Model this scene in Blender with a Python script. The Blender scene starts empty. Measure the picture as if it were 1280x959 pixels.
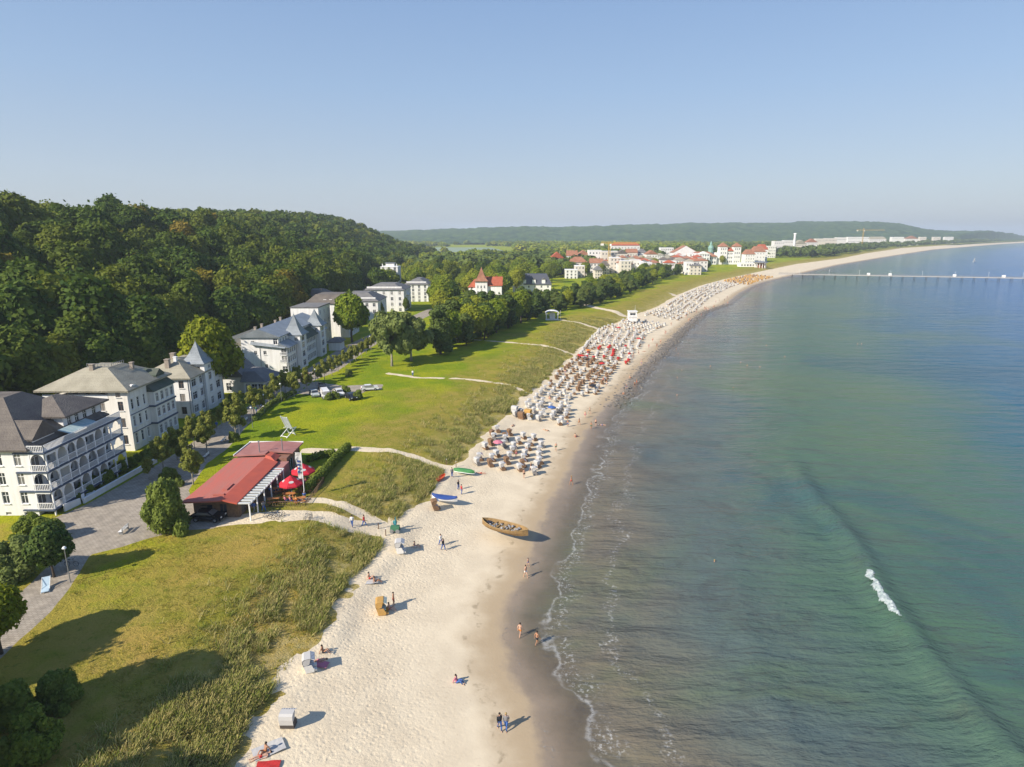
import bpy, math, random
import numpy as np
from mathutils import Vector, Matrix, noise as mnoise
random.seed(7); RNG = np.random.default_rng(11)
C = bpy.context.scene.collection
sc = bpy.context.scene
R = math.radians
# ------------------------------------------------------------------ camera, light, exposure
F = 780.0; PITCH = R(13.48); CZ = 42.0
cd = bpy.data.cameras.new('camera'); cam = bpy.data.objects.new('camera', cd); C.objects.link(cam)
cd.sensor_width = 36; cd.lens = 36*F/1280; cd.clip_start = 1; cd.clip_end = 40000
cam.location = (0, 0, CZ); cam.rotation_euler = (R(90)-PITCH, 0, 0); sc.camera = cam
SUN_EL = R(34); SUN_DIR = Vector((-0.80, -0.60, 0)).normalized()      # horizontal direction towards the sun
w = bpy.data.worlds.new('World'); sc.world = w; w.use_nodes = True
nt = w.node_tree; nt.nodes.clear()
sky = nt.nodes.new('ShaderNodeTexSky'); sky.sky_type = 'NISHITA'; sky.sun_disc = False
sky.sun_elevation = SUN_EL; sky.sun_rotation = math.atan2(SUN_DIR.x, SUN_DIR.y)
sky.altitude = 40; sky.air_density = 1.0; sky.dust_density = 0.9; sky.ozone_density = 2.2
bg = nt.nodes.new('ShaderNodeBackground'); bg.inputs[1].default_value = 0.115
ow = nt.nodes.new('ShaderNodeOutputWorld')
tcw = nt.nodes.new('ShaderNodeTexCoord'); spw = nt.nodes.new('ShaderNodeSeparateXYZ'); nt.links.new(tcw.outputs['Generated'], spw.inputs[0])
rpw = nt.nodes.new('ShaderNodeValToRGB'); nt.links.new(spw.outputs[2], rpw.inputs[0]); el_ = rpw.color_ramp.elements
SK_ = 1/0.115
for i_, (p_, c_) in enumerate(((0.0, (.345,.378,.430)), (.07, (.330,.385,.460)), (.20, (.245,.345,.500)), (.38, (.155,.258,.460)), (1.0, (.07,.15,.35)))):
    e_ = el_[i_] if i_ < 2 else el_.new(p_)
    e_.position = p_; e_.color = tuple(v*SK_*.93/8 for v in c_)+(1,)
scw = nt.nodes.new('ShaderNodeVectorMath'); scw.operation = 'SCALE'; scw.inputs[3].default_value = 8; nt.links.new(rpw.outputs[0], scw.inputs[0])
mxw = nt.nodes.new('ShaderNodeMix'); mxw.data_type = 'RGBA'; mxw.inputs[0].default_value = .8
nt.links.new(sky.outputs[0], mxw.inputs[6]); nt.links.new(scw.outputs[0], mxw.inputs[7])
nt.links.new(mxw.outputs[2], bg.inputs[0]); nt.links.new(bg.outputs[0], ow.inputs[0])
sl = bpy.data.lights.new('sun', 'SUN'); sl.energy = 4.9; sl.angle = R(0.5); sl.color = (1.0, 0.9, 0.76)
so = bpy.data.objects.new('sun', sl); C.objects.link(so)
sd = Vector((SUN_DIR.x*math.cos(SUN_EL), SUN_DIR.y*math.cos(SUN_EL), math.sin(SUN_EL)))
so.rotation_euler = sd.to_track_quat('Z', 'Y').to_euler()
sc.view_settings.view_transform = 'Standard'; sc.view_settings.look = 'None'
sc.view_settings.exposure = 0.62; sc.view_settings.gamma = 1.0

# ------------------------------------------------------------------ helpers
def P(px, py, z=3.5):
    "ground point (x, y) of a point of the photograph at height z"
    dx = (px-640)/F; dy = -(py-479.5)/F
    wy = math.cos(PITCH)+dy*math.sin(PITCH); wz = -math.sin(PITCH)+dy*math.cos(PITCH)
    t = (z-CZ)/wz
    return (dx*t, wy*t)
def atY(px, py, y):
    "world x, z of a point of the photograph at distance y"
    dx = (px-640)/F; dy = -(py-479.5)/F
    wy = math.cos(PITCH)+dy*math.sin(PITCH); wz = -math.sin(PITCH)+dy*math.cos(PITCH)
    t = y/wy
    return (dx*t, CZ+wz*t)
def sstep(a, b, x):
    t = np.clip((x-a)/(b-a), 0, 1); return t*t*(3-2*t)

def nodes_of(m):
    m.use_nodes = True; n = m.node_tree.nodes; return n, m.node_tree.links, n['Principled BSDF']
def lin(c):
    return tuple(((x/12.92) if x <= 0.04045 else ((x+0.055)/1.055)**2.4) for x in c)+(1,)
MATS = {}
def mat(name, col, rough=0.8, col2=None, scale=1.5, bump=0.0, bscale=8.0, metal=0.0, spec=0.3, coord='Object', detail=4, stretch=(1,1,1), alpha=1.0):
    if name in MATS: return MATS[name]
    m = bpy.data.materials.new(name); n, l, b = nodes_of(m)
    b.inputs['Roughness'].default_value = rough; b.inputs['Metallic'].default_value = metal
    b.inputs['Specular IOR Level'].default_value = spec
    tc = n.new('ShaderNodeTexCoord'); mp = n.new('ShaderNodeMapping'); mp.inputs['Scale'].default_value = stretch
    l.new(tc.outputs[coord], mp.inputs[0])
    nz = n.new('ShaderNodeTexNoise'); nz.inputs['Scale'].default_value = scale; nz.inputs['Detail'].default_value = detail
    l.new(mp.outputs[0], nz.inputs['Vector'])
    cr = n.new('ShaderNodeValToRGB'); cr.color_ramp.elements[0].position = 0.33; cr.color_ramp.elements[1].position = 0.67
    c2 = col2 if col2 else tuple(x*0.82 for x in col)
    cr.color_ramp.elements[0].color = tuple(col)+(1,); cr.color_ramp.elements[1].color = tuple(c2)+(1,)
    l.new(nz.outputs[0], cr.inputs[0]); l.new(cr.outputs[0], b.inputs['Base Color'])
    if bump:
        nb = n.new('ShaderNodeTexNoise'); nb.inputs['Scale'].default_value = bscale; nb.inputs['Detail'].default_value = 3
        l.new(mp.outputs[0], nb.inputs['Vector'])
        bp = n.new('ShaderNodeBump'); bp.inputs['Strength'].default_value = min(1, bump); bp.inputs['Distance'].default_value = 0.05*max(1, bump)
        l.new(nb.outputs[0], bp.inputs['Height']); l.new(bp.outputs[0], b.inputs['Normal'])
    MATS[name] = m; return m

def tag(o, label=None, cat=None, group=None, kind=None):
    if label: o['label'] = label
    if cat: o['category'] = cat
    if group: o['group'] = group
    if kind: o['kind'] = kind
    return o
def thing(name, label, cat, loc=(0,0,0), rz=0, group=None):
    o = bpy.data.objects.new(name, None); C.objects.link(o); o.location = loc; o.rotation_euler = (0,0,rz)
    o.empty_display_size = 0.2
    return tag(o, label, cat, group)
def np_mesh(name, V, Fq, mats, attrs=None, smooth=False, mi=None):
    "V Nx3, Fq list/array of equal-size faces"
    me = bpy.data.meshes.new(name); V = np.asarray(V, dtype=np.float32); Fq = np.asarray(Fq, dtype=np.int32)
    k = Fq.shape[1]
    me.vertices.add(len(V)); me.vertices.foreach_set('co', V.ravel())
    me.loops.add(Fq.size); me.loops.foreach_set('vertex_index', Fq.ravel())
    me.polygons.add(len(Fq)); me.polygons.foreach_set('loop_start', np.arange(0, Fq.size, k, dtype=np.int32))
    me.polygons.foreach_set('loop_total', np.full(len(Fq), k, dtype=np.int32))
    for m in mats: me.materials.append(m)
    if mi is not None: me.polygons.foreach_set('material_index', np.asarray(mi, dtype=np.int32))
    if smooth: me.polygons.foreach_set('use_smooth', np.ones(len(Fq), dtype=bool))
    for an, av in (attrs or {}).items():
        a = me.attributes.new(an, 'FLOAT', 'POINT'); a.data.foreach_set('value', np.asarray(av, dtype=np.float32))
    me.update(calc_edges=True); me.validate()
    return me
def link(name, me, parent=None, loc=(0,0,0), rz=0):
    o = bpy.data.objects.new(name, me); C.objects.link(o); o.location = loc; o.rotation_euler = (0,0,rz)
    if parent: o.parent = parent
    return o
def dup(root, loc, rz=0, scale=None, label=None, group=None, cat=None):
    kids = [c for c in ALLKIDS.get(root.name, [])]
    r = root.copy(); C.objects.link(r); r.location = loc; r.rotation_euler = (0,0,rz)
    if scale is not None: r.scale = scale if hasattr(scale, '__len__') else (scale,)*3
    if label: r['label'] = label
    if group: r['group'] = group
    if cat: r['category'] = cat
    new = []
    for ch in kids:
        c = ch.copy(); C.objects.link(c); c.parent = r; new.append(c)
        sub = ALLKIDS.get(ch.name, [])
        for g in sub:
            d = g.copy(); C.objects.link(d); d.parent = c
            ALLKIDS.setdefault(c.name, []).append(d)
    ALLKIDS[r.name] = new
    return r
ALLKIDS = {}
class MB:
    def __init__(s): s.v = []; s.f = []; s.mi = []; s.m = 0
    def poly(s, pts):
        i = len(s.v); s.v += [tuple(p) for p in pts]; s.f.append(tuple(range(i, i+len(pts)))); s.mi.append(s.m); return s
    def box(s, x0, y0, z0, x1, y1, z1):
        if x0 > x1: x0, x1 = x1, x0
        if y0 > y1: y0, y1 = y1, y0
        i = len(s.v)
        s.v += [(x0,y0,z0),(x1,y0,z0),(x1,y1,z0),(x0,y1,z0),(x0,y0,z1),(x1,y0,z1),(x1,y1,z1),(x0,y1,z1)]
        for q in ((0,3,2,1),(4,5,6,7),(0,1,5,4),(1,2,6,5),(2,3,7,6),(3,0,4,7)):
            s.f.append(tuple(i+k for k in q)); s.mi.append(s.m)
        return s
    def hexa(s, b, t):
        "bottom 4 points ccw, top 4 points"
        i = len(s.v); s.v += [tuple(p) for p in b]+[tuple(p) for p in t]; n = len(b)
        s.f.append(tuple(i+k for k in reversed(range(n)))); s.f.append(tuple(i+n+k for k in range(n)))
        for k in range(n): s.f.append((i+k, i+(k+1) % n, i+n+(k+1) % n, i+n+k))
        s.mi += [s.m]*(n+2); return s
    def prism(s, pts, z0, z1):
        return s.hexa([(x,y,z0) for x,y in pts], [(x,y,z1) for x,y in pts])
    def frustum(s, x0, x1, y0, y1, z0, zr, ix, iy, t=0.25):
        ix = min(ix, (x1-x0)/2-0.05); iy = min(iy, (y1-y0)/2-0.05)
        s.box(x0, y0, z0-t, x1, y1, z0)
        return s.hexa([(x0,y0,z0+.002),(x1,y0,z0+.002),(x1,y1,z0+.002),(x0,y1,z0+.002)],
                      [(x0+ix,y0+iy,zr),(x1-ix,y0+iy,zr),(x1-ix,y1-iy,zr),(x0+ix,y1-iy,zr)])
    def gable(s, x0, x1, y0, y1, z0, zr, axis='y', t=0.25):
        "solid gabled prism, ridge along axis"
        if axis == 'y':
            xm = (x0+x1)/2
            a = [(x0,y0,z0-t),(x1,y0,z0-t),(x1,y0,z0),(xm,y0,zr),(x0,y0,z0)]; b = [(p[0],y1,p[2]) for p in a]
        else:
            ym = (y0+y1)/2
            a = [(x0,y1,z0-t),(x0,y0,z0-t),(x0,y0,z0),(x0,ym,zr),(x0,y1,z0)]; b = [(x1,p[1],p[2]) for p in a]
        i = len(s.v); s.v += a+b
        s.f.append(tuple(range(i, i+5))); s.f.append(tuple(reversed(range(i+5, i+10))))
        for k in range(5): s.f.append((i+(k+1) % 5, i+k, i+5+k, i+5+(k+1) % 5))
        s.mi += [s.m]*7; return s
    def tube(s, p0, p1, r0, r1=None, n=8):
        r1 = r0 if r1 is None else r1
        p0 = Vector(p0); p1 = Vector(p1); d = (p1-p0).normalized()
        a = d.orthogonal().normalized(); b = d.cross(a)
        B = [p0+(a*math.cos(2*math.pi*k/n)+b*math.sin(2*math.pi*k/n))*r0 for k in range(n)]
        T = [p1+(a*math.cos(2*math.pi*k/n)+b*math.sin(2*math.pi*k/n))*r1 for k in range(n)]
        return s.hexa(B, T)
    def rings(s, rs, closed=True):
        "rs: list of rings (equal length lists of points)"
        i = len(s.v); n = len(rs[0])
        for r in rs: s.v += [tuple(p) for p in r]
        for j in range(len(rs)-1):
            for k in range(n if closed else n-1):
                a = i+j*n+k; b = i+j*n+(k+1) % n
                s.f.append((a, b, b+n, a+n)); s.mi.append(s.m)
        if closed:
            s.f.append(tuple(i+k for k in reversed(range(n)))); s.f.append(tuple(i+(len(rs)-1)*n+k for k in range(n))); s.mi += [s.m]*2
        return s
    def mesh(s, name, mats, smooth=False):
        me = bpy.data.meshes.new(name); me.from_pydata(s.v, [], s.f)
        if not isinstance(mats, (list, tuple)): mats = [mats]
        for m in mats: me.materials.append(m)
        me.polygons.foreach_set('material_index', s.mi)
        if smooth: me.polygons.foreach_set('use_smooth', [True]*len(s.f))
        me.update(); return me
    def build(s, name, mats, parent=None, loc=(0,0,0), rz=0, smooth=False, label=None):
        o = link(name, s.mesh(name, mats, smooth), parent, loc, rz)
        if parent: ALLKIDS.setdefault(parent.name, []).append(o)
        if label: o['label'] = label
        return o

# ------------------------------------------------------------------ value noise (numpy)
_perm = RNG.random((256, 256))
def vnoise(x, y, s):
    x = np.asarray(x, dtype=float)/s; y = np.asarray(y, dtype=float)/s
    xi = np.floor(x).astype(int); yi = np.floor(y).astype(int); fx = x-xi; fy = y-yi
    fx = fx*fx*(3-2*fx); fy = fy*fy*(3-2*fy)
    g = lambda a, b: _perm[a % 256, b % 256]
    return (g(xi,yi)*(1-fx)+g(xi+1,yi)*fx)*(1-fy)+(g(xi,yi+1)*(1-fx)+g(xi+1,yi+1)*fx)*fy
def fbm(x, y, s, o=4):
    r = 0; a = 1; t = 0
    for k in range(o): r = r+a*vnoise(x+37*k, y-91*k, s); t += a; a *= .5; s *= .5
    return r/t
def sdist(x, y, pl):
    "distance to polyline, positive on its left side"
    x = np.asarray(x, dtype=float); y = np.asarray(y, dtype=float)
    best = np.full(x.shape, 1e18); sg = np.ones(x.shape)
    for (ax, ay), (bx, by) in zip(pl[:-1], pl[1:]):
        dx, dy = bx-ax, by-ay; L2 = dx*dx+dy*dy
        t = np.clip(((x-ax)*dx+(y-ay)*dy)/L2, 0, 1)
        qx = x-(ax+t*dx); qy = y-(ay+t*dy); d = qx*qx+qy*qy
        cr = dx*(y-ay)-dy*(x-ax)
        m = d < best-1e-9; best = np.where(m, d, best); sg = np.where(m, np.where(cr >= 0, 1, -1), sg)
    return np.sqrt(best)*sg
def pdist(x, y, pg):
    "signed distance to polygon, positive inside"
    x = np.asarray(x, dtype=float); y = np.asarray(y, dtype=float)
    best = np.full(x.shape, 1e18); ins = np.zeros(x.shape, dtype=bool)
    for (ax, ay), (bx, by) in zip(pg, pg[1:]+pg[:1]):
        dx, dy = bx-ax, by-ay; L2 = dx*dx+dy*dy
        t = np.clip(((x-ax)*dx+(y-ay)*dy)/L2, 0, 1)
        best = np.minimum(best, (x-(ax+t*dx))**2+(y-(ay+t*dy))**2)
        c = ((ay > y) != (by > y)) & (x < (bx-ax)*(y-ay)/((by-ay) if by != ay else 1e-9)+ax)
        ins ^= c
    return np.sqrt(best)*np.where(ins, 1, -1)

SHORE = [(9,-60),(8,10),(5.6,32.7),(2.3,41.7),(1.8,48.5),(0,53.3),(-1.1,57.7),(-.7,63.4),(.7,68.4),(2.1,74.6),(3.7,81.8),(5.3,89.2),(8.1,98.6),(11.2,109.9),(15.3,126.5),(21.3,145),(29.4,164.6),(38.6,189.9),(52.8,223.8),(66.9,258.3),(82,293.8),(104.1,343.7),(130.8,384.1),(166.1,459.2),(205.2,533.2),(228,569.7),(292.3,659.8),(455.8,886.1),(706.5,1200.8),(1163.3,1760.5),(2000,2640),(3300,3900),(5200,5800),(9000,9000)]
DUNE = [(-23,-60),(-22,20),(-21.2,40.4),(-21.2,45),(-20.7,47.9),(-20.3,54),(-19,56.7),(-19.1,62.5),(-17.5,69.6),(-16.1,74.3),(-16,80),(-15.2,84.3),(-14.1,86),(-11.9,94),(-10.9,102.1),(-8.7,107.2),(-5.8,123.7),(-1.4,134.8),(1.3,143.5),(5.4,156.6),(12.9,181.7),(20,204.7),(29.9,243.3),(36.5,266.6),(55.8,303.2),(82,355.1),(113,427.6),(150,502.1),(192.7,574.6),(262,680),(390,870.8),(560,1080),(746,1345),(1120,1840),(1950,2720),(3250,3980),(5150,5880),(8950,9080)]
PAVE = [(-47,40),(-48.3,58),(-49.6,63),(-52,69.9),(-49.4,71.9),(-47.5,74),(-44,76.5),(-40,77),(-40,79.5),(-45.5,83),(-50,90),(-52.6,101.6),(-52.5,110),(-54.8,124),(-55.5,133.5),(-55,141),(-53.5,148),(-53.9,163),(-50.3,176),(-49.4,212),(-46,260),(-36,330),(-44,330),(-54,260),(-59.5,212),(-60,176),(-60.5,148),(-60.6,128),(-60.8,102),(-62.2,85),(-64,79.5),(-56,72),(-54.5,63),(-52,50),(-51,40)]
PARK = [(-53,150),(-46,146),(-38,148),(-37,152),(-33,154),(-34,160),(-44,158),(-53,163)]
def px_line(l, z=3.0): return [P(a, b, z) for a, b in l]
PATHS = [([(-44,78.5),(-38,79.5),(-33,80.5),(-28,80.5),(-22.5,79.5),(-17,79.8),(-13.5,80)], 1.7),
         (px_line([(372,629),(410,633),(450,641),(500,655)]), .9),
         (px_line([(385,566),(415,568),(440,564),(500,569),(560,577),(600,580)]), 1.25),
         (px_line([(486,469),(520,474),(580,476),(640,482),(675,490)]), .75),
         (px_line([(560,424),(640,430),(690,435),(725,440)]), .8),
         (px_line([(690,400),(720,404),(760,410)]), 1.3),
         (px_line([(725,380),(745,386),(780,393)]), 2.2),
         (px_line([(640,381),(700,399)]), .7),
         (px_line([(838,366),(850,369)]), 2.0)]
HILLF = [(-92,0),(-90,250),(-84,320),(-100,450),(-128,900),(-130,1400)]
def foot(y): return np.interp(y, [p[1] for p in HILLF], [p[0] for p in HILLF])
def height(x, y):
    x = np.asarray(x, dtype=float); y = np.asarray(y, dtype=float)
    s = sdist(x, y, SHORE); d = sdist(x, y, DUNE)
    return height_sd(x, y, s, d)
def height_sd(x, y, s, d):
    hb = np.where(s > 0, 0.02+1.75*sstep(-2, 26, s)-1.75*sstep(-2, 26, 0*s), np.maximum(-4, 0.02+s*0.05))
    hb = hb+np.where(s > 0, 0.0, 0.0)
    inl = sstep(0, 14, d)
    hd = 1.75+1.75*inl
    near = np.exp(-((d-7)/8.0)**2)*sstep(-0.5, 2.5, d)
    hd = hd+near*(fbm(x, y, 9, 3)-.35)*1.7+sstep(3, 10, d)*(fbm(x, y, 40, 2)-.5)*0.25*sstep(25, 12, d)
    h = np.where(d > 0, hd, hb+ (1.75-1.75)*0)
    h = np.where(d > 0, hd, np.minimum(hb, 1.75)+sstep(-3, 0, d)*(1.75-np.minimum(hb, 1.75)))
    q = foot(y)-x
    tap = 1-sstep(900, 1060, y)
    crest = 30.5+6*fbm(x+500, y, 160, 2)+11*sstep(280, 800, y)
    hill = crest*sstep(-4, 118, q)*tap*(0.8+0.2*fbm(x, y, 60, 3))
    hill = hill*sstep(420, 200, q)
    return h+hill
# ------------------------------------------------------------------ terrain sheets (one fan-spaced grid cut along its zone borders)
def zone_grid():
    dt = 0.0052; c = 40
    t = np.arange(-1.75, 1.15, dt); yy = [8.0]
    while yy[-1] < 7500: yy.append(yy[-1]+0.0052*(yy[-1]+c)*(1 if yy[-1] < 900 else 3))
    yy = np.array(yy); Y, T = np.meshgrid(yy, t, indexing='ij'); X = T*(Y+c)
    return X, Y
GX, GY = zone_grid(); nr, nc = GX.shape
gx = GX.ravel(); gy = GY.ravel()
gs = sdist(gx, gy, SHORE); gd = sdist(gx, gy, DUNE); gz = height_sd(gx, gy, gs, gd)
i = np.arange(nr*nc).reshape(nr, nc)
a = i[:-1,:-1].ravel(); b = i[:-1,1:].ravel(); c_ = i[1:,1:].ravel(); d_ = i[1:,:-1].ravel()
tri = np.concatenate([np.stack([a,b,c_],1), np.stack([a,c_,d_],1)])
keep = (gs[tri].max(1) > -45) & ~((gx[tri].min(1) < -700) & (gy[tri].min(1) < 1200)) & (gy[tri].max(1) < 7400)
tri = tri[keep]
ns = (fbm(gx, gy, 2.2, 3)-.5); nl = (fbm(gx+99, gy, 9, 2)-.5)
f_pave = np.maximum(pdist(gx, gy, PAVE), pdist(gx, gy, PARK)+ns*.8)+ns*0.25
f_path = np.full(gx.shape, -1e9)
for pl, wd in PATHS: f_path = np.maximum(f_path, wd-np.abs(sdist(gx, gy, pl))+ns*1.6+nl*.8)
f_beach = -gd+1.1*np.clip(1.6-gy/120, 0, 1)+ns*4.2*np.clip(1-gy/600, 0, 1)+nl*4*np.clip(1-gy/700, 0, 1)
V = np.stack([gx, gy, gz], 1); A = np.stack([gs, gd], 1)
def split(V, A, tri, Fv):
    "cut the triangles along Fv = 0; Fv: list of fields carried along"
    f = Fv[0]; pos = f[tri] > 0; n = pos.sum(1)
    T1 = [tri[n == 3]]; T0 = [tri[n == 0]]
    for k, inner in ((1, True), (2, False)):
        t = tri[n == k]; p = pos[n == k]
        lone = np.argmax(p if inner else ~p, axis=1); r = np.arange(len(t))
        A0 = t[r, lone]; B0 = t[r, (lone+1) % 3]; C0 = t[r, (lone+2) % 3]
        def cut(u, v_):
            w_ = (f[u]/(f[u]-f[v_]))[:, None]
            return V[u]+(V[v_]-V[u])*w_, A[u]+(A[v_]-A[u])*w_, [g[u]+(g[v_]-g[u])*w_[:,0] for g in Fv]
        v1, a1, g1 = cut(A0, B0); v2, a2, g2 = cut(A0, C0)
        i1 = np.arange(len(v1))+len(V); i2 = i1+len(v1)
        V = np.concatenate([V, v1, v2]); A = np.concatenate([A, a1, a2]); Fv = [np.concatenate([g, x, y]) for g, x, y in zip(Fv, g1, g2)]; f = Fv[0]
        corner = np.stack([A0, i1, i2], 1); rest = np.concatenate([np.stack([i1, B0, C0], 1), np.stack([i1, C0, i2], 1)])
        (T1 if inner else T0).append(corner); (T0 if inner else T1).append(rest)
    return V, A, Fv, np.concatenate(T1), np.concatenate(T0)
V, A, Fv, t_pave, rest_ = split(V, A, tri, [f_pave, f_path, f_beach])
V, A, Fv, t_path, rest_ = split(V, A, rest_, [Fv[1], Fv[2]])
V, A, Fv, t_beach, t_ground = split(V, A, rest_, [Fv[1]])
def sheet(name, T, m):
    u, inv = np.unique(T, return_inverse=True)
    me = np_mesh(name, V[u], inv.reshape(T.shape), [m], {'shore': A[u,0], 'dune': A[u,1]}, smooth=True)
    o = link(name, me); tag(o, kind='structure'); return o

def ground_mat():
    m = bpy.data.materials.new('meadow'); n, l, b = nodes_of(m)
    b.inputs['Roughness'].default_value = 0.95; b.inputs['Specular IOR Level'].default_value = 0.1
    g = n.new('ShaderNodeNewGeometry'); ad = n.new('ShaderNodeAttribute'); ad.attribute_name = 'dune'
    def noise(sc_, det=4, rough=.6, st=(1,1,1)):
        mp = n.new('ShaderNodeMapping'); mp.inputs['Scale'].default_value = st; l.new(g.outputs['Position'], mp.inputs[0])
        z = n.new('ShaderNodeTexNoise'); z.inputs['Scale'].default_value = sc_; z.inputs['Detail'].default_value = det; z.inputs['Roughness'].default_value = rough
        l.new(mp.outputs[0], z.inputs['Vector']); return z.outputs[0]
    def ramp(v, a_, b_, lo=0, hi=1):
        r = n.new('ShaderNodeMapRange'); r.inputs[1].default_value = a_; r.inputs[2].default_value = b_; r.inputs[3].default_value = lo; r.inputs[4].default_value = hi
        r.interpolation_type = 'SMOOTHSTEP'; l.new(v, r.inputs[0]); return r.outputs[0]
    def mix(fac, c1, c2):
        x = n.new('ShaderNodeMix'); x.data_type = 'RGBA'
        if isinstance(fac, float): x.inputs[0].default_value = fac
        else: l.new(fac, x.inputs[0])
        for k, c in ((6, c1), (7, c2)):
            if isinstance(c, tuple): x.inputs[k].default_value = c+(1,)
            else: l.new(c, x.inputs[k])
        return x.outputs[2]
    def math_(op, a_, b_):
        x = n.new('ShaderNodeMath'); x.operation = op
        for k, c in ((0, a_), (1, b_)):
            if isinstance(c, (int, float)): x.inputs[k].default_value = c
            else: l.new(c, x.inputs[k])
        return x.outputs[0]
    lush = mix(ramp(noise(.09), .35, .65), (.175, .255, .008), (.335, .35, .012))
    dry = mix(ramp(noise(.35), .35, .65), (.34, .27, .06), (.25, .235, .03))
    # lawn near the promenade, drier meadow towards the dune
    w1 = math_('ADD', ad.outputs['Fac'], math_('MULTIPLY', math_('SUBTRACT', noise(.06), .5), 55.0))
    sep = n.new('ShaderNodeSeparateXYZ'); l.new(g.outputs['Position'], sep.inputs[0])
    c = mix(ramp(w1, 14.0, 34.0), dry, lush)
    nearf = ramp(sep.outputs[1], 92.0, 76.0)             # the plot south of the sand path was left unmown
    c = mix(math_('MULTIPLY', nearf, ramp(noise(.12, 5), .42, .6, 0, .6)), c, (.42, .275, .075))
    c = mix(math_('MULTIPLY', ramp(noise(1.3, 3), .55, .75), .7), c, (.12, .16, .012))
    c = mix(math_('MULTIPLY', ramp(noise(.5, 6, .7), .6, .72), .45), c, (.26, .21, .075))
    rim = math_('MULTIPLY', ramp(ad.outputs['Fac'], 12.0, 0.0), ramp(noise(.45, 5, .7), .38, .62))
    c = mix(math_('MULTIPLY', rim, .85), c, (.46, .375, .17))
    fine = noise(6, 2)
    c = mix(ramp(fine, .3, .7, 0, .35), c, mix(.6, c, (.06, .08, .01)))
    l.new(c, b.inputs['Base Color'])
    hgt = math_('ADD', math_('MULTIPLY', noise(1.6, 5, .7), 1.0), math_('MULTIPLY', noise(7, 3, .7), .5))
    bp = n.new('ShaderNodeBump'); bp.inputs['Strength'].default_value = .9; bp.inputs['Distance'].default_value = .35
    l.new(hgt, bp.inputs['Height']); l.new(bp.outputs[0], b.inputs['Normal'])
    return m
def sand_mat(name, wet=True):
    m = bpy.data.materials.new(name); n, l, b = nodes_of(m); b.inputs['Roughness'].default_value = .9; b.inputs['Specular IOR Level'].default_value = .2
    g = n.new('ShaderNodeNewGeometry'); at = n.new('ShaderNodeAttribute'); at.attribute_name = 'shore'
    def noise(sc_, det=4, rough=.6):
        z = n.new('ShaderNodeTexNoise'); z.inputs['Scale'].default_value = sc_; z.inputs['Detail'].default_value = det; z.inputs['Roughness'].default_value = rough
        l.new(g.outputs['Position'], z.inputs['Vector']); return z.outputs[0]
    def ramp(v, a_, b_, lo=0, hi=1):
        r = n.new('ShaderNodeMapRange'); r.inputs[1].default_value = a_; r.inputs[2].default_value = b_; r.inputs[3].default_value = lo; r.inputs[4].default_value = hi
        r.interpolation_type = 'SMOOTHSTEP'; l.new(v, r.inputs[0]); return r.outputs[0]
    def mix(fac, c1, c2):
        x = n.new('ShaderNodeMix'); x.data_type = 'RGBA'; l.new(fac, x.inputs[0]) if not isinstance(fac, float) else None
        if isinstance(fac, float): x.inputs[0].default_value = fac
        for k, c in ((6, c1), (7, c2)):
            if isinstance(c, tuple): x.inputs[k].default_value = c+(1,)
            else: l.new(c, x.inputs[k])
        return x.outputs[2]
    def math_(op, a_, b_):
        x = n.new('ShaderNodeMath'); x.operation = op
        for k, c in ((0, a_), (1, b_)):
            if isinstance(c, (int, float)): x.inputs[k].default_value = c
            else: l.new(c, x.inputs[k])
        return x.outputs[0]
    c = mix(ramp(noise(.25), .35, .65), (.67, .575, .42), (.60, .51, .37))
    c = mix(ramp(noise(3.0, 3), .58, .75, 0, .35), c, (.36, .28, .19))
    if wet:
        s = math_('ADD', at.outputs['Fac'], math_('MULTIPLY', math_('SUBTRACT', noise(.22, 5), .5), 5.0))
        wetf = ramp(s, 6.0, 1.0)
        c = mix(wetf, c, (.40, .31, .20))
        c = mix(ramp(s, .9, -.8), c, (.27, .215, .16))
        # strand lines of washed-up weed
        ln = math_('MULTIPLY', ramp(math_('ABSOLUTE', math_('SUBTRACT', s, 3.4), 0), .5, .1), ramp(noise(.8, 4), .5, .62, 0, .45))
        c = mix(ln, c, (.16, .12, .07))
        l.new(ramp(s, 2.0, 0.0, .9, .45), b.inputs['Roughness'])
    l.new(c, b.inputs['Base Color'])
    vor = n.new('ShaderNodeTexVoronoi'); vor.inputs['Scale'].default_value = 2.1; vor.inputs['Randomness'].default_value = 1.0; l.new(g.outputs['Position'], vor.inputs['Vector'])
    foot_ = ramp(vor.outputs['Distance'], .05, .5)
    hgt = math_('ADD', math_('MULTIPLY', foot_, .55), math_('MULTIPLY', noise(2.0, 5, .75), 2.0))
    bp = n.new('ShaderNodeBump'); bp.inputs['Distance'].default_value = .13
    if wet: l.new(ramp(at.outputs['Fac'], 5.0, 13.0, .08, .5), bp.inputs['Strength'])
    else: bp.inputs['Strength'].default_value = .6
    l.new(hgt, bp.inputs['Height']); l.new(bp.outputs[0], b.inputs['Normal'])
    return m
MEADOW = ground_mat(); SAND = sand_mat('sand'); PSAND = sand_mat('path_sand', False)
PAVING = mat('paving', (.43,.38,.31), .85, (.31,.275,.225), .9, .5, 7, coord='Object', detail=9)
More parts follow.
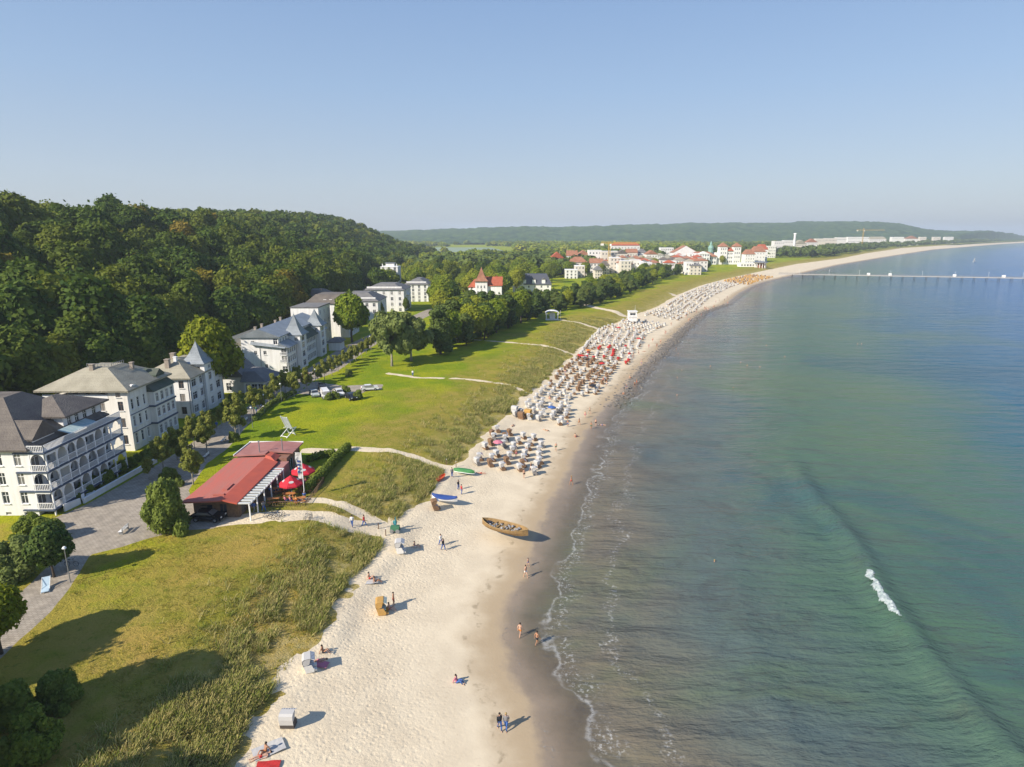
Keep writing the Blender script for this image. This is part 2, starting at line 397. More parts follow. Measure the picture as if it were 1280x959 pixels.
def paving_joints():
    n, l = PAVING.node_tree.nodes, PAVING.node_tree.links; b = n['Principled BSDF']; src = b.inputs['Base Color'].links[0].from_socket
    g = n.new('ShaderNodeNewGeometry'); br = n.new('ShaderNodeTexBrick'); br.inputs['Scale'].default_value = .9; br.inputs['Mortar Size'].default_value = .035; br.inputs['Mortar Smooth'].default_value = .3
    br.inputs['Color1'].default_value = (1,1,1,1); br.inputs['Color2'].default_value = (.84,.83,.82,1); br.inputs['Mortar'].default_value = (.62,.60,.58,1)
    l.new(g.outputs['Position'], br.inputs['Vector']); x = n.new('ShaderNodeMix'); x.data_type = 'RGBA'; x.blend_type = 'MULTIPLY'; x.inputs[0].default_value = 1
    l.new(src, x.inputs[6]); l.new(br.outputs[0], x.inputs[7]); l.new(x.outputs[2], b.inputs['Base Color'])
paving_joints()
sheet('promenade', t_pave, PAVING)
sheet('footpath', t_path, PSAND)
sheet('beach', t_beach, SAND)
sheet('ground', t_ground, MEADOW)
_m = MB(); _m.poly([(x_, y_, 3.75) for x_, y_ in ((-520,1400),(-60,1380),(-20,1500),(-60,1850),(-620,1950))]); tag(_m.build('lake', mat('lake_water', (.20,.27,.16), .6, (.26,.31,.20), .01)), kind='structure')

# ------------------------------------------------------------------ sea
SWELL = [P(a_, b_, 0) for a_, b_ in ((985,560),(1015,622),(1045,655),(1072,690),(1096,735),(1127,783),(1180,850),(1235,915),(1290,975),(1360,1060))]
SWELL2 = [P(a_, b_, 0) for a_, b_ in ((900,640),(925,760),(950,850),(985,930),(1010,990))]
def sea():
    dt = 0.006; c = 30
    t = np.arange(-.35, 2.6, dt); yy = [-2.0]
    while yy[-1] < 16000: yy.append(yy[-1]+(0.008*(yy[-1]+c) if yy[-1] < 400 else .03*(yy[-1]+c)))
    yy = np.array(yy); Y, T = np.meshgrid(yy, t, indexing='ij'); X = T*(Y+c); x = X.ravel(); y = Y.ravel()
    s = -sdist(x, y, SHORE)
    z = np.zeros_like(x)
    for sw, amp, wd in ((SWELL, 1.0, 1.7), (SWELL2, .25, 2.2)):
        e = sdist(x, y, sw); L = np.hypot(x-sw[2][0], y-sw[2][1])
        prof = np.exp(-(e/wd)**2)*np.where(e > 0, 1, 1)
        z += amp*prof*sstep(sw[0][1], sw[0][1]-25, y)
    z += .05*np.sin(s*.55+3*fbm(x, y, 14, 2))*np.exp(-s/40.)*(s > 0)
    n0 = len(yy); k = len(t); i = np.arange(n0*k).reshape(n0, k)
    q = np.stack([i[:-1,:-1].ravel(), i[:-1,1:].ravel(), i[1:,1:].ravel(), i[1:,:-1].ravel()], 1)
    q = q[(s[q].max(1) > -3.5)]
    u, inv = np.unique(q, return_inverse=True)
    foam = np.exp(-(sdist(x, y, SWELL)/1.0)**2)
    me = np_mesh('sea', np.stack([x, y, z], 1)[u], inv.reshape(q.shape), [water_mat()], {'off': s[u]}, smooth=True)
    o = link('sea', me); tag(o, kind='structure')
def water_mat():
    m = bpy.data.materials.new('sea_water'); n, l, b = nodes_of(m)
    g = n.new('ShaderNodeNewGeometry'); at = n.new('ShaderNodeAttribute'); at.attribute_name = 'off'; S = at.outputs['Fac']
    def noise(sc_, det=4, rough=.6, st=(1,1,1), rot=0, dist=0):
        mp = n.new('ShaderNodeMapping'); mp.inputs['Scale'].default_value = st; mp.inputs['Rotation'].default_value = (0,0,rot); l.new(g.outputs['Position'], mp.inputs[0])
        z = n.new('ShaderNodeTexNoise'); z.inputs['Scale'].default_value = sc_; z.inputs['Detail'].default_value = det; z.inputs['Roughness'].default_value = rough; z.inputs['Distortion'].default_value = dist
        l.new(mp.outputs[0], z.inputs['Vector']); return z.outputs[0]
    def ramp(v, a_, b_, lo=0, hi=1):
        r = n.new('ShaderNodeMapRange'); r.inputs[1].default_value = a_; r.inputs[2].default_value = b_; r.inputs[3].default_value = lo; r.inputs[4].default_value = hi
        r.interpolation_type = 'SMOOTHSTEP'; l.new(v, r.inputs[0]); return r.outputs[0]
    def mix(fac, c1, c2):
        x = n.new('ShaderNodeMix'); x.data_type = 'RGBA'
        if isinstance(fac, float): x.inputs[0].default_value = fac
        else: l.new(fac, x.inputs[0])
        for k, c in ((6, c1), (7, c2)):
            if isinstance(c, tuple): x.inputs[k].default_value = c+(1,)
            else: l.new(c, x.inputs[k])
        return x.outputs[2]
    def math_(op, a_, b_=0.0):
        x = n.new('ShaderNodeMath'); x.operation = op
        for k, c in ((0, a_), (1, b_)):
            if isinstance(c, (int, float)): x.inputs[k].default_value = c
            else: l.new(c, x.inputs[k])
        return x.outputs[0]
    big = noise(.018, 5, .6, dist=.6)
    Sn = math_('ADD', S, math_('MULTIPLY', math_('SUBTRACT', noise(.045, 5), .5), 26.0))
    c = mix(ramp(Sn, 5.0, 24.0), (.15, .13, .095), (.080, .112, .105))
    c = mix(ramp(Sn, 22.0, 46.0), c, (.060, .120, .078))
    c = mix(ramp(Sn, 60.0, 100.0), c, (.016, .088, .125))
    c = mix(ramp(Sn, 70.0, 190.0), c, (.006, .095, .27))
    c = mix(math_('MULTIPLY', ramp(big, .48, .64), ramp(Sn, 180.0, 60.0, 0, .6)), c, (.085, .135, .06))
    c = mix(math_('MULTIPLY', ramp(big, .46, .36), ramp(Sn, 400.0, 100.0, 0, .4)), c, (.012, .060, .100))
    weed = noise(.12, 6, .7, dist=1.0)
    c = mix(math_('MULTIPLY', ramp(weed, .48, .70), ramp(S, 80.0, 20.0, 0, .42)), c, (.045, .040, .040))
    # foam: several thin lines that follow the shore, and a spray of lace behind them
    Sf = math_('ADD', S, math_('MULTIPLY', math_('SUBTRACT', noise(.16, 3, .5), .5), 9.0))
    fn = noise(2.2, 6, .75)
    def line(pos, wd, amt, thr):
        k = ramp(math_('ABSOLUTE', math_('SUBTRACT', Sf, pos)), wd, 0.0)
        return math_('MULTIPLY', math_('MULTIPLY', k, ramp(noise(.10+pos*.01, 2), .36, .50)), ramp(fn, thr, thr+.14, 0, amt))
    foam = line(4.6, .42, .36, .38)
    foam = math_('MAXIMUM', foam, line(5.8, 2.0, .45, .50))
    foam = math_('MAXIMUM', foam, line(1.0, .5, .35, .48))
    foam = math_('MAXIMUM', foam, line(11.0, 1.0, .35, .50))
    c = mix(foam, c, (.72, .74, .74))
    l.new(c, b.inputs['Base Color'])
    l.new(math_('ADD', math_('MULTIPLY', foam, .5), .11), b.inputs['Roughness'])
    b.inputs['IOR'].default_value = 1.33; b.inputs['Specular IOR Level'].default_value = .38
    al = math_('MAXIMUM', ramp(math_('ADD', S, math_('MULTIPLY', math_('SUBTRACT', noise(.25, 4), .5), 4.0)), -.6, 7.5, 0.0, 1.0), foam)
    l.new(al, b.inputs['Alpha'])
    h = math_('ADD', math_('MULTIPLY', noise(.55, 5, .62, (.35, 1.25, 1), .12, .4), 1.0), math_('MULTIPLY', noise(2.4, 3, .6, (.5, 1, 1), -.1), .35))
    h = math_('ADD', h, math_('MULTIPLY', noise(.16, 3, .55, (.4, 1.3, 1), .15), 3.2))
    bp = n.new('ShaderNodeBump'); bp.inputs['Distance'].default_value = .6
    l.new(ramp(S, 0.0, 12.0, .2, 1.0), bp.inputs['Strength'])
    l.new(h, bp.inputs['Height']); l.new(bp.outputs[0], b.inputs['Normal'])
    return m
sea()

# ------------------------------------------------------------------ far wooded hills
def far_hills():
    prof_px = [490,520,600,660,700,790,860,950,1040,1090,1120,1145,1170,1280,1400]
    prof_py = [290,289,286.5,284,285.5,283,280.5,280.5,278.5,278.8,281.5,286,289.3,291.2,291.5]
    a0, a1 = -.42, 1.25
    ang = np.arange(a0, a1, .0022); rr = np.concatenate([np.arange(2350, 5200, 18.)])
    Rr, An = np.meshgrid(rr, ang, indexing='ij'); x = An*Rr; y = Rr*1.0
    px = 640+F*An/ (math.cos(PITCH)+.0)
    top = np.interp(px, prof_px, prof_py)
    crest_r = 3900+500*(fbm(An*3000, An*0, 700, 2)-.5)
    Hc = np.maximum(CZ+crest_r*(292.5-top)/F*1.0, 8)
    k = sstep(2500, crest_r, Rr)*(1-.6*sstep(crest_r, crest_r+1100, Rr))
    z = 3+k*(Hc-3)*(.80+.2*np.clip(Rr/crest_r, 0, 1))
    z += (fbm(x, y, 420, 3)-.5)*26*sstep(2500, 3000, Rr)*(1-sstep(crest_r-500, crest_r, Rr))
    z += (fbm(x, y, 60, 3))*22-11; z += RNG.random(x.shape)*4
    s = sdist(x.ravel(), y.ravel(), SHORE).reshape(x.shape)
    z = np.where(s < 250, np.minimum(z, 3+10*sstep(100, 250, s)*fbm(x, y, 60, 2)), z)
    n0, k0 = x.shape; i = np.arange(n0*k0).reshape(n0, k0)
    q = np.stack([i[:-1,:-1].ravel(), i[:-1,1:].ravel(), i[1:,1:].ravel(), i[1:,:-1].ravel()], 1)
    q = q[s.ravel()[q].min(1) > 60]
    m = mat('far_wood', (.014,.045,.020), 1, (.075,.125,.03), .03, .9, .05, spec=0, detail=8)
    me = np_mesh('wooded_hills', np.stack([x.ravel(), y.ravel(), z.ravel()], 1), q, [m], smooth=False)
    tag(link('wooded_hills', me), kind='structure')
far_hills()
# ------------------------------------------------------------------ foliage
def leaf_mat(name, a_, b_, c_=None, trans=.35):
    m = bpy.data.materials.new(name); n, l, b = nodes_of(m); out = [x for x in n if x.type == 'OUTPUT_MATERIAL'][0]
    b.inputs['Roughness'].default_value = .75; b.inputs['Specular IOR Level'].default_value = .18
    at = n.new('ShaderNodeAttribute'); at.attribute_name = 'tint'
    oi = n.new('ShaderNodeObjectInfo')
    def mix(f_, x, y):
        k = n.new('ShaderNodeMix'); k.data_type = 'RGBA'; l.new(f_, k.inputs[0])
        for j, c in ((6, x), (7, y)):
            if isinstance(c, tuple): k.inputs[j].default_value = c+(1,)
            else: l.new(c, k.inputs[j])
        return k.outputs[2]
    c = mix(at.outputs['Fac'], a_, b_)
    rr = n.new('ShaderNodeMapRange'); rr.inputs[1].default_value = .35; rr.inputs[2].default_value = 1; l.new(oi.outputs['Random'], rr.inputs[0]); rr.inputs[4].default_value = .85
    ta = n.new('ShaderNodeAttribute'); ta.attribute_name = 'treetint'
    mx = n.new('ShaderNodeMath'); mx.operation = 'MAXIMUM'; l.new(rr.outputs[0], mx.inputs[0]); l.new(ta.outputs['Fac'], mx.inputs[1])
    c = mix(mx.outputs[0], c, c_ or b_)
    l.new(c, b.inputs['Base Color'])
    tr = n.new('ShaderNodeBsdfTranslucent'); l.new(c, tr.inputs[0])
    ms = n.new('ShaderNodeMixShader'); ms.inputs[0].default_value = trans; l.new(b.outputs[0], ms.inputs[1]); l.new(tr.outputs[0], ms.inputs[2])
    l.new(ms.outputs[0], out.inputs[0]); return m
LEAF = dict(
    beech=leaf_mat('beech_leaves', (.036,.084,.012), (.118,.168,.018), (.180,.205,.020)),
    wood=leaf_mat('wood_leaves', (.10,.17,.012), (.25,.30,.022), (.31,.32,.025)),
    pine=leaf_mat('pine_needles', (.040,.080,.016), (.105,.150,.028), (.13,.165,.035), .2),
    lime=leaf_mat('lime_leaves', (.15,.19,.03), (.29,.29,.06), (.25,.27,.06)),
    bright=leaf_mat('maple_leaves', (.14,.185,.010), (.27,.29,.014), (.22,.25,.012)),
    silver=leaf_mat('silver_leaves', (.12,.165,.04), (.26,.30,.09), (.20,.25,.07)),
    gold=leaf_mat('golden_leaves', (.17,.17,.016), (.29,.22,.02), (.26,.19,.03)),
    bush=leaf_mat('bush_leaves', (.10,.155,.018), (.24,.29,.04), (.19,.24,.05)))
BARK = mat('bark', (.11,.085,.06), .95, (.065,.05,.037), 6, .6, 12)
PALEBARK = mat('pale_bark', (.36,.33,.27), .9, (.20,.18,.14), 4, .5, 10)

def crown_arrays(seed, lobes, nleaf, ls, core=True, icos=2, gap=.0, flat=.0):
    "lobes: list of (cx,cy,cz,rx,ry,rz). Leaf quads on lobe shells + lumpy cores; returns V, F(quads), tint"
    rg = np.random.default_rng(seed); lo = np.array(lobes, float)
    area = (lo[:,3]*lo[:,4]+lo[:,3]*lo[:,5]+lo[:,4]*lo[:,5]); k = rg.choice(len(lo), int(nleaf*1.6), p=area/area.sum())
    d = rg.normal(size=(len(k), 3)); d /= np.linalg.norm(d, axis=1)[:,None]
    # clumps: pull leaves towards clump directions
    clump = np.floor((np.arctan2(d[:,1], d[:,0])+3.15)*2.2)*7+np.floor((d[:,2]+1)*3.5)+k*101
    rad = 1.0+rg.normal(size=len(k))*.11+((clump*12.9898) % 1-.5)*.22
    p = lo[k,:3]+d*lo[k,3:6]*rad[:,None]
    ok = np.ones(len(k), bool)
    for j in range(len(lo)):
        q = (p-lo[j,:3])/lo[j,3:6]; ok &= ~((np.sum(q*q, 1) < .80) & (k != j))
    p, d, k, clump = p[ok][:nleaf], d[ok][:nleaf], k[ok][:nleaf], clump[ok][:nleaf]
    nrm = d/lo[k,3:6]*lo[k,3:6].mean(1)[:,None]; nrm += rg.normal(size=nrm.shape)*.55; nrm[:,2] += .25; nrm /= np.linalg.norm(nrm, axis=1)[:,None]
    up = rg.normal(size=nrm.shape); u = np.cross(nrm, up); u /= np.linalg.norm(u, axis=1)[:,None]; v = np.cross(nrm, u)
    if flat: v = v*(1-flat)
    s = ls*(.55+rg.random(len(p))*.9)
    sx = (u*s[:,None]); sy = (v*s[:,None]*(.5+.5*rg.random(len(p)))[:,None])
    V = np.stack([p-sx-sy*.6, p+sx*.8-sy, p+sx+sy*.7, p-sx*.7+sy], 1).reshape(-1, 3)
    Fq = np.arange(len(p)*4).reshape(-1, 4)
    t = np.repeat(np.clip(((clump*78.233) % 1)*.7+rg.random(len(p))*.3, 0, 1), 4)
    if core:
        for j in range(len(lo)):
            nu, nv = (10, 7) if icos >= 2 else (6, 4)
            th = np.linspace(0, 2*np.pi, nu, endpoint=False); ph = np.linspace(-1.45, 1.45, nv)
            T, Pp = np.meshgrid(th, ph); r = .84+.10*rg.normal(size=T.shape).clip(-1.5, 1.5)
            pts = np.stack([np.cos(T)*np.cos(Pp), np.sin(T)*np.cos(Pp), np.sin(Pp)], -1)*r[...,None]*lo[j,3:6]+lo[j,:3]
            ii = np.arange(nu*nv).reshape(nv, nu); n2 = np.roll(ii, -1, 1)
            q = np.stack([ii[:-1].ravel(), n2[:-1].ravel(), n2[1:].ravel(), ii[1:].ravel()], 1)+len(V)
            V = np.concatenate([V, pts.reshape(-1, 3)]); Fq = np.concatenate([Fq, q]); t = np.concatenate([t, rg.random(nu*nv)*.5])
    return V, Fq, t
def lobes_broad(seed, r, h, n=9, z0=0.0):
    rg = random.Random(seed); L = [(0,0,z0+h*.5,r*.72,r*.72,h*.46)]
    for k in range(n):
        a_ = k*2.4+rg.random(); e = rg.uniform(.0, 1); rr = r*(.62-.35*e*e)*rg.uniform(.85,1.1); s = r*rg.uniform(.34,.50)
        L.append((math.cos(a_)*rr, math.sin(a_)*rr, z0+h*(.25+.55*e), s, s, s*rg.uniform(.7,.9)*h/(2*r)*1.15))
    return L
def trunk_mb(h, r, seed, limbs=5, lr=None, reach=2.5, htop=None):
    rg = random.Random(seed); mb = MB(); n = 8; rs = []
    bx = by = 0
    for k in range(5):
        t = k/4; bx += rg.uniform(-.05,.05)*h*.3; by += rg.uniform(-.05,.05)*h*.3
        rr = r*(1.35 if k == 0 else 1-.45*t)
        rs.append([(bx*t+math.cos(2*math.pi*j/n)*rr, by*t+math.sin(2*math.pi*j/n)*rr, h*t-(.4 if k == 0 else 0)) for j in range(n)])
    mb.rings(rs)
    for k in range(limbs):
        a_ = k*2.4+rg.random(); z = h*rg.uniform(.55,.98); e = (math.cos(a_)*reach, math.sin(a_)*reach, z+reach*rg.uniform(.6,1.3))
        mb.tube((bx*z/h*.8, by*z/h*.8, z), e, r*.42, r*.12, 5)
    return mb
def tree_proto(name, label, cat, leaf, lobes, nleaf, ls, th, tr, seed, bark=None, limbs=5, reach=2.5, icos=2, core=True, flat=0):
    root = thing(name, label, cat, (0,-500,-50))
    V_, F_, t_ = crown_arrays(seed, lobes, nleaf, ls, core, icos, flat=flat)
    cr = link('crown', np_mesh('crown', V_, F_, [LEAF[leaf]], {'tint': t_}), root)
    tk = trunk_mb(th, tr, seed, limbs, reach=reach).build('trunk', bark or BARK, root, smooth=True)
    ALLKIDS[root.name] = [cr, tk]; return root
PROTOS = []
def proto(*a_, **k_):
    p = tree_proto(*a_, **k_); PROTOS.append(p); return p
USED = set()
def place(pr, x, y, sc_=1.0, label=None, cat=None, group=None, z=None, rz=None):
    if z is None: z = float(height([x], [y])[0])-.15
    rz = random.uniform(0, 6.28) if rz is None else rz
    if pr.name not in USED:
        USED.add(pr.name); pr.location = (x, y, z); pr.rotation_euler = (0,0,rz); pr.scale = (sc_,)*3 if not hasattr(sc_, '__len__') else sc_
        if label: pr['label'] = label
        if cat: pr['category'] = cat
        if group: pr['group'] = group
        elif 'group' in pr: del pr['group']
        return pr
    o = dup(pr, (x, y, z), rz, sc_, label, group, cat)
    if not group and 'group' in o: del o['group']
    return o
hill_L = 'beech tree in the dense dark wood that covers the hill behind the white villas'
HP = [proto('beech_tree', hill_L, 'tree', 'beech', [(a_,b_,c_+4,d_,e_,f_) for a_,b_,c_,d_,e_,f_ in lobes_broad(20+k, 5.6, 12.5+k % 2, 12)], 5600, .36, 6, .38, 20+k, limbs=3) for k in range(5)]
GP = [proto('beech_tree', hill_L, 'tree', 'gold', [(a_,b_,c_+6,d_,e_,f_) for a_,b_,c_,d_,e_,f_ in lobes_broad(40+k, 4.6, 10, 9)], 4200, .34, 9, .34, 40+k, limbs=3) for k in range(1)]
WP = [proto('broadleaf_tree', 'x', 'tree', 'wood', [(a_,b_,c_+4,d_,e_,f_) for a_,b_,c_,d_,e_,f_ in lobes_broad(60+k, 5.2, 10, 10)], 3600, .40, 6, .35, 60+k, limbs=3) for k in range(3)]
def pine_lobes(seed, h=11, r=4.2):
    rg = random.Random(seed); L = []
    for k in range(15):
        t = rg.random(); a_ = k*2.4; rr = r*(1-.55*t)*rg.uniform(.35,.85); s = rg.uniform(1.0,1.9)*(1-.25*t)
        L.append((math.cos(a_)*rr, math.sin(a_)*rr, 2.0+t*(h-3), s*1.15, s*1.15, s*.75))
    L.append((0,0,h*.5,r*.55,r*.55,h*.38)); return L
PP = [proto('pine_tree', 'x', 'tree', 'pine', pine_lobes(80+k, 11+k), 4200, .30, 8, .28, 80+k, limbs=4, reach=2) for k in range(4)]

def clear_of(x, y, boxes): return all(not (b[0] < x < b[1] and b[2] < y < b[3]) for b in boxes)
BUILT = [(-95,-60,70,130), (-86,-62,120,170), (-84,-58,165,262), (-80,-50,225,400), (-30,-6,350,378), (12,38,424,446)]
# hillside: nearest 290 individually, the others as one wood
cand = []
rg = random.Random(5)
yy = -10.0
while yy < 1250:
    xx = -92.0
    while xx > -330-0.05*yy:
        x = xx+rg.uniform(-2.8,2.8); y = yy+rg.uniform(-2.8,2.8); q = float(foot(y))-x
        if q > 1 and clear_of(x, y, BUILT) and x/(y+9) > -1.35 and height([x],[y])[0] > 3.2:
            if not (y > 1040): cand.append((x, y, q))
        xx -= 9.2+.0035*max(yy,0)
    yy += 9.2+.005*max(yy,0)
# what can be seen: the near rows of the slope
hh = height(np.array([c[0] for c in cand]), np.array([c[1] for c in cand]))
vis = []
for (x, y, q), z in zip(cand, hh):
    d = y*math.cos(PITCH)-(z+12-CZ)*math.sin(PITCH); px = 640+F*x/d
    dist = math.hypot(x, y); front = q < 160
    vis.append((0 if (px > -30 and front) else 1, dist*(1+q*.004), x, y, z, q))
order = sorted(vis)[:285]
chosen = {(o[2], o[3]) for o in order}
HG = 'beeches of the hill wood'
for k, o in enumerate(order):
    s = rg.uniform(1.0,1.5)
    pr = GP[0] if rg.random() < .045 else HP[rg.randrange(5)]
    lab = 'golden yellow beech tree turning early among the dark trees of the hill wood' if pr is GP[0] else hill_L
    place(pr, o[2], o[3], (s, s, s*rg.uniform(.9,1.12)), lab, 'tree', 'golden beeches in the hill wood' if pr is GP[0] else HG, z=o[4]-.3)
def far_wood(name, label, pts, r, h, nleaf, ls, leaf, cat='wood', zlift=.45, kinds=6, tintf=None):
    Vs, Fs, Ts, TT = [], [], [], []; n = 0
    base = [crown_arrays(300+k, [(a_,b_,c_+h*.35,d_,e_,f_) for a_,b_,c_,d_,e_,f_ in lobes_broad(300+k, r, h, 6)], nleaf, ls, True, 1) for k in range(kinds)]
    g2 = random.Random(3)
    for x, y, z in pts:
        v, f_, t = base[g2.randrange(kinds)]; s = g2.uniform(.75,1.2); a_ = g2.uniform(0,6.28); ca, sa = math.cos(a_)*s, math.sin(a_)*s
        Vs.append(np.stack([v[:,0]*ca-v[:,1]*sa+x, v[:,0]*sa+v[:,1]*ca+y, v[:,2]*s+z], 1)); Fs.append(f_+n); Ts.append(t)
        TT.append(np.full(len(v), g2.random()**3)); n += len(v)
    me = np_mesh(name, np.concatenate(Vs), np.concatenate(Fs), [LEAF[leaf]], {'tint': np.concatenate(Ts), 'treetint': np.concatenate(TT)})
    o = link(name, me); tag(o, label, cat, kind='stuff'); return o
restn = [(x, y, z+1.5) for (x, y, q), z in zip(cand, hh) if (x, y) not in chosen and y < 480]
restf = [(x, y, z+1.5) for (x, y, q), z in zip(cand, hh) if (x, y) not in chosen and y >= 480]
far_wood('beech_wood', 'upper slope of the dark beech wood on the hill', restn, 6.6, 13, 800, .75, 'beech')
far_wood('beech_wood', 'far end of the beech wood where the hill drops to the plain', restf, 7.2, 13, 360, 1.1, 'beech')

# --- inland woodland behind the villas, in front of the town
WG = 'broadleaved trees of the park between hill and town'
WL = 'yellow green broadleaved tree in the park wood between the hill and the town'
wl = []
for k in range(1500):
    y = rg.uniform(262, 900); x = rg.uniform(-130, 200)
    lim_l = float(foot(y))+6; lim_r = np.interp(y, [262,330,362,420,520,600,700,900], [-40,-12,-8,4,35,48,70,130])
    if not (lim_l < x < lim_r) or not clear_of(x, y, BUILT+[(-22,-8,318,350)]): continue
    if y < 372 and 640+F*x/(y*.972+9) < 548: continue
    if all((x-a_)**2+(y-b_)**2 > (7.0+y*.004)**2 for a_, b_ in wl): wl.append((x, y))
wl.sort(key=lambda p: p[1])
for x, y in wl[:150]: place(WP[rg.randrange(3)] if rg.random() > .12 else HP[rg.randrange(5)], x, y, rg.uniform(.8,1.15), WL if True else '', 'tree', WG)
far_wood('park_wood', 'hazy far part of the low park wood reaching to the first roofs of the town', [(x, y, 3.5) for x, y in wl[150:]], 5.5, 10, 300, 1.1, 'wood')
# --- pine belt along the meadow
EDGE = [P(a_, b_) for a_, b_ in ((545,447),(600,431),(640,412),(690,391),(750,381),(800,363),(840,346),(870,340),(900,331))]
belt = []
PG = 'pines of the belt along the meadow'; PL = 'dark pine in the tree belt between the dune meadow and the town'
for k in range(9000):
    y = rg.uniform(188, 760); e = np.interp(y, [p[1] for p in EDGE], [p[0] for p in EDGE]); dd = rg.uniform(2, 13+y*.05) if y < 340 else rg.uniform(2, 12+y*.028)
    x = e-dd
    if x < -40 and y < 215: continue
    if y < 372 and 640+F*x/(y*.972+9) < 548: continue
    if not clear_of(x, y, [(-26,-4,345,385)]) or (y > 300 and y < 362 and abs(x-(-13*y/362)) < 8 and False): continue
    if all((x-a_)**2+(y-b_)**2 > ((4.2 if y < 340 else 5.2)+y*.005)**2 for a_, b_ in belt): belt.append((x, y))
belt.sort(key=lambda p: p[1])
for x, y in belt[:260]:
    s = rg.uniform(.85,1.2)*(1.0 if y < 280 else .82)
    if rg.random() < (.42 if y < 300 else .15): place(WP[rg.randrange(3)], x, y, s*.85, 'yellowish broadleaved tree standing among the dark pines beside the meadow', 'tree', 'broadleaved trees in the pine belt')
    else: place(PP[rg.randrange(4)], x, y, s, PL, 'tree', PG)
# --- low woods of the plain and behind the far beach
pts = []
for k in range(9000):
    y = 600+2700*rg.random()**1.3; s = rg.uniform(0, 1)
    dx = np.interp(y, [p[1] for p in DUNE], [p[0] for p in DUNE])
    off = rg.uniform(25, 150+.16*y) if y > 900 else rg.uniform(140, 400)
    x = dx-off
    if y < 1050 and x > np.interp(y, [600,800,1050],[60,130,330]): continue
    pts.append((x, y))
# thin out to a spacing that grows with distance
grid = {}; keepp = []
for x, y in pts:
    c_ = 7+y*.006; key = (int(x/c_), int(y/c_), int(c_))
    if key in grid: continue
    grid[key] = 1; keepp.append((x, y, 3.0))
far_wood('coast_wood', 'dark hazy wood behind the far bend of the beach', keepp, 8.5, 11, 150, 2.0, 'pine')
pts = []
for k in range(4200):
    y = rg.uniform(880, 2350); x = rg.uniform(-560, np.interp(y, [880,2350], [150,1100]))
    if x < -60 and y < 1800 and rg.random() < .85: continue
    if fbm(np.array([x]), np.array([y]), 180, 2)[0] < .45 or (-700 < x < 10 and 1350 < y < 1980): continue
    pts.append((x, y, 2.0))
far_wood('plain_wood', 'scattered hazy woods on the flat land between town and far hills', pts, 11, 10, 90, 3.0, 'wood')

# --- street and garden trees near the camera
SLB = [(a_,b_,c_+2.1,d_,e_,f_) for a_,b_,c_,d_,e_,f_ in lobes_broad(7, 1.5, 3.6, 6)]
def loose_lobes(seed, r, h, n=20):
    g_ = random.Random(seed); L = [(0,0,h*.45,r*.5,r*.5,h*.36)]
    for k in range(n):
        a_ = k*2.4+g_.random(); e = g_.random(); q = r*(.9-.55*abs(e-.35))*g_.uniform(.55,1.05); s = g_.uniform(.26,.5)
        L.append((math.cos(a_)*q, math.sin(a_)*q, h*(.1+.85*e), s, s, s*1.15))
    return L
ST = [proto('street_tree', 'x', 'tree', 'lime', [(a_,b_,c_+2.0,d_,e_,f_) for a_,b_,c_,d_,e_,f_ in loose_lobes(7+k, 1.45, 3.7+.4*k)], 3200, .12, 2.6, .11, 7+k, PALEBARK, limbs=4, reach=.8) for k in range(3)]
def near_tree(pr, px, base, top, label, cat='tree', group=None, r=None, nat=6.0, wide=1.0, name=None):
    x, y = P(px, base, 3.45); dz = (y*math.cos(PITCH)+38.5*math.sin(PITCH))
    # height so that the top meets the photograph
    lo, hi = 0, 60
    for _ in range(40):
        m_ = (lo+hi)/2; d = y*math.cos(PITCH)-(3.45+m_-CZ)*math.sin(PITCH); u = y*math.sin(PITCH)+(3.45+m_-CZ)*math.cos(PITCH)
        if 479.5-F*u/d > top: lo = m_
        else: hi = m_
    s = lo/nat
    o = place(pr, x, y, (s*wide, s*wide, s), label, cat, group)
    if name: o.name = name
    return o
for (px, b_, t_), lab in zip([(259,568,524),(296,551,499),(242,606,561),(326,517,486)],
        ['small street tree on a pale paving patch left of the red-roofed restaurant','slender street tree with tall bare stem at the lawn edge left of the giant chair','thin leaning lime tree on the grass strip just left of the red restaurant roof','young lime tree beside the promenade in front of the dark-roofed pavilion']):
    near_tree(ST[0], px, b_, t_, lab, nat=5.6)
row = [(337,509,480),(368,497,467),(384,489,462),(398,480,455),(406,476,451),(415,470,447),(423,465,443),(431,460,439),(438,456,435),(445,452,431),(452,447,428),(458,442,424),(464,438,420),(468,432,416)]
for k, (px, b_, t_) in enumerate(row):
    near_tree(ST[k % 3], px, b_, t_, 'small round street tree in the row between promenade and long hotel', group='street trees along the promenade', nat=5.8, wide=1.0)
FRONT = [(205,592,548),(222,575,540),(243,560,527),(262,548,516),(277,533,512),(300,527,497),(318,520,486),(345,500,472),(357,492,468),(372,484,460),(187,600,575),(232,583,552)]
for k, (px, b_, t_) in enumerate(FRONT):
    near_tree(ST[k % 3], px, b_, t_, 'bushy young lime tree in the front gardens between the white villas and the promenade', group='young trees in the villa gardens', nat=5.2, wide=1.0)
BT = proto('maple_tree', 'x', 'tree', 'bright', [(a_,b_,c_+5,d_,e_,f_) for a_,b_,c_,d_,e_,f_ in lobes_broad(77, 7.2, 13.2, 14)], 9000, .42, 6.5, .5, 77, limbs=6, reach=3.5)
near_tree(BT, 268, 500, 400, 'large round yellow-green tree between the spired villa and the long hotel', nat=18.2, wide=.88)
B2T = proto('chestnut_tree', 'x', 'tree', 'wood', [(a_,b_,c_+5,d_,e_,f_) for a_,b_,c_,d_,e_,f_ in lobes_broad(78, 6, 11.5, 12)], 6500, .4, 6, .4, 78, limbs=5)
near_tree(B2T, 440, 428, 369, 'large broad tree at the far end of the long white hotel with two spires', nat=16, wide=.95)
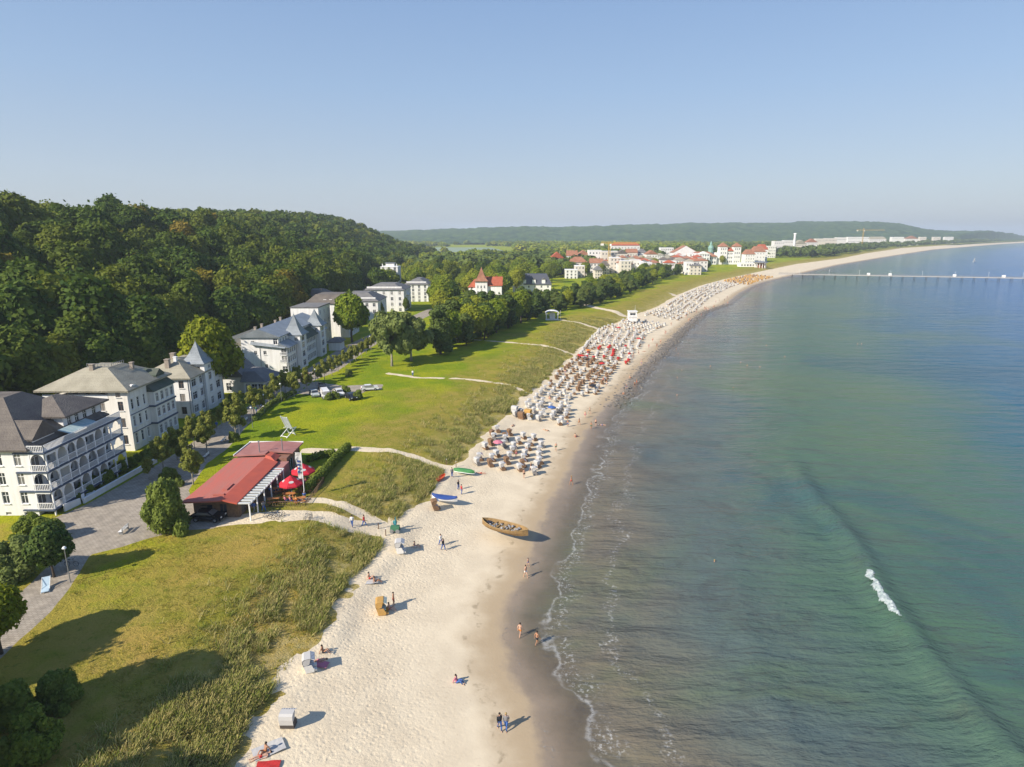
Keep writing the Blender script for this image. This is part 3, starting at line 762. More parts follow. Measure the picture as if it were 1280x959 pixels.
def airy(seed, r=6.5, h=11):
    rg_ = random.Random(seed); L = []
    for k in range(22):
        a_ = k*2.4; e = rg_.random(); rr = r*(.85-.5*e*e)*rg_.uniform(.35,1); s = rg_.uniform(1.1,1.9)
        L.append((math.cos(a_)*rr, math.sin(a_)*rr, 3.5+e*(h-4), s, s, s*.85))
    return L
AT = [proto('silver_willow', 'x', 'tree', 'silver', airy(90+k), 5200, .34, 5.5, .32, 90+k, PALEBARK, limbs=8, reach=3.2) for k in range(2)]
near_tree(AT[0], 490, 458, 389, 'airy light green tree with pale stems, the left one of the pair on the lawn', nat=11.5, wide=.78)
near_tree(AT[1], 514, 451, 392, 'airy light green tree with pale stems, the right one of the pair on the lawn', nat=11.5, wide=.85)
for px, b_, t_ in ((476,398,380),(508,390,374),(541,384,366)):
    near_tree(HP[px % 5], px, b_, t_, 'dark tree standing close beside the modern white apartment blocks', group='trees between the apartment blocks', nat=15.5, wide=.75)
# bottom left corner
L1 = proto('garden_tree', 'x', 'tree', 'pine', [(a_,b_,c_+2.0,d_,e_,f_) for a_,b_,c_,d_,e_,f_ in lobes_broad(31, 2.2, 4.8, 9)], 5200, .17, 2.8, .14, 31, BARK, limbs=4, reach=1)
near_tree(L1, 68, 722, 655, 'dark green tree with a bare stem beside the white deck chair at the lower left', nat=6.8)
def bush_lobes(seed, r=1.9, h=2.6, n=26):
    g_ = random.Random(seed); L = [(0,0,h*.38,r*.62,r*.62,h*.38)]
    for k in range(n):
        a_ = k*2.4+g_.random(); e = g_.random(); q = r*(.95-.6*e)*g_.uniform(.7,1.05); s = g_.uniform(.28,.58)
        L.append((math.cos(a_)*q, math.sin(a_)*q, h*(.12+.8*e)*g_.uniform(.85,1.1), s, s, s*1.1))
    return L
SB = [proto('shrub', 'x', 'shrub', 'bush', bush_lobes(51+k), 8500, .085, .7, .08, 51+k, limbs=4, reach=.6) for k in range(2)]
SV = proto('silver_shrub', 'x', 'shrub', 'silver', [(a_,b_,c_-.2,d_,e_,f_) for a_,b_,c_,d_,e_,f_ in bush_lobes(55, 1.9, 3.4)], 6500, .09, .7, .08, 55, limbs=4, reach=.6)
near_tree(SV, 22, 722, 674, 'silvery grey-green shrub at the left edge beside the dark garden tree', cat='shrub', nat=3.3, wide=1.05)
near_tree(SB[0], 209, 664, 603, 'big round light green bush beside the parked dark car at the restaurant', cat='shrub', nat=2.8, wide=.68)
near_tree(SB[1], 38, 668, 646, 'bright green rounded bush at the foot of the white balcony villa', cat='shrub', nat=2.5, wide=1.1)
near_tree(SB[0], 62, 675, 650, 'dark bush with a reddish edge beside the gable corner of the balcony villa', cat='shrub', nat=2.5, wide=1)
L3 = proto('plane_tree', 'x', 'tree', 'bright', [(a_,b_,c_+2.5,d_,e_,f_) for a_,b_,c_,d_,e_,f_ in lobes_broad(33, 3.2, 4.2, 11)], 7500, .17, 3.2, .18, 33, limbs=6, reach=1.6)
near_tree(L3, 2, 818, 738, 'leafy light green tree at the left edge over the narrow walkway', nat=6.6, wide=.85)
BG = 'dark bushes on the shaded corner of the meadow'
for px, b_, t_ in ((14,905,862),(48,950,905),(75,878,842),(20,955,925)):
    near_tree(SB[px % 2], px, b_, t_, 'dark low bush standing in the big tree shadow at the lower left corner', cat='shrub', group=BG, nat=2.5, wide=.9)
for x, y, s in ((-44,38,1.0),(-50,30,1.15),(-37.5,28.5,.9),(-46,22,1.1),(-55,42,.95)):
    place(HP[rg.randrange(5)], x, y, s*.78, 'tall tree just outside the lower left corner whose shadow crosses the meadow', 'tree', 'tall trees left of the meadow')
# shrubs of the front gardens
SG = 'garden shrubs below the villa fronts'
for k, (px, b_) in enumerate([(130,618),(135,610),(150,592),(163,583),(172,577),(182,571),(193,566),(205,560),(215,555),(227,545),(236,538),(247,533),(258,527),(268,520),(283,510),(155,604),(292,503),(120,627),(355,478),(362,474),(225,607),(212,600)]):
    s = rg.uniform(.45,.85); x, y = P(px, b_, 3.5)
    if px < 200 and x > -64.4: x -= 2.6
    place(SB[k % 2], x, y, s, 'rounded green shrub below the fronts of the white villas', 'shrub', SG)
for px, b_ in ((293,551),(411,500),(420,498),(433,492),(447,499),(436,470),(405,462),(352,500)):
    x, y = P(px, b_, 3.5); place(SB[0], x, y, rg.uniform(.5,.8), 'low shrub at the edge of the lawn beside parking place and promenade', 'shrub', 'shrubs beside the parking place')
# hedges
def hedge(pl, w_, h_, label, leaf='bush', n=None):
    lob = []
    for (ax, ay), (bx, by) in zip(pl[:-1], pl[1:]):
        L = math.hypot(bx-ax, by-ay); k = max(1, int(L/(w_*.8)))
        for j in range(k+1): lob.append((ax+(bx-ax)*j/k, ay+(by-ay)*j/k, h_*.45, w_*.72, w_*.72, h_*.62))
    cx, cy = pl[0]; z = float(height([cx],[cy])[0]); lob = [(a_-cx,b_-cy,c_,d_,e_,f_) for a_,b_,c_,d_,e_,f_ in lob]
    V_, F_, t_ = crown_arrays(len(pl)*7, lob, n or int(len(lob)*140), .13, True, 1)
    o = link('hedge', np_mesh('hedge', V_, F_, [LEAF[leaf]], {'tint': t_}), None, (cx, cy, z)); tag(o, label, 'hedge')
hedge([P(435,563),P(420,578),P(402,598),P(384,615)], .9, 1.4, 'clipped dark hedge along the seaward side of the restaurant terrace')
hedge([P(416,570),P(402,572),P(388,577)], .8, 1.1, 'low hedge behind the red parasols of the restaurant terrace')
hedge([(-54.6,127),(-55.8,140),(-54,150)], .8, .9, 'long low hedge between the promenade and the lawn')
hedge([(-63.6,103),(-63.4,120),(-63.2,146)], .9, 1.2, 'long green hedge in front of the gardens of the white villas')

# ------------------------------------------------------------------ dune grass and meadow tufts
def tufts(name, label, n, accept, hgt, leafmat, blades=5, spread=.28):
    g2 = np.random.default_rng(9); xs = []; 
    x, y = accept(g2, n); z = height(x, y)
    k = len(x); bl = blades
    ang = g2.random((k, bl))*6.283; ln = hgt*(.5+g2.random((k, bl))*.9)*(.6+.8*g2.random((k,1)))
    bx = x[:,None]+g2.normal(size=(k, bl))*spread*.6; by = y[:,None]+g2.normal(size=(k, bl))*spread*.6; bz = np.repeat(z[:,None], bl, 1)-.03
    w_ = .022+.022*g2.random((k, bl)); ux, uy = np.cos(ang), np.sin(ang); lean = spread*(.5+g2.random((k, bl)))
    wx, wy = -uy*w_, ux*w_
    v0 = np.stack([bx-wx, by-wy, bz], -1); v1 = np.stack([bx+wx, by+wy, bz], -1)
    v2 = np.stack([bx+ux*lean+wx*.5, by+uy*lean+wy*.5, bz+ln], -1); v3 = np.stack([bx+ux*lean-wx*.5, by+uy*lean-wy*.5, bz+ln*.96], -1)
    V_ = np.stack([v0, v1, v2, v3], 2).reshape(-1, 3); F_ = np.arange(len(V_)).reshape(-1, 4)
    t = np.repeat(np.repeat(g2.random(k), bl), 4)
    o = link(name, np_mesh(name, V_, F_, [leafmat], {'tint': t})); tag(o, label, 'grass', kind='stuff')
GR1 = leaf_mat('dune_grass', (.20,.26,.035), (.60,.50,.22), (.36,.35,.06), .5)
GR2 = leaf_mat('meadow_grass', (.25,.27,.03), (.40,.34,.08), (.32,.29,.04), .5)
def acc_dune(g2, n):
    y = 36+260*g2.random(n)**1.9; xd = np.interp(y, [p[1] for p in DUNE], [p[0] for p in DUNE])
    x = xd-1.3-np.abs(g2.normal(size=n))*(3.0+.014*y)
    m_ = (fbm(x*1.6+y*.25, y*.6, 3.0, 3) > .44)
    x, y = x[m_], y[m_]
    keep = np.ones(len(x), bool)
    for pl, wd in PATHS: keep &= np.abs(sdist(x, y, pl)) > wd+.3
    keep &= -sdist(x, y, DUNE) < -.6+.012*y
    return x[keep], y[keep]
tufts('dune_grass', 'rough straw-green dune grass along the edge of the beach', 34000, acc_dune, .46, GR1, 8, .42)
def acc_meadow(g2, n):
    y = 38+42*g2.random(n); x = -52+34*g2.random(n)
    k = (pdist(x, y, PAVE) < -.3) & (np.abs(sdist(x, y, PATHS[0][0])) > 2.0) & (sdist(x, y, DUNE) > 1) & (fbm(x+5, y, 5, 3) > .42)
    return x[k], y[k]
tufts('meadow_grass', 'unmown olive meadow grass in the foreground', 5000, acc_meadow, .13, GR2, 6, .25)
# ------------------------------------------------------------------ building materials
WHITE = mat('white_render', (.78,.775,.765), .85, (.66,.65,.63), 1.2, .15, 6, stretch=(1,1,.18))
CREAM = mat('cream_render', (.79,.77,.72), .85, (.66,.63,.57), 1.2, .15, 6, stretch=(1,1,.18))
TRIM = mat('white_trim', (.80,.80,.79), .6, (.76,.76,.75), 2)
BAND = mat('slate_band', (.075,.10,.15), .6, (.06,.08,.12), 2)
FRAME = mat('window_frame', (.62,.60,.57), .6)
DARKFRAME = mat('brown_window_frame', (.16,.11,.08), .6)
GLASS = mat('window_glass', (.018,.022,.03), .12, (.05,.06,.075), .7, spec=.6)
DOORM = mat('dark_door', (.10,.075,.06), .5)
def curtains():
    n, l = GLASS.node_tree.nodes, GLASS.node_tree.links; b = n['Principled BSDF']; src = b.inputs['Base Color'].links[0].from_socket
    oi = n.new('ShaderNodeObjectInfo'); gt = n.new('ShaderNodeMapRange'); gt.inputs[1].default_value = .62; gt.inputs[2].default_value = .8; gt.inputs[4].default_value = .8; l.new(oi.outputs['Random'], gt.inputs[0])
    x = n.new('ShaderNodeMix'); x.data_type = 'RGBA'; l.new(gt.outputs[0], x.inputs[0]); l.new(src, x.inputs[6]); x.inputs[7].default_value = (.30,.29,.27,1); l.new(x.outputs[2], b.inputs['Base Color'])
curtains()
def roof_mat(name, c1, c2, rough=.85, rows=2.6):
    m = mat(name, c1, rough, c2, .5, .0)
    n, l = m.node_tree.nodes, m.node_tree.links; b = n['Principled BSDF']
    tc = n.new('ShaderNodeTexCoord'); sp = n.new('ShaderNodeSeparateXYZ'); l.new(tc.outputs['Object'], sp.inputs[0])
    mm = n.new('ShaderNodeMath'); mm.operation = 'MULTIPLY'; mm.inputs[1].default_value = rows; l.new(sp.outputs[2], mm.inputs[0])
    fr = n.new('ShaderNodeMath'); fr.operation = 'FRACT'; l.new(mm.outputs[0], fr.inputs[0])
    nz = n.new('ShaderNodeTexNoise'); nz.inputs['Scale'].default_value = 5; l.new(tc.outputs['Object'], nz.inputs['Vector'])
    ad = n.new('ShaderNodeMath'); ad.operation = 'ADD'; l.new(fr.outputs[0], ad.inputs[0]); l.new(nz.outputs[0], ad.inputs[1])
    bp = n.new('ShaderNodeBump'); bp.inputs['Distance'].default_value = .11; bp.inputs['Strength'].default_value = .9
    l.new(ad.outputs[0], bp.inputs['Height']); l.new(bp.outputs[0], b.inputs['Normal']); return m
SLATE = roof_mat('brown_slate', (.115,.10,.09), (.165,.145,.125))
OLIVE = roof_mat('weathered_roofing', (.36,.335,.26), (.28,.26,.20))
BLUEM = roof_mat('blue_grey_roofing', (.30,.335,.365), (.23,.26,.285), .55, 3)
DARKR = roof_mat('dark_grey_roofing', (.14,.14,.145), (.19,.185,.18))
GREENR = roof_mat('mossy_green_roofing', (.055,.085,.06), (.10,.11,.09))
REDR = roof_mat('red_tiles', (.44,.12,.06), (.34,.09,.05))
ORANGER = roof_mat('orange_tiles', (.38,.18,.11), (.28,.13,.08))
METALG = mat('grey_metal', (.30,.31,.32), .45, metal=.4)

_win = {}
def win_meshes(w_, h_, style):
    key = (round(w_, 2), round(h_, 2), style)
    if key in _win: return _win[key]
    fm = {'d': DARKFRAME}.get(style[0], TRIM)
    g = MB(); g.poly([(0,0,0),(w_,0,0),(w_,0,h_),(0,0,h_)])
    f = MB(); b = .05
    f.box(0,-.03,0, b,.05,h_); f.box(w_-b,-.03,0, w_,.05,h_); f.box(b,-.03,0, w_-b,.05,b); f.box(b,-.03,h_-b, w_-b,.05,h_)
    if w_ > .8:
        f.box(w_/2-.035,-.025,b, w_/2+.035,.03,h_-b)
    if h_ > 1.2 and style[1:] != 'n': f.box(b,-.028,h_*.66, w_-b,.028,h_*.66+.06)
    s = None
    if h_ < 2.1 and style[1:] != 'n':
        s = MB(); s.box(-.08,-.28,-.09, w_+.08,-.12,0)
    _win[key] = (g.mesh('pane', GLASS), f.mesh('frame', fm), s.mesh('sill', TRIM) if s else None); return _win[key]
def add_window(root, w_, h_, style, loc, ang):
    g, f, s = win_meshes(w_, h_, style)
    o = link('window', g, root, loc, ang); k = link('frame', f, o); ALLKIDS.setdefault(root.name, []).append(o)
    ALLKIDS[o.name] = [k]
    if s: k2 = link('sill', s, o); ALLKIDS[o.name].append(k2)
def facade(mb, root, p0, p1, z0, z1, ops=(), depth=.14, style='wn'):
    "outer wall face from p0 to p1 (outside on the right hand of the walk p0 -> p1 seen from above is -n), openings cut and glazed"
    dx, dy = p1[0]-p0[0], p1[1]-p0[1]; L = math.hypot(dx, dy); ux, uy = dx/L, dy/L; nx, ny = uy, -ux; ang = math.atan2(uy, ux)
    ops = [o if len(o) > 4 else tuple(o)+(style,) for o in ops]
    us = sorted({0.0, L} | {round(o[0], 3) for o in ops} | {round(o[0]+o[2], 3) for o in ops})
    vs = sorted({z0, z1} | {round(o[1], 3) for o in ops} | {round(o[1]+o[3], 3) for o in ops})
    pt = lambda u, v, d=0: (p0[0]+ux*u-nx*d, p0[1]+uy*u-ny*d, v)
    for a, b in zip(us[:-1], us[1:]):
        for c, d in zip(vs[:-1], vs[1:]):
            um, vm = (a+b)/2, (c+d)/2
            if any(o[0] < um < o[0]+o[2] and o[1] < vm < o[1]+o[3] for o in ops): continue
            mb.poly([pt(a,c), pt(b,c), pt(b,d), pt(a,d)])
    for u, v, w_, h_, st in ops:
        mb.poly([pt(u,v), pt(u,v+h_), pt(u,v+h_,depth), pt(u,v,depth)]); mb.poly([pt(u+w_,v), pt(u+w_,v,depth), pt(u+w_,v+h_,depth), pt(u+w_,v+h_)])
        mb.poly([pt(u,v), pt(u,v,depth), pt(u+w_,v,depth), pt(u+w_,v)]); mb.poly([pt(u,v+h_), pt(u+w_,v+h_), pt(u+w_,v+h_,depth), pt(u,v+h_,depth)])
        if st[0] == 'o': mb.poly([pt(u,v,depth), pt(u+w_,v,depth), pt(u+w_,v+h_,depth), pt(u,v+h_,depth)])
        else: add_window(root, w_, h_, st, pt(u, v, depth-.02), ang)
def rows(L, n, w_, h_, zs, u0=None, u1=None, st='w_'):
    u0 = 0 if u0 is None else u0; u1 = L if u1 is None else u1; step = (u1-u0)/n
    return [(u0+step*(k+.5)-w_/2, z, w_, h_, st) for z in zs for k in range(n)]
def walls(mb, root, x0, x1, y0, y1, z0, z1, front=(), right=(), left=(), back=(), cap=True):
    facade(mb, root, (x0,y0), (x1,y0), z0, z1, front)
    facade(mb, root, (x1,y0), (x1,y1), z0, z1, right)
    facade(mb, root, (x1,y1), (x0,y1), z0, z1, back)
    facade(mb, root, (x0,y1), (x0,y0), z0, z1, left)
    if cap: mb.poly([(x0,y0,z1),(x1,y0,z1),(x1,y1,z1),(x0,y1,z1)])
def spire(mb, cx, cy, hw, z0, zt, t=.25, flare=1.0):
    h = zt-z0; mb.box(cx-hw, cy-hw, z0-t, cx+hw, cy+hw, z0)
    prof = [(1,.002),(.80,.10),(.60,.24),(.42,.42),(.24,.66),(.10,.86),(.015,1)]
    mb.rings([[(cx-hw*r,cy-hw*r,z0+h*k),(cx+hw*r,cy-hw*r,z0+h*k),(cx+hw*r,cy+hw*r,z0+h*k),(cx-hw*r,cy+hw*r,z0+h*k)] for r, k in prof])
def railing(mb, p0, p1, z, h=1.0, solid=False, step=.22):
    dx, dy = p1[0]-p0[0], p1[1]-p0[1]; L = math.hypot(dx, dy); n = max(1, int(L/step))
    a, b = Vector((p0[0],p0[1],0)), Vector((p1[0],p1[1],0)); u = (b-a).normalized(); nn = Vector((u.y,-u.x,0))*.03
    def bar(q0, q1, za, zb):
        mb.hexa([q0-nn+Vector((0,0,za)), q0+nn+Vector((0,0,za)), q1+nn+Vector((0,0,za)), q1-nn+Vector((0,0,za))][::-1] if False else [(q0-nn)+Vector((0,0,za)), (q1-nn)+Vector((0,0,za)), (q1+nn)+Vector((0,0,za)), (q0+nn)+Vector((0,0,za))],
                [(q0-nn)+Vector((0,0,zb)), (q1-nn)+Vector((0,0,zb)), (q1+nn)+Vector((0,0,zb)), (q0+nn)+Vector((0,0,zb))])
    bar(a, b, z+h-.08, z+h); bar(a, b, z+.08, z+.16)
    if solid: bar(a, b, z+.16, z+h-.08)
    else:
        for k in range(n+1):
            c = a+u*(L*k/n); bar(c-u*.03, c+u*.03, z+.16, z+h-.08)
def arch(mb, p0, p1, z0, z1, th=.16, r=None, n=10):
    "a wall strip between p0 and p1 with a round-headed opening that fills its width"
    dx, dy = p1[0]-p0[0], p1[1]-p0[1]; L = math.hypot(dx, dy); ux, uy = dx/L, dy/L; nx, ny = uy, -ux
    r = min(L/2-.02, z1-z0-.05) if r is None else r
    pts = [(L/2-r*math.cos(math.pi*k/n), z0+r*math.sin(math.pi*k/n)) for k in range(n+1)]
    def pt(u, v, d): return (p0[0]+ux*u-nx*d, p0[1]+uy*u-ny*d, v)
    for d in (0, th):
        for (u0, v0), (u1, v1) in zip(pts[:-1], pts[1:]):
            q = [pt(u0,v0,d), pt(u1,v1,d), pt(u1,z1,d), pt(u0,z1,d)]
            mb.poly(q if d == 0 else q[::-1])
    for (u0, v0), (u1, v1) in zip(pts[:-1], pts[1:]): mb.poly([pt(u0,v0,0), pt(u0,v0,th), pt(u1,v1,th), pt(u1,v1,0)])
    for a, b in ((0, L/2-r), (L/2+r, L)):
        if b-a > .01: mb.poly([pt(a,z0,0), pt(b,z0,0), pt(b,z1,0), pt(a,z1,0)])
def chimney(root, x, y, z, h=1.5, w_=.7, m=None):
    mb = MB(); mb.box(x-w_/2, y-w_/2, z-1.2, x+w_/2, y+w_/2, z+h); mb.box(x-w_/2-.08, y-w_/2-.08, z+h+.002, x+w_/2+.08, y+w_/2+.08, z+h+.15)
    mb.build('chimney', m or mat('chimney_brick', (.34,.29,.24), .9, (.26,.22,.18), 3), root)
G0 = 3.2

# --- villa with balcony verandas, near left
def villa_balconies():
    t = thing('balcony_villa', 'white villa with arched wooden balconies and dark brown roof at the left edge', 'villa', (-66.4,81,G0))
    mb = MB(); X0, X1, Y0, Y1 = -22, 0, 0, 17; ZT = 9.9
    Z = [1.5, 4.3, 7.1]
    wn = []
    for z in (2.1, 4.9, 7.7):
        for u in (X1-X0-1.4, X1-X0-4.0, X1-X0-6.8, X1-X0-9.6): wn.append((u-.75, z, .95, 1.75, 'wd'))
    for u in (X1-X0-1.6, X1-X0-4.2, X1-X0-7, X1-X0-9.8): wn.append((u-.5, .35, .8, .45, 'wn'))
    side = [(u, z+.05, 1.5, 2.15, 'wd') for z in Z for u in (0.3,2.4,4.4,6.3,8.4,10.5,12.5,14.9)]
    walls(mb, t, X0, X1, Y0, Y1, -.5, ZT, wn, side+[(u,-.2,1.0,1.1,'wn') for u in (1,4,7,10,13)])
    mb.build('wall', WHITE, t)
    # attic storey over the rear half
    at_ = MB(); walls(at_, t, -9, -.6, 8.2, 16.9, ZT+.01, 12.3, [(6.3,10.6,.8,1.3,'wd')], [(u, 10.4, .9, 1.6, 'wd') for u in (.9,2.6,4.4,6.6)], (), ())
    at_.build('attic_wall', WHITE, t)
    r = MB(); r.frustum(X0-.5, .35, -.6, 17.4, ZT+.25, 15.7, 7.8, 7.2)
    r.build('roof', SLATE, t)
    r2 = MB(); r2.frustum(-9.5, .45, 7.4, 17.7, 12.55, 14.6, 4.9, 4.6); r2.build('roof', SLATE, t)
    r3 = MB(); r3.gable(-10, .05, 1.1, 6.0, ZT+1.2, 13.2, 'x'); r3.build('dormer_roof', SLATE, t)
    dm = MB(); dm.box(-6, 1.4, ZT+.26, -.25, 5.7, ZT+.94); dm.build('dormer', WHITE, t)
    for x in (-8.8,-6.9):
        s = MB(); s.hexa([(x,1.35,ZT+1.9),(x+.7,1.35,ZT+1.9),(x+.7,2.9,ZT+3.0),(x,2.9,ZT+3.0)], [(x,1.28,ZT+2.0),(x+.7,1.28,ZT+2.0),(x+.7,2.83,ZT+3.1),(x,2.83,ZT+3.1)]); s.build('skylight', TRIM, t)
    # veranda: slabs, columns, arches, railings
    XB = 2.3; bays = [0,2.1,4.2,6.0,8.1,10.2,12.2,14.2,17.0]
    for z in [1.25, 4.05, 6.85, 9.65]:
        b = MB(); b.box(-2.0, -.25, z-.20, -.003, -.003, z); b.box(.003, -.25, z-.20, XB+.12, 17.05, z); b.build('balcony_slab', BAND, t)
    col = MB()
    for z0, z1 in ((-.4,1.05),(1.25,3.85),(4.05,6.65),(6.85,9.45)):
        for y in bays: col.box(XB-.14, y-.09+(.1 if y == 0 else 0), z0, XB+.02, y+.09+(.1 if y == 0 else 0), z1)
        if z0 > 0: col.box(.05, -.14, z0, .2, .0-.005, z1)
    col.build('veranda_columns', TRIM, t)
    ar = MB()
    for zi, z in enumerate((1.25, 4.05, 6.85)):
        for k, (a, b) in enumerate(zip(bays[:-1], bays[1:])):
            if (k+zi) % 4 != 2: arch(ar, (XB,a+.1), (XB,b-.1), z+1.72, z+2.6, .12)
            else: ar.box(XB-.12, a+.1, z+2.25, XB, b-.1, z+2.6)
        if zi != 0: arch(ar, (.25,-.12), (XB-.16,-.12), z+1.6, z+2.6, .1)
        ar.box(.2,-.13,z+2.35,XB-.16,-.02,z+2.6) if zi == 0 else None
    ar.build('veranda_arches', TRIM, t)
    rl = MB()
    for z in (1.25, 4.05, 6.85, 9.65):
        railing(rl, (XB-.06,.1), (XB-.06,17), z, 1.0); railing(rl, (.05,-.14), (XB-.1,-.14), z, 1.0)
    rl.build('railing', TRIM, t)
    ps = MB()
    for y in (4.2, 8.1, 12.2):
        ps.box(.2, y-.05, 1.3, XB-.2, y+.05, 9.4)
    ps.build('privacy_screen', WHITE, t)
    gc = MB(); gc.hexa([(.1,5.9,10.9),(2.1,5.9,10.35),(2.1,12.0,10.35),(.1,12.0,10.9)], [(.1,5.9,10.96),(2.1,5.9,10.41),(2.1,12.0,10.41),(.1,12.0,10.96)])
    gc.build('glass_canopy', mat('canopy_glass', (.30,.42,.44), .15, (.45,.55,.55), 1.5), t)
    st = MB()
    for k in range(6): st.box(XB+.1, 6.2, -.4+.24*k-.24, XB+1.8-.25*k, 7.7, -.4+.24*(k+1)-.24)
    st.build('entrance_steps', TRIM, t)
    sb = MB(); sb.box(XB+.9, 4.4, -.3, XB+1.0, 4.55, 1.6); sb.box(XB+.85,4.2,.7,XB+.9,4.8,1.6); sb.build('sign_post', TRIM, t)
villa_balconies()
g = thing('garden_wall', 'long low white wall along the promenade in front of the balcony villa', 'garden wall', (-63,85,3.3))
mb = MB(); mb.hexa([(0,0,0),(.25,0,0),(1.55,17,0),(1.3,17,0)], [(0,0,.95),(.25,0,.95),(1.55,17,.95),(1.3,17,.95)]); mb.build('wall', WHITE, g)
mb = MB(); mb.hexa([(-.06,-.05,.952),(.31,-.05,.952),(1.61,17.05,.952),(1.24,17.05,.952)], [(-.06,-.05,1.02),(.31,-.05,1.02),(1.61,17.05,1.02),(1.24,17.05,1.02)]); mb.build('coping', TRIM, g)
g = thing('garden_wall', 'short white wall panel beside the steps of the balcony villa', 'garden wall', (-63.9,82.3,3.3))
mb = MB(); mb.hexa([(0,0,0),(.22,0,0),(.72,2.6,0),(.5,2.6,0)], [(0,0,1.3),(.22,0,1.3),(.72,2.6,1.1),(.5,2.6,1.1)]); mb.build('wall', WHITE, g)

# --- second villa, broad weathered hip roof
def villa_broad():
    t = thing('white_villa', 'broad cream-white villa with low weathered olive hip roof and a bay with dark bands', 'villa', (-68.7,107.8,G0))
    mb = MB(); L = 15.2; H1 = 10.0
    fr = [(L-u, z, .95, 1.7, 'd_') for z in (1.6,4.8,7.9) for u in (1.9,5.2,8.6,12.0)]
    rt = [(u, z, .7, 1.9, 'w_') for z in (1.5,4.7,7.9) for u in (.8,2.6)]+[(u, z, .6, 1.9, 'w_') for z in (1.5,4.7,7.9) for u in (4.6,)]
    walls(mb, t, -L, 0, 0, 13.5, -.5, H1, fr, rt)
    mb.build('wall', CREAM, t)
    up = MB(); walls(up, t, -L+3.0, -3.6, 2.2, 12.5, H1+.01, 11.6, [(1,10.3,.9,1.1,'d_'),(3.2,10.3,.9,1.1,'d_'),(6,10.3,.9,1.1,'d_')], ())
    up.m = 0; walls(up, t, -3.4, 0-.003, .003, 13.4, H1+.012, 11.6, [(1.3,10.4,.9,.9,'d_')], [(.7,10.25,.8,1.1,'w_')]); up.build('attic_wall', CREAM, t)
    rf = MB(); rf.frustum(-L-.9, .7, -.7, 14.0, 11.75, 14.9, 6.3, 5.0, .3); rf.build('roof', OLIVE, t)
    rl = MB(); railing(rl, (-L,.06), (-3.5,.06), H1, .9, True); rl.build('terrace_railing', TRIM, t)
    rw = MB(); railing(rw, (-9.8,5.0), (-5.2,5.0), 14.86, .7, False, .6); railing(rw, (-5.2,5.0), (-5.2,8.6), 14.86, .7, False, .6); rw.build('roof_railing', METALG, t)
    bay = MB(); walls(bay, t, .003, 1.1, 6.2, 13.3, -.5, 9.9, (), [(u+.1, z, .95, 1.7, 'w_') for z in (1.4,4.8,7.7) for u in (.5,2.2,3.9,5.6)]); bay.build('bay', CREAM, t)
    for z in (3.6, 6.95):
        b = MB(); b.box(-.1, 6.0, z, 1.28, 13.5, z+.3); b.box(.004, .05, z+.02, .12, 5.99, z+.14); b.build('band', BAND if z > 3 else TRIM, t)
    br = MB(); br.hexa([(-.3,5.9,9.92),(1.45,5.9,9.92),(1.45,13.6,9.92),(-.3,13.6,9.92)], [(-1.6,6.1,11.9),(-.9,6.1,11.9),(-.9,13.3,11.9),(-1.6,13.3,11.9)]); br.build('bay_roof', GREENR, t)
    dm = MB(); n = 12
    prof = [(2.0-1.5*math.cos(math.pi*k/n), 10.02+2.3*math.sin(math.pi*k/n)**.8) for k in range(n+1)]
    dm.rings([[(.12,y,z) for y, z in prof], [(-2.6,y,z) for y, z in prof]]); dm.build('curved_dormer', CREAM, t)
    gb = MB(); gb.gable(-3.0, .35, 9.0, 12.0, 12.4, 13.5, 'x'); gb.build('dormer_roof', GREENR, t)
    gw = MB(); gw.box(-2.8,9.3,11.3,.1,11.7,12.14); gw.build('dormer', TRIM, t)
    chimney(t, -8.2, 4.0, 14.2, 1.3); chimney(t, -3.6, 8.4, 14.0, 1.0, .6)
villa_broad()

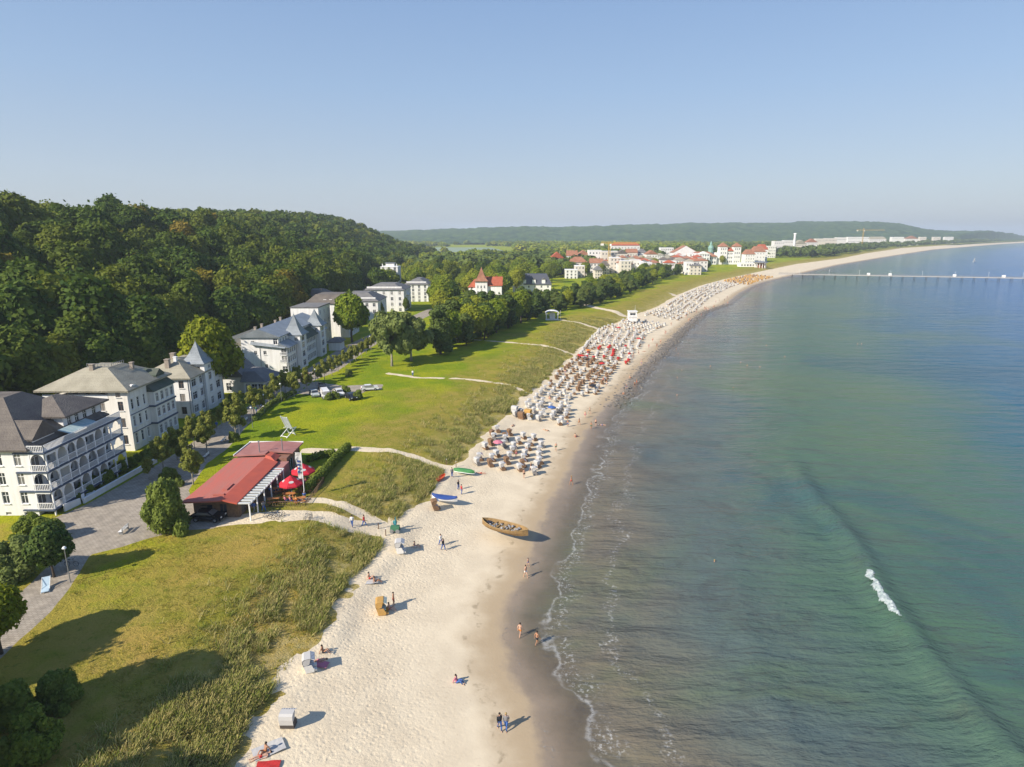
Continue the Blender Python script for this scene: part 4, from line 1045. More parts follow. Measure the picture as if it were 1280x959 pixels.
# --- villa with the spired tower
def downpipes(t, pts, z0, z1):
    for x, y in pts:
        m = MB(); m.tube((x,y,z0),(x,y,z1),.06,.06,6); m.build('downpipe', METALG, t)
def villa_tower():
    t = thing('tower_villa', 'white villa with a square tower under a pale grey bell-shaped spire', 'villa', (-68.4,128.6,G0))
    mb = MB(); L = 10.5; H1 = 9.0
    fr = [(L-u, z, 1.1, 1.6, 'd_') for z in (1.2,4.1,6.9) for u in (2.3,5.4,8.5)]
    rt = [(u, z, 1.9, 1.6, 'w_') for z in (1.2,4.1,6.9) for u in (1.0,)]+[(u, z, 1.2, 1.7, 'w_') for z in (1.2,4.1,6.9) for u in (4.4,)]+[(u, z, 1.9, 1.7, 'w_') for z in (1.2,4.1,6.9) for u in (11.8,)]
    walls(mb, t, -L, 0, 0, 15.0, -.5, H1, fr, rt); mb.build('wall', WHITE, t)
    rf = MB(); rf.frustum(-L-.6, .7, -.7, 15.6, H1+.2, 12.2, 5.2, 5.4, .22); rf.build('roof', OLIVE, t)
    tw = MB(); walls(tw, t, -4.4, .55, 6.0, 10.6, -.5, 10.9, [(3.2,9.6,.8,.8,'wn')], [(1.6, z, 1.3, 1.7, 'w_') for z in (1.4,4.2,7.0)]+[(1.75,9.6,1.0,.8,'w_')]); tw.build('tower', WHITE, t)
    sp = MB(); spire(sp, -1.95, 8.3, 2.85, 11.1, 15.6, .22); sp.tube((-1.95,8.3,15.4),(-1.95,8.3,16.3),.05,.02,6); sp.build('spire', BLUEM, t)
    for z in (3.4, 6.2):
        b = MB(); b.box(.02,.02,z,.12,5.98,z+.12); b.box(.02,10.62,z,.12,14.98,z+.12); b.build('band', TRIM, t)
    downpipes(t, ((.08,.25),(.08,5.8),(.08,14.8),(-.3,-.08)), -.2, 9.0)
    chimney(t, -5.5, 2.6, 11.2, 1.4, .9); chimney(t, -6.0, 6.0, 12.0, 1.3, .9); chimney(t, -4.6, 4.2, 11.8, 1.0, .6, TRIM)
villa_tower()

# --- dark-roofed hall with glass veranda
def hall():
    t = thing('glazed_pavilion', 'low pavilion with a dark roof, glazed white veranda and a gabled hall behind', 'pavilion', (-66,149.2,G0))
    mb = MB(); walls(mb, t, 0, 5.2, 0, 9.5, -.3, 3.5, [(.35,.5,1.3,2.4,'w_'),(1.9,.5,1.4,2.4,'w_'),(3.5,.5,1.3,2.4,'w_')], [(.4+1.28*k,.6,1.0,2.2,'w_') for k in range(7)]); mb.build('veranda_wall', TRIM, t)
    r = MB(); r.hexa([(-.6,-.7,3.52),(5.9,-.7,3.52),(5.9,10.2,3.52),(-.6,10.2,3.52)], [(-.6,2.0,5.6),(2.0,2.4,5.6),(2.0,7.6,5.6),(-.6,8.0,5.6)]); r.build('roof', DARKR, t)
    h = MB(); walls(h, t, -9, -.61, 1.5, 9.5, -.3, 4.4, [(1,.8,1.2,2,'w_'),(4,.8,1.2,2,'w_')], ()); h.build('hall_wall', WHITE, t)
    hr = MB(); hr.gable(-9.4, -.2, .9, 10, 4.62, 9.0, 'y'); hr.build('hall_roof', DARKR, t)
    a = MB(); n = 12; c = -4.8
    pts = [(c-1.7*math.cos(math.pi*k/n), 4.9+1.9*math.sin(math.pi*k/n)) for k in range(n+1)]
    a.rings([[(x,.80,z) for x, z in pts], [(x,.895,z) for x, z in pts]]); a.build('arched_window', GLASS, t)
    f = MB(); 
    for (x0,z0),(x1,z1) in zip(pts[:-1], pts[1:]): f.tube((x0,.78,z0),(x1,.78,z1),.1,.1,5)
    for x in (-1,0,1): f.box(c+x*.8-.05,.74,4.9,c+x*.8+.05,.80,6.5)
    f.build('arch_frame', TRIM, t)
    w_ = MB(); w_.box(-14,2.5,-.3,-9.1,9,2.6); w_.build('annex', WHITE, t)
    chimney(t, -7.2, 7, 7.4, 1.0, .6)
hall()

# --- long hotel with twin spires
def hotel():
    t = thing('spired_hotel', 'long white four-storey hotel with blue-grey roofs and two tall pointed spires', 'hotel', (-62.7,171.2,G0))
    mb = MB(); LY = 37
    fr = [(u, z, .85, 1.1, 'wd') for u, z in ((3.4,9.4),(5.9,9.4),(6.0,6.0),(6.1,2.2),(3.4,6.0))]
    fr += [(11.0, z, 1.4, 1.7, 'wd') for z in (1.0,3.9,6.0-.1)]
    segs = [(0.6,7.0,4),(15.6,25.6,7),(33.6,36.6,2)]; rt = []
    for a, b, n in segs: rt += rows(0, n, 1.15, 1.7, (.9,3.6,6.1), a, b, 'w_')
    walls(mb, t, -12.6, 0, 0, LY, -.5, 8.0, fr[2:], rt); mb.build('wall', WHITE, t)
    # upper storey set back behind the lean-to roof
    up = MB(); walls(up, t, -12.6, -2.2, -.003, LY-.4, 8.01, 11.0, [(2.8,9.0,.9,.9,'wd'),(9.0,8.9,1.1,1.6,'wd')], [(u,8.8,1.1,1.5,'w_') for u in (1.2,3.4,5.5,16.5,19.5,22.5,25,34.6)]); up.build('attic_wall', WHITE, t)
    lt = MB(); lt.hexa([(-9.6,-.55,8.02),(.75,-.55,8.02),(.75,LY+.5,8.02),(-2.19,LY+.5,8.02)][:0] or [(-2.19,-.5,8.02),(.75,-.5,8.02),(.75,LY+.5,8.02),(-2.19,LY+.5,8.02)],
            [(-2.19,-.5,9.4),(-2.1,-.5,9.4),(-2.1,LY+.5,9.4),(-2.19,LY+.5,9.4)]); lt.build('lower_roof', BLUEM, t)
    sk = MB(); sk.hexa([(-9.8,-.9,9.0),(-.2,-.9,7.95),(-.2,-.02,7.95),(-9.8,-.02,9.0)], [(-9.8,-.02-.06,9.8),(-.2,-.08,8.5),(-.2,-.02,8.5),(-9.8,-.02,9.8)]); sk.build('gable_skirt_roof', BLUEM, t)
    g_ = MB(); g_.poly([(-12.6,-.004,11.0),(-2.2,-.004,11.0),(-7.4,-.004,12.9)]); g_.build('gable', WHITE, t)
    rf = MB(); rf.gable(-13.2, -1.6, -.6, LY+.2, 11.1, 13.3, 'y', .2); rf.build('roof', BLUEM, t)
    for y0, zt in ((7.6,16.2),(26.8,15.3)):
        tw = MB(); walls(tw, t, -3.3, 1.3, y0, y0+5.6, -.5, 10.2, [(2.9,8.6,1.0,1.1,'w_')], [(1.5, z, 2.4, 1.7, 'w_') for z in (.9,3.6,6.2,8.3)]); tw.build('tower', WHITE, t)
        sp = MB(); spire(sp, -1.0, y0+2.8, 3.1, 10.4, zt, .2); sp.tube((-1,y0+2.8,zt-.3),(-1,y0+2.8,zt+.7),.05,.02,6); sp.build('spire', BLUEM, t)
        for z in (3.1, 5.8):
            b = MB(); b.box(1.303,y0-.05,z,1.42,y0+5.65,z+.14); b.build('band', TRIM, t)
    gr = MB(); gr.hexa([(-1.5,14.6,8.7),(1.0,14.6,7.98),(1.0,26.4,7.98),(-1.5,26.4,8.7)], [(-2.1,14.6,10.2),(-1.6,14.6,10.2),(-1.6,26.4,10.2),(-2.1,26.4,10.2)]); gr.build('middle_roof', GREENR, t)
    rl = MB(); railing(rl, (-2.1,-.06), (-.2,-.06), 3.7, .9); railing(rl, (-2.1,-.06), (-.2,-.06), 6.0-.2, .9); rl.build('railing', TRIM, t)
    for x, y in ((-9.5,3),(-10,9),(-9,17),(-10,24)): chimney(t, x, y, 12.3, 1.0, .6)
    downpipes(t, ((.08,.3),(.08,7.4),(.08,14.2),(.08,26.2),(-.3,-.08),(-7.5,-.08)), -.2, 7.9)
    ex = MB(); ex.box(-20,.5,-.5,-12.62,18,8.6); ex.build('rear_wing', CREAM, t)
    er = MB(); er.gable(-20.5,-12.5,.2,18.4,8.8,10.6,'y'); er.build('wing_roof', OLIVE, t)
    ve = MB(); ve.box(.6,LY+.3,-.3,4.4,LY+6,3.0); ve.build('kiosk_wing', WHITE, t)
    vr = MB(); vr.frustum(-.2,5.0,LY-.2+.3,LY+6.6,3.2,4.3,1.6,1.6,.18); vr.build('kiosk_roof', DARKR, t)
hotel()

def simple_building(name, label, cat, x0, x1, y0, y1, z0, ze, zr, wallm, roofm, nfront, nright, storeys, ins=None, flat=False, chim=0, group=None, ww=1.1, wh=1.5, stl='wn', gable=None, over=.5, extra=None):
    cx, cy = x1, y0
    t = thing(name, label, cat, (cx, cy, z0), 0, group); W_, D_ = x1-x0, y1-y0; H_ = ze-z0
    mb = MB(); sh = H_/storeys; zs = [sh*(k+.5)-wh/2 for k in range(storeys)]
    fr = rows(W_, nfront, ww, wh, zs, st=stl) if nfront else (); rt = rows(D_, nright, ww, wh, zs, st=stl) if nright else ()
    walls(mb, t, -W_, 0, 0, D_, -2.5, H_, fr, rt); mb.build('wall', wallm, t)
    r = MB()
    if flat:
        r.box(-W_-.15,-.15,H_+.003,.15,D_+.15,H_+.35)
    elif gable: r.gable(-W_-over, over, -over, D_+over, H_+.2, zr-z0, gable, .18)
    else:
        ix = ins or min(W_, D_)/2-.2; r.frustum(-W_-over, over, -over, D_+over, H_+.2, zr-z0, ix, ix, .18)
    r.build('roof', roofm, t)
    for k in range(chim): chimney(t, -W_*(.3+.4*k), D_*(.4+.2*k), (zr-z0)-.9, 1.3, .6)
    if extra: extra(t, W_, D_, H_)
    return t
# blocks behind the hotel
x0, zt = atY(367,384,214); x1, _ = atY(400,384,214)
simple_building('white_block', 'plain white flat-roofed block rising behind the two spires of the long hotel', 'building', -76, -66.5, 214, 228, 3, 17.3, 18, WHITE, DARKR, 0, 3, 4, flat=True)
x0, _ = atY(381,378,236); x1, _ = atY(434,378,236); ze = atY(400,379,236)[1]
def loft(t, W_, D_, H_):
    for k in range(2):
        d = MB(); d.box(-W_*.55+k*2.2-.6, .9, H_+.4, -W_*.55+k*2.2+.5, 2.2, H_+1.6); d.build('skylight', TRIM, t)
simple_building('mansard_block', 'white block with a long dark brown mansard roof and two tiny bright skylights', 'building', x0+.3, x1, 236, 252, 3, ze-.3, atY(400,371,236)[1]+.6, WHITE, SLATE, 0, 5, 4, ins=3.5, extra=loft)
def modern(label, pxa, pxb, pe, pr, y0, depth, nf, nr, st, ins=7, y=None):
    xa, _ = atY(pxa, pe, y0); xb, ze = atY(pxb, pe, y0); zr = atY((pxa+pxb)/2, pr, y0+4)[1]
    def balc(t, W_, D_, H_):
        b = MB()
        for k in range(st-1):
            z = H_/st*(k+1)-.15; b.box(.003, D_*.35, z, 1.4, D_*.65, z+.16); railing(b, (1.35,D_*.35), (1.35,D_*.65), z+.1, .9, False, .5)
        b.build('balcony', TRIM, t)
        a = MB(); a.box(-W_+1.2,1.2,H_+.25,-1.2,2.0,H_+1.7); a.build('roof_loggia', WHITE, t)
    return simple_building('apartment_block', label, 'apartment block', xa, xb, y0, y0+depth, 3, ze, zr, WHITE, DARKR, nf, nr, st, ins=ins, extra=balc, stl='wd', ww=1.3, wh=1.6)
modern('modern white apartment block with dark hip roof, nearest of the three, behind the broad tree', 418, 472, 377, 366, 285, 20, 6, 4, 3, 6)
modern('modern white apartment block with dark grey roof, middle one of the three', 455, 504.5, 363, 355, 318, 22, 5, 5, 4, 6)
modern('modern white apartment block with dark roof, farthest of the three, beside the park trees', 505, 535, 356, 348.5, 366, 24, 4, 4, 5, 6)
xa, _ = atY(400,365,300); xb, _ = atY(438,365,300)
simple_building('dark_roofed_house', 'long low house with dark brown roof between hill wood and apartment blocks', 'house', xa, xb-.5, 262, 280, 3, atY(420,374,262)[1], atY(420,364,262)[1], WHITE, SLATE, 0, 4, 3, ins=5, chim=2)
xa, _ = atY(476,345,430); xb, ze = atY(497,334,430)
def turret(t, W_, D_, H_):
    m_ = MB(); walls(m_, t, -W_*.75, -W_*.25, D_*.3, D_*.6, H_+.35, H_+2.4); m_.build('roof_storey', WHITE, t)
    c = MB(); c.box(-W_*.8, D_*.25, H_+2.41, -W_*.2, D_*.65, H_+2.7); c.build('canopy', METALG, t)
    for s in (0,1): k = MB(); k.box(-.9-s*(W_-2), .3, H_+.36, -.4-s*(W_-2), .8, H_+2.2); k.build('chimney', TRIM, t)
simple_building('hillside_villa', 'tall white flat-roofed villa standing high at the edge of the hill wood', 'villa', xa, xb, 430, 442, 12, ze, ze+.4, WHITE, TRIM, 3, 3, 4, flat=True, ww=1.6, wh=1.8, stl='wd', extra=turret)
# red-roofed villa
def red_villa():
    y0 = 362.; t = thing('red_roofed_villa', 'white villa with bright red tiled roofs and a pointed corner turret among the trees', 'villa', (-13,y0,3))
    xl = atY(594,352,y0)[0]+13; xr = atY(609,352,y0)[0]+13; ze = atY(602,352,y0)[1]-3; zt = atY(602,337,y0)[1]-3
    mb = MB(); walls(mb, t, xl, xr, 0, 6.8, -1, ze, rows(0,3,.9,1.5,(2,5.4,8.6),.6,xr-xl-.6,'wd'), rows(0,2,.9,1.5,(2,5.4,8.6),.6,6,'wd')); mb.build('turret', WHITE, t)
    s = MB(); spire(s, (xl+xr)/2, 3.4, (xr-xl)/2+.7, ze+.2, zt+1.2, .2); s.build('spire', ORANGER, t)
    x2 = atY(627,352,y0)[0]+13
    b = MB(); walls(b, t, xr+.01, x2, 1.5, 14, -1, ze-2.6, rows(0,3,1.0,1.4,(1.6,5),.4,x2-xr-.2,'wd'), rows(0,4,1.0,1.4,(1.6,5),.6,12,'wd')); b.build('wall', WHITE, t)
    r = MB(); r.gable(xr-1.5, x2+.5, 1.0, 14.6, ze-2.4, ze+2.3, 'x'); r.build('roof', REDR, t)
    l = MB(); walls(l, t, xl-4, xl-.01, 2, 13, -1, ze-3.5, rows(0,1,1.2,1.5,(2,5.4),.2,3.8,'wd'), ()); l.build('side_wing', WHITE, t)
    lr = MB(); lr.frustum(xl-4.5, xr-.5, 1.6, 13.5, ze-3.3, ze+.8, 3.6, 4.5); lr.build('wing_roof', REDR, t)
    te = MB(); te.box(xl-6.5,-2.5,-1,xr+3,-.01,4.0); railing(te,(xl-6.5,-2.5),(xr+3,-2.5),4.0,.9,True); te.build('terrace', TRIM, t)
    chimney(t, x2-3, 8, ze+1.4, 1.3, .8, REDR)
red_villa()
xa, _ = atY(641,356,430); xb, ze = atY(689,356,430)
def dorm(t, W_, D_, H_):
    for k in range(3):
        x = -W_*(.2+.25*k); d = MB(); d.box(x-1.2,-.25,H_+.9,x+1.2,2.5,H_+3.4); d.build('dormer', TRIM, t)
        g2 = MB(); g2.gable(x-1.5,x+1.5,-.4,3.5,H_+3.6,H_+4.8,'y',.15); g2.build('dormer_roof', DARKR, t)
    tw = MB(); walls(tw, t, -W_*.8-2, -W_*.8+2, -1.5, 2.5, -2, H_+3); tw.build('turret', WHITE, t)
    s = MB(); spire(s, -W_*.8, .5, 2.5, H_+3.2, H_+8.5); s.build('spire', BLUEM, t)
simple_building('mansard_villa', 'white villa with slate-blue mansard roof, small dormers and a pointed turret', 'villa', xa, xb, 430, 444, 3, ze, atY(660,342.5,436)[1], WHITE, mat('slate_blue_tiles', (.065,.075,.10), .7, (.09,.095,.12), 2), 6, 4, 2, ins=3.2, extra=dorm)

# --- town
def town():
    rg = random.Random(17); W2 = [mat('town_render', (.74,.72,.69), .85), mat('pale_town_render', (.78,.77,.75), .85), mat('buff_town_render', (.66,.61,.53), .85)]
    rd = {'r': (REDR, 'red'), 'o': (ORANGER, 'orange'), 'b': (SLATE, 'brown'), 'g': (DARKR, 'dark grey'), 'w': (TRIM, 'flat white'), 'l': (OLIVE, 'pale')}
    spec = [ # px left, px right, eave py, top py, distance, roof, storeys, label
     (688,705,323,315,620,'r',3,'white house with a bright red gable roof, first house beyond the mansard villa'),
     (711,734,328,321,600,'o',3,'house with broad brown-orange roofs right behind the red gabled one'),
     (709,722,320,313,690,'o',3,'small orange-roofed house at the left end of the town skyline'),
     (722,737,319,313,700,'o',3,'orange-roofed house beside a pale one at the left end of the town'),
     (707,722,341,336,560,'w',3,'white flat house half hidden by dark trees, nearest to the mansard villa'),
     (719,731,336,331,575,'w',3,'narrow white house above the nearest half-hidden white one'),
     (744,753,338,333,560,'g',3,'small grey-roofed house peeping out of the pines'),
     (736,752,317,312,690,'w',4,'white block with flat roof left of the yellow crane mast'),
     (752,772,318,313,670,'w',4,'wide white block with flat roof right of the yellow crane mast'),
     (738,754,329,323,640,'o',3,'cream house with orange roof in front of the white flat blocks'),
     (752,762,332,326,620,'b',3,'cream house with brown roof between the flat white blocks'),
     (763,776,328,321,640,'w',4,'stepped white hotel with balconies in the middle of the town front'),
     (776,789,333,325,610,'w',4,'white seafront hotel with flat roof and balcony rows'),
     (789,801,331,324,620,'w',4,'white seafront hotel with many windows next to the balcony hotel'),
     (801,815,333,327,610,'w',3,'long low white house right of the seafront hotels'),
     (772,784,317,312,760,'b',3,'brown-roofed house in the second row of the town'),
     (784,797,316,311,780,'o',3,'orange-roofed house in the second row of the town'),
     (797,809,316,311,790,'g',3,'grey-roofed white house in the second row of the town'),
     (808,822,318,313,760,'o',3,'house with rusty orange roof at the right end of the second row'),
     (764,800,307,303,1000,'r',3,'long reddish building on the rise above the town roofs'),
     (826,842,314,309,900,'w',4,'large white gabled building left of the grand resort hall'),
     (958,970,312,307,1050,'w',4,'white house right of the orange-roofed resort houses'),
     (968,980,306,301,1150,'w',5,'tall white hotel beside the tall white chimney tower'),
     (980,992,305,300,1150,'w',5,'white hotel right behind the forest belt of the far shore'),
     (994,1008,305,300,1250,'l',4,'pale-roofed white house of the far seafront'),
     (1008,1022,303,298.5,1300,'o',4,'orange-roofed white house of the far seafront'),
     (1020,1032,302,298,1300,'w',4,'small white block of the far seafront'),
     (1032,1046,301,297.5,1450,'w',4,'white block left of the far yellow crane'),
     (1046,1058,300,296.5,1450,'w',4,'white apartment block at the foot of the far yellow crane'),
     (1060,1074,300,296,1450,'w',5,'bright white apartment block behind the far yellow crane'),
     (1074,1086,300,296,1450,'w',5,'bright white apartment block just right of the far crane mast'),
     (1087,1108,299,296,1550,'l',4,'long pale-roofed building right of the far yellow crane'),
     (1115,1130,299,296,1700,'w',4,'long white building near the end of the far settlement'),
     (1132,1148,298.5,295,1750,'o',4,'orange-roofed long building near the end of the far settlement'),
     (1150,1158,298.5,296,1850,'w',3,'small white house near the end of the far settlement'),
     (1167,1176,298,296,2100,'w',3,'last but one white building of the far settlement'),
     (1181,1192,298,296,2250,'w',3,'last tiny white building of the far settlement'),
     (862,872,321,316,780,'w',4,'small white wing left of the grand resort hall front')]
    for pa, pb, pe, pt, y, rc, st, lab in spec:
        if pa > 965: y = float(np.interp(pa, [965,1000,1060,1110,1150,1190], [1150,1330,1700,2050,2350,2700])); st = max(3, st-1)
        xa, _ = atY(pa, pe, y); xb, ze = atY(pb, pe, y); zr = atY((pa+pb)/2, pt, y+5)[1]
        w_ = xb-xa; nf = max(3, min(9, int(w_/3))); rm, _n = rd[rc]
        flat = rc == 'w'
        if flat: ze = max(ze, zr-1)
        simple_building('town_house', lab, 'house', xa, xb, y, y+rg.uniform(11,15), 3, ze, zr, rg.choice(W2), rm, nf, 4 if y < 900 else 0, st, flat=flat, chim=0 if flat else 1, ww=1.4, wh=1.7, stl='wn', gable=None if flat else rg.choice(['x', 'y', None]))
    # infill roofs between the named rows
    k = 0
    for _ in range(130):
        y = rg.uniform(610, 900); x = atY(rg.uniform(700, 872), 320, y)[0]; w_ = rg.uniform(7,12); h_ = rg.uniform(9,13)
        kind = rg.choice(['r','o','o','b','g','w','l'])
        names = {'r':'red','o':'orange','b':'brown','g':'grey','w':'flat white','l':'pale'}
        simple_building('town_house', 'white town house under a %s roof, one of many crowded behind the seafront' % names[kind], 'house', x, x+w_, y, y+11, 3, 3+h_, 3+h_+2.6, rg.choice(W2), rd[kind][0], 3, 3, 3, flat=kind == 'w', chim=0, ww=1.4, wh=1.6,
                        group='town houses under %s roofs' % names[kind])
town()
def town_trees():
    rg = random.Random(44); n = 0; pts = []
    while n < 85:
        y = rg.uniform(585, 900); px = rg.uniform(690, 960); x = atY(px, 320, y)[0]
        if any((x-a)**2+(y-b)**2 < 130 for a, b in pts) or sdist([x],[y],DUNE)[0] < 70 or (px > 855 and y < 800): continue
        pts.append((x, y)); n += 1
        place(WP[rg.randrange(3)] if rg.random() < .7 else PP[rg.randrange(4)], x, y, rg.uniform(.7,1.0), 'garden tree standing between the crowded roofs of the seaside town', 'tree', 'garden trees of the town')
town_trees()
# --- grand resort hall (towers with red pyramids, green lantern)
def resort():
    y0 = 820.; xa = atY(864,331,y0)[0]; t = thing('resort_hall', 'grand white resort hall with orange roofs and two square towers under red pyramids', 'hotel', (xa,y0,3))
    X = lambda p, y=y0: atY(p, 320, y)[0]-xa
    Zp = lambda p, y=y0: atY(900, p, y)[1]-3
    m = MB(); walls(m, t, 0, X(896), 0, 22, -1, Zp(321), rows(0,11,1.8,2.6,(2,7),.5,X(896)-.5,'wn'), rows(0,6,1.8,2.6,(2,7),.5,21,'wn')); m.build('wall', WHITE, t)
    r = MB(); r.frustum(-1, X(896)+1, -1, 23, Zp(321)+.3, Zp(315), 9, 9); r.build('roof', ORANGER, t)
    p = MB(); w0, w1 = X(873), X(886); walls(p, t, w0, w1, -4, -.01, -1, Zp(318), rows(0,4,1.6,2.4,(2,7,11),.5,w1-w0-.5,'wn')); p.build('portico', TRIM, t)
    pr = MB(); pr.gable(w0-.6, w1+.6, -4.6, 6, Zp(318)+.2, Zp(314.5), 'y'); pr.build('portico_roof', WHITE, t)
    for a, b in ((900,909.5),(917.5,926.5)):
        tw = MB(); walls(tw, t, X(a), X(b), 2, 2+X(b)-X(a), -1, Zp(308.5), rows(0,3,1.3,2,(3,9,14,19),.8,X(b)-X(a)-.8,'wn'), ()); tw.build('tower', WHITE, t)
        s = MB(); s.frustum(X(a)-.8, X(b)+.8, 1.2, 2.8+X(b)-X(a), Zp(308.5)+.4, Zp(303.5), 5.0, 5.0, .4); s.build('tower_roof', ORANGER, t)
    c = MB(); walls(c, t, X(909.6), X(917.4), 3, 16, -1, Zp(314), rows(0,3,1.4,2.2,(3,8,13),.5,X(917.4)-X(909.6)-.5,'wn')); c.build('middle_wing', WHITE, t)
    cr = MB(); cr.frustum(X(909.6), X(917.4), 2, 16, Zp(314)+.3, Zp(309.5), 3, 3); cr.build('middle_roof', REDR, t)
    c = MB(); walls(c, t, X(896)+.01, X(900)-.01, 4, 20, -1, Zp(316)); c.build('link_wing', WHITE, t)
    l = MB(); n = 8; cx, cy, rr = X(891.5), 12, 3.2
    for z0, z1, ra, rb in ((Zp(316), Zp(311), 1, 1), (Zp(311), Zp(307), 1.2, .75), (Zp(307), Zp(305), .5, .5), (Zp(305), Zp(301.5), .55, .03)):
        l.rings([[(cx+rr*q*math.cos(2*math.pi*k/n), cy+rr*q*math.sin(2*math.pi*k/n), z) for k in range(n)] for q, z in ((ra, z0), (rb, z1))])
    l.build('lantern', mat('copper_green', (.22,.38,.33), .6), t)
    t2 = thing('gabled_resort_wing', 'large white building with a wide low gable left of the resort hall', 'hotel', (atY(842,320,860)[0],860,3))
    xw = atY(872,320,860)[0]-atY(842,320,860)[0]; ze = atY(850,316,860)[1]-3; zr = atY(850,307.5,860)[1]-3
    m = MB(); walls(m, t2, 0, xw, 0, 20, -1, ze, rows(0,8,1.8,2.4,(2,7),.5,xw-.5,'wn'), rows(0,5,1.8,2.4,(2,7),.5,19,'wn')); m.poly([(0,-.01,ze),(xw,-.01,ze),(xw/2,-.01,zr)]); m.build('wall', WHITE, t2)
    r = MB(); r.gable(-.8, xw+.8, .3, 20.8, ze+.25, zr+.3, 'y'); r.build('roof', ORANGER, t2)
    for k, (pa, pb, pe, pt, rr_) in enumerate(((932,944,318,312,ORANGER),(942,957,315,308,ORANGER),(948,960,312,305.5,REDR))):
        xa2, _ = atY(pa,pe,860+25*k); xb2, ze = atY(pb,pe,860+25*k)
        simple_building('seafront_house', ['white house with orange roof just right of the two red-capped towers','larger white house with orange roofs behind the beach pavilion','house with a red roof peak at the right end of the resort group'][k], 'house', xa2, xb2, 860+25*k, 875+25*k, 3, ze, atY(940,pt,865+25*k)[1], WHITE, rr_, 4, 3, 3, ins=4, chim=1)
    # low seafront pavilion
    xa3, _ = atY(926,330,760); xb3, z3 = atY(958,330,760)
    simple_building('beach_terrace', 'long low white terrace building between resort hall and beach', 'building', xa3, xb3, 760, 772, 3, z3+1, z3+2, TRIM, TRIM, 9, 3, 1, flat=True, ww=2, wh=2)
    xc, zc = atY(951,328,745); t4 = thing('round_beach_pavilion', 'round white pavilion with a disc roof at the head of the pier', 'pavilion', (xc,745,3)); 
    c = MB(); n = 12
    for k in range(n): a_ = 2*math.pi*k/n; c.tube((6*math.cos(a_),6*math.sin(a_),0),(6*math.cos(a_),6*math.sin(a_),6),.35,.35,6)
    c.build('columns', TRIM, t4); d = MB(); d.rings([[(q*math.cos(2*math.pi*k/16), q*math.sin(2*math.pi*k/16), z) for k in range(16)] for q, z in ((8,6.01),(8.2,6.8),(3,7.8),(.3,8.2))]); d.build('roof', METALG, t4)
    c = MB(); c.tube((0,0,0),(0,0,5.9),4.2,4.2,14); c.build('wall', ORANGER, t4)
resort()
# tower stack and cranes
def stack():
    x, z = atY(994,293,1200); t = thing('white_tower', 'slender tall white tower on the skyline above the far seafront', 'tower', (x,1200,3))
    m = MB(); m.tube((0,0,0),(0,0,z-3),2.4,1.9,12); m.build('shaft', WHITE, t); m = MB(); m.tube((0,0,z-3),(0,0,z-1),3,2.6,12); m.build('cap', TRIM, t)
stack()
YEL = mat('crane_yellow', (.55,.36,.06), .5)
def crane(label, pxm, pyb, pyt, pxa, pxb, pyj, y):
    x, zt = atY(pxm, pyt, y); t = thing('tower_crane', label, 'crane', (x, y, 3)); H_ = zt-3; xa = atY(pxa, pyj, y)[0]-x; xb = atY(pxb, pyj, y)[0]-x; zj = atY(pxm, pyj, y)[1]-3
    m = MB(); s = .9
    for a, b in ((-s,-s),(s,-s),(s,s),(-s,s)): m.tube((a,b,0),(a,b,H_),.22,.22,4)
    k = 0; z = 0
    while z < H_-2: m.tube((-s,-s if k % 2 else s,z),(s,s if k % 2 else -s,z+2),.12,.12,4); m.tube((s,-s if k % 2 else s,z),(-s,s if k % 2 else -s,z+2),.12,.12,4); z += 2; k += 1
    m.build('mast', YEL, t)
    j = MB(); 
    for b, zz in ((-.8,0),(.8,0),(0,1.5)): j.tube((xa,b,zj+zz),(xb,b,zj+zz*.8),.25,.2,4)
    q = xa; k = 0
    while q < xb-2: j.tube((q,-.8,zj),(q+2,0,zj+1.5),.12,.12,4); j.tube((q,.8,zj),(q+2,0,zj+1.5),.12,.12,4); q += 2
    j.build('jib', YEL, t); c = MB(); c.box(xa,-1,zj-2,xa+3,1,zj); c.build('counterweight', CREAM, t)
    c = MB(); c.box(.3,-1.5,zj-2.4,1.9,-.1,zj-.4); c.build('cab', TRIM, t)
crane('yellow tower crane with a long flat jib above the far white blocks', 1080, 306, 285.5, 1071, 1106, 288, 1650)
crane('yellow tower crane standing in the middle of the town roofs', 762, 325, 302, 751, 800, 304.5, 660)
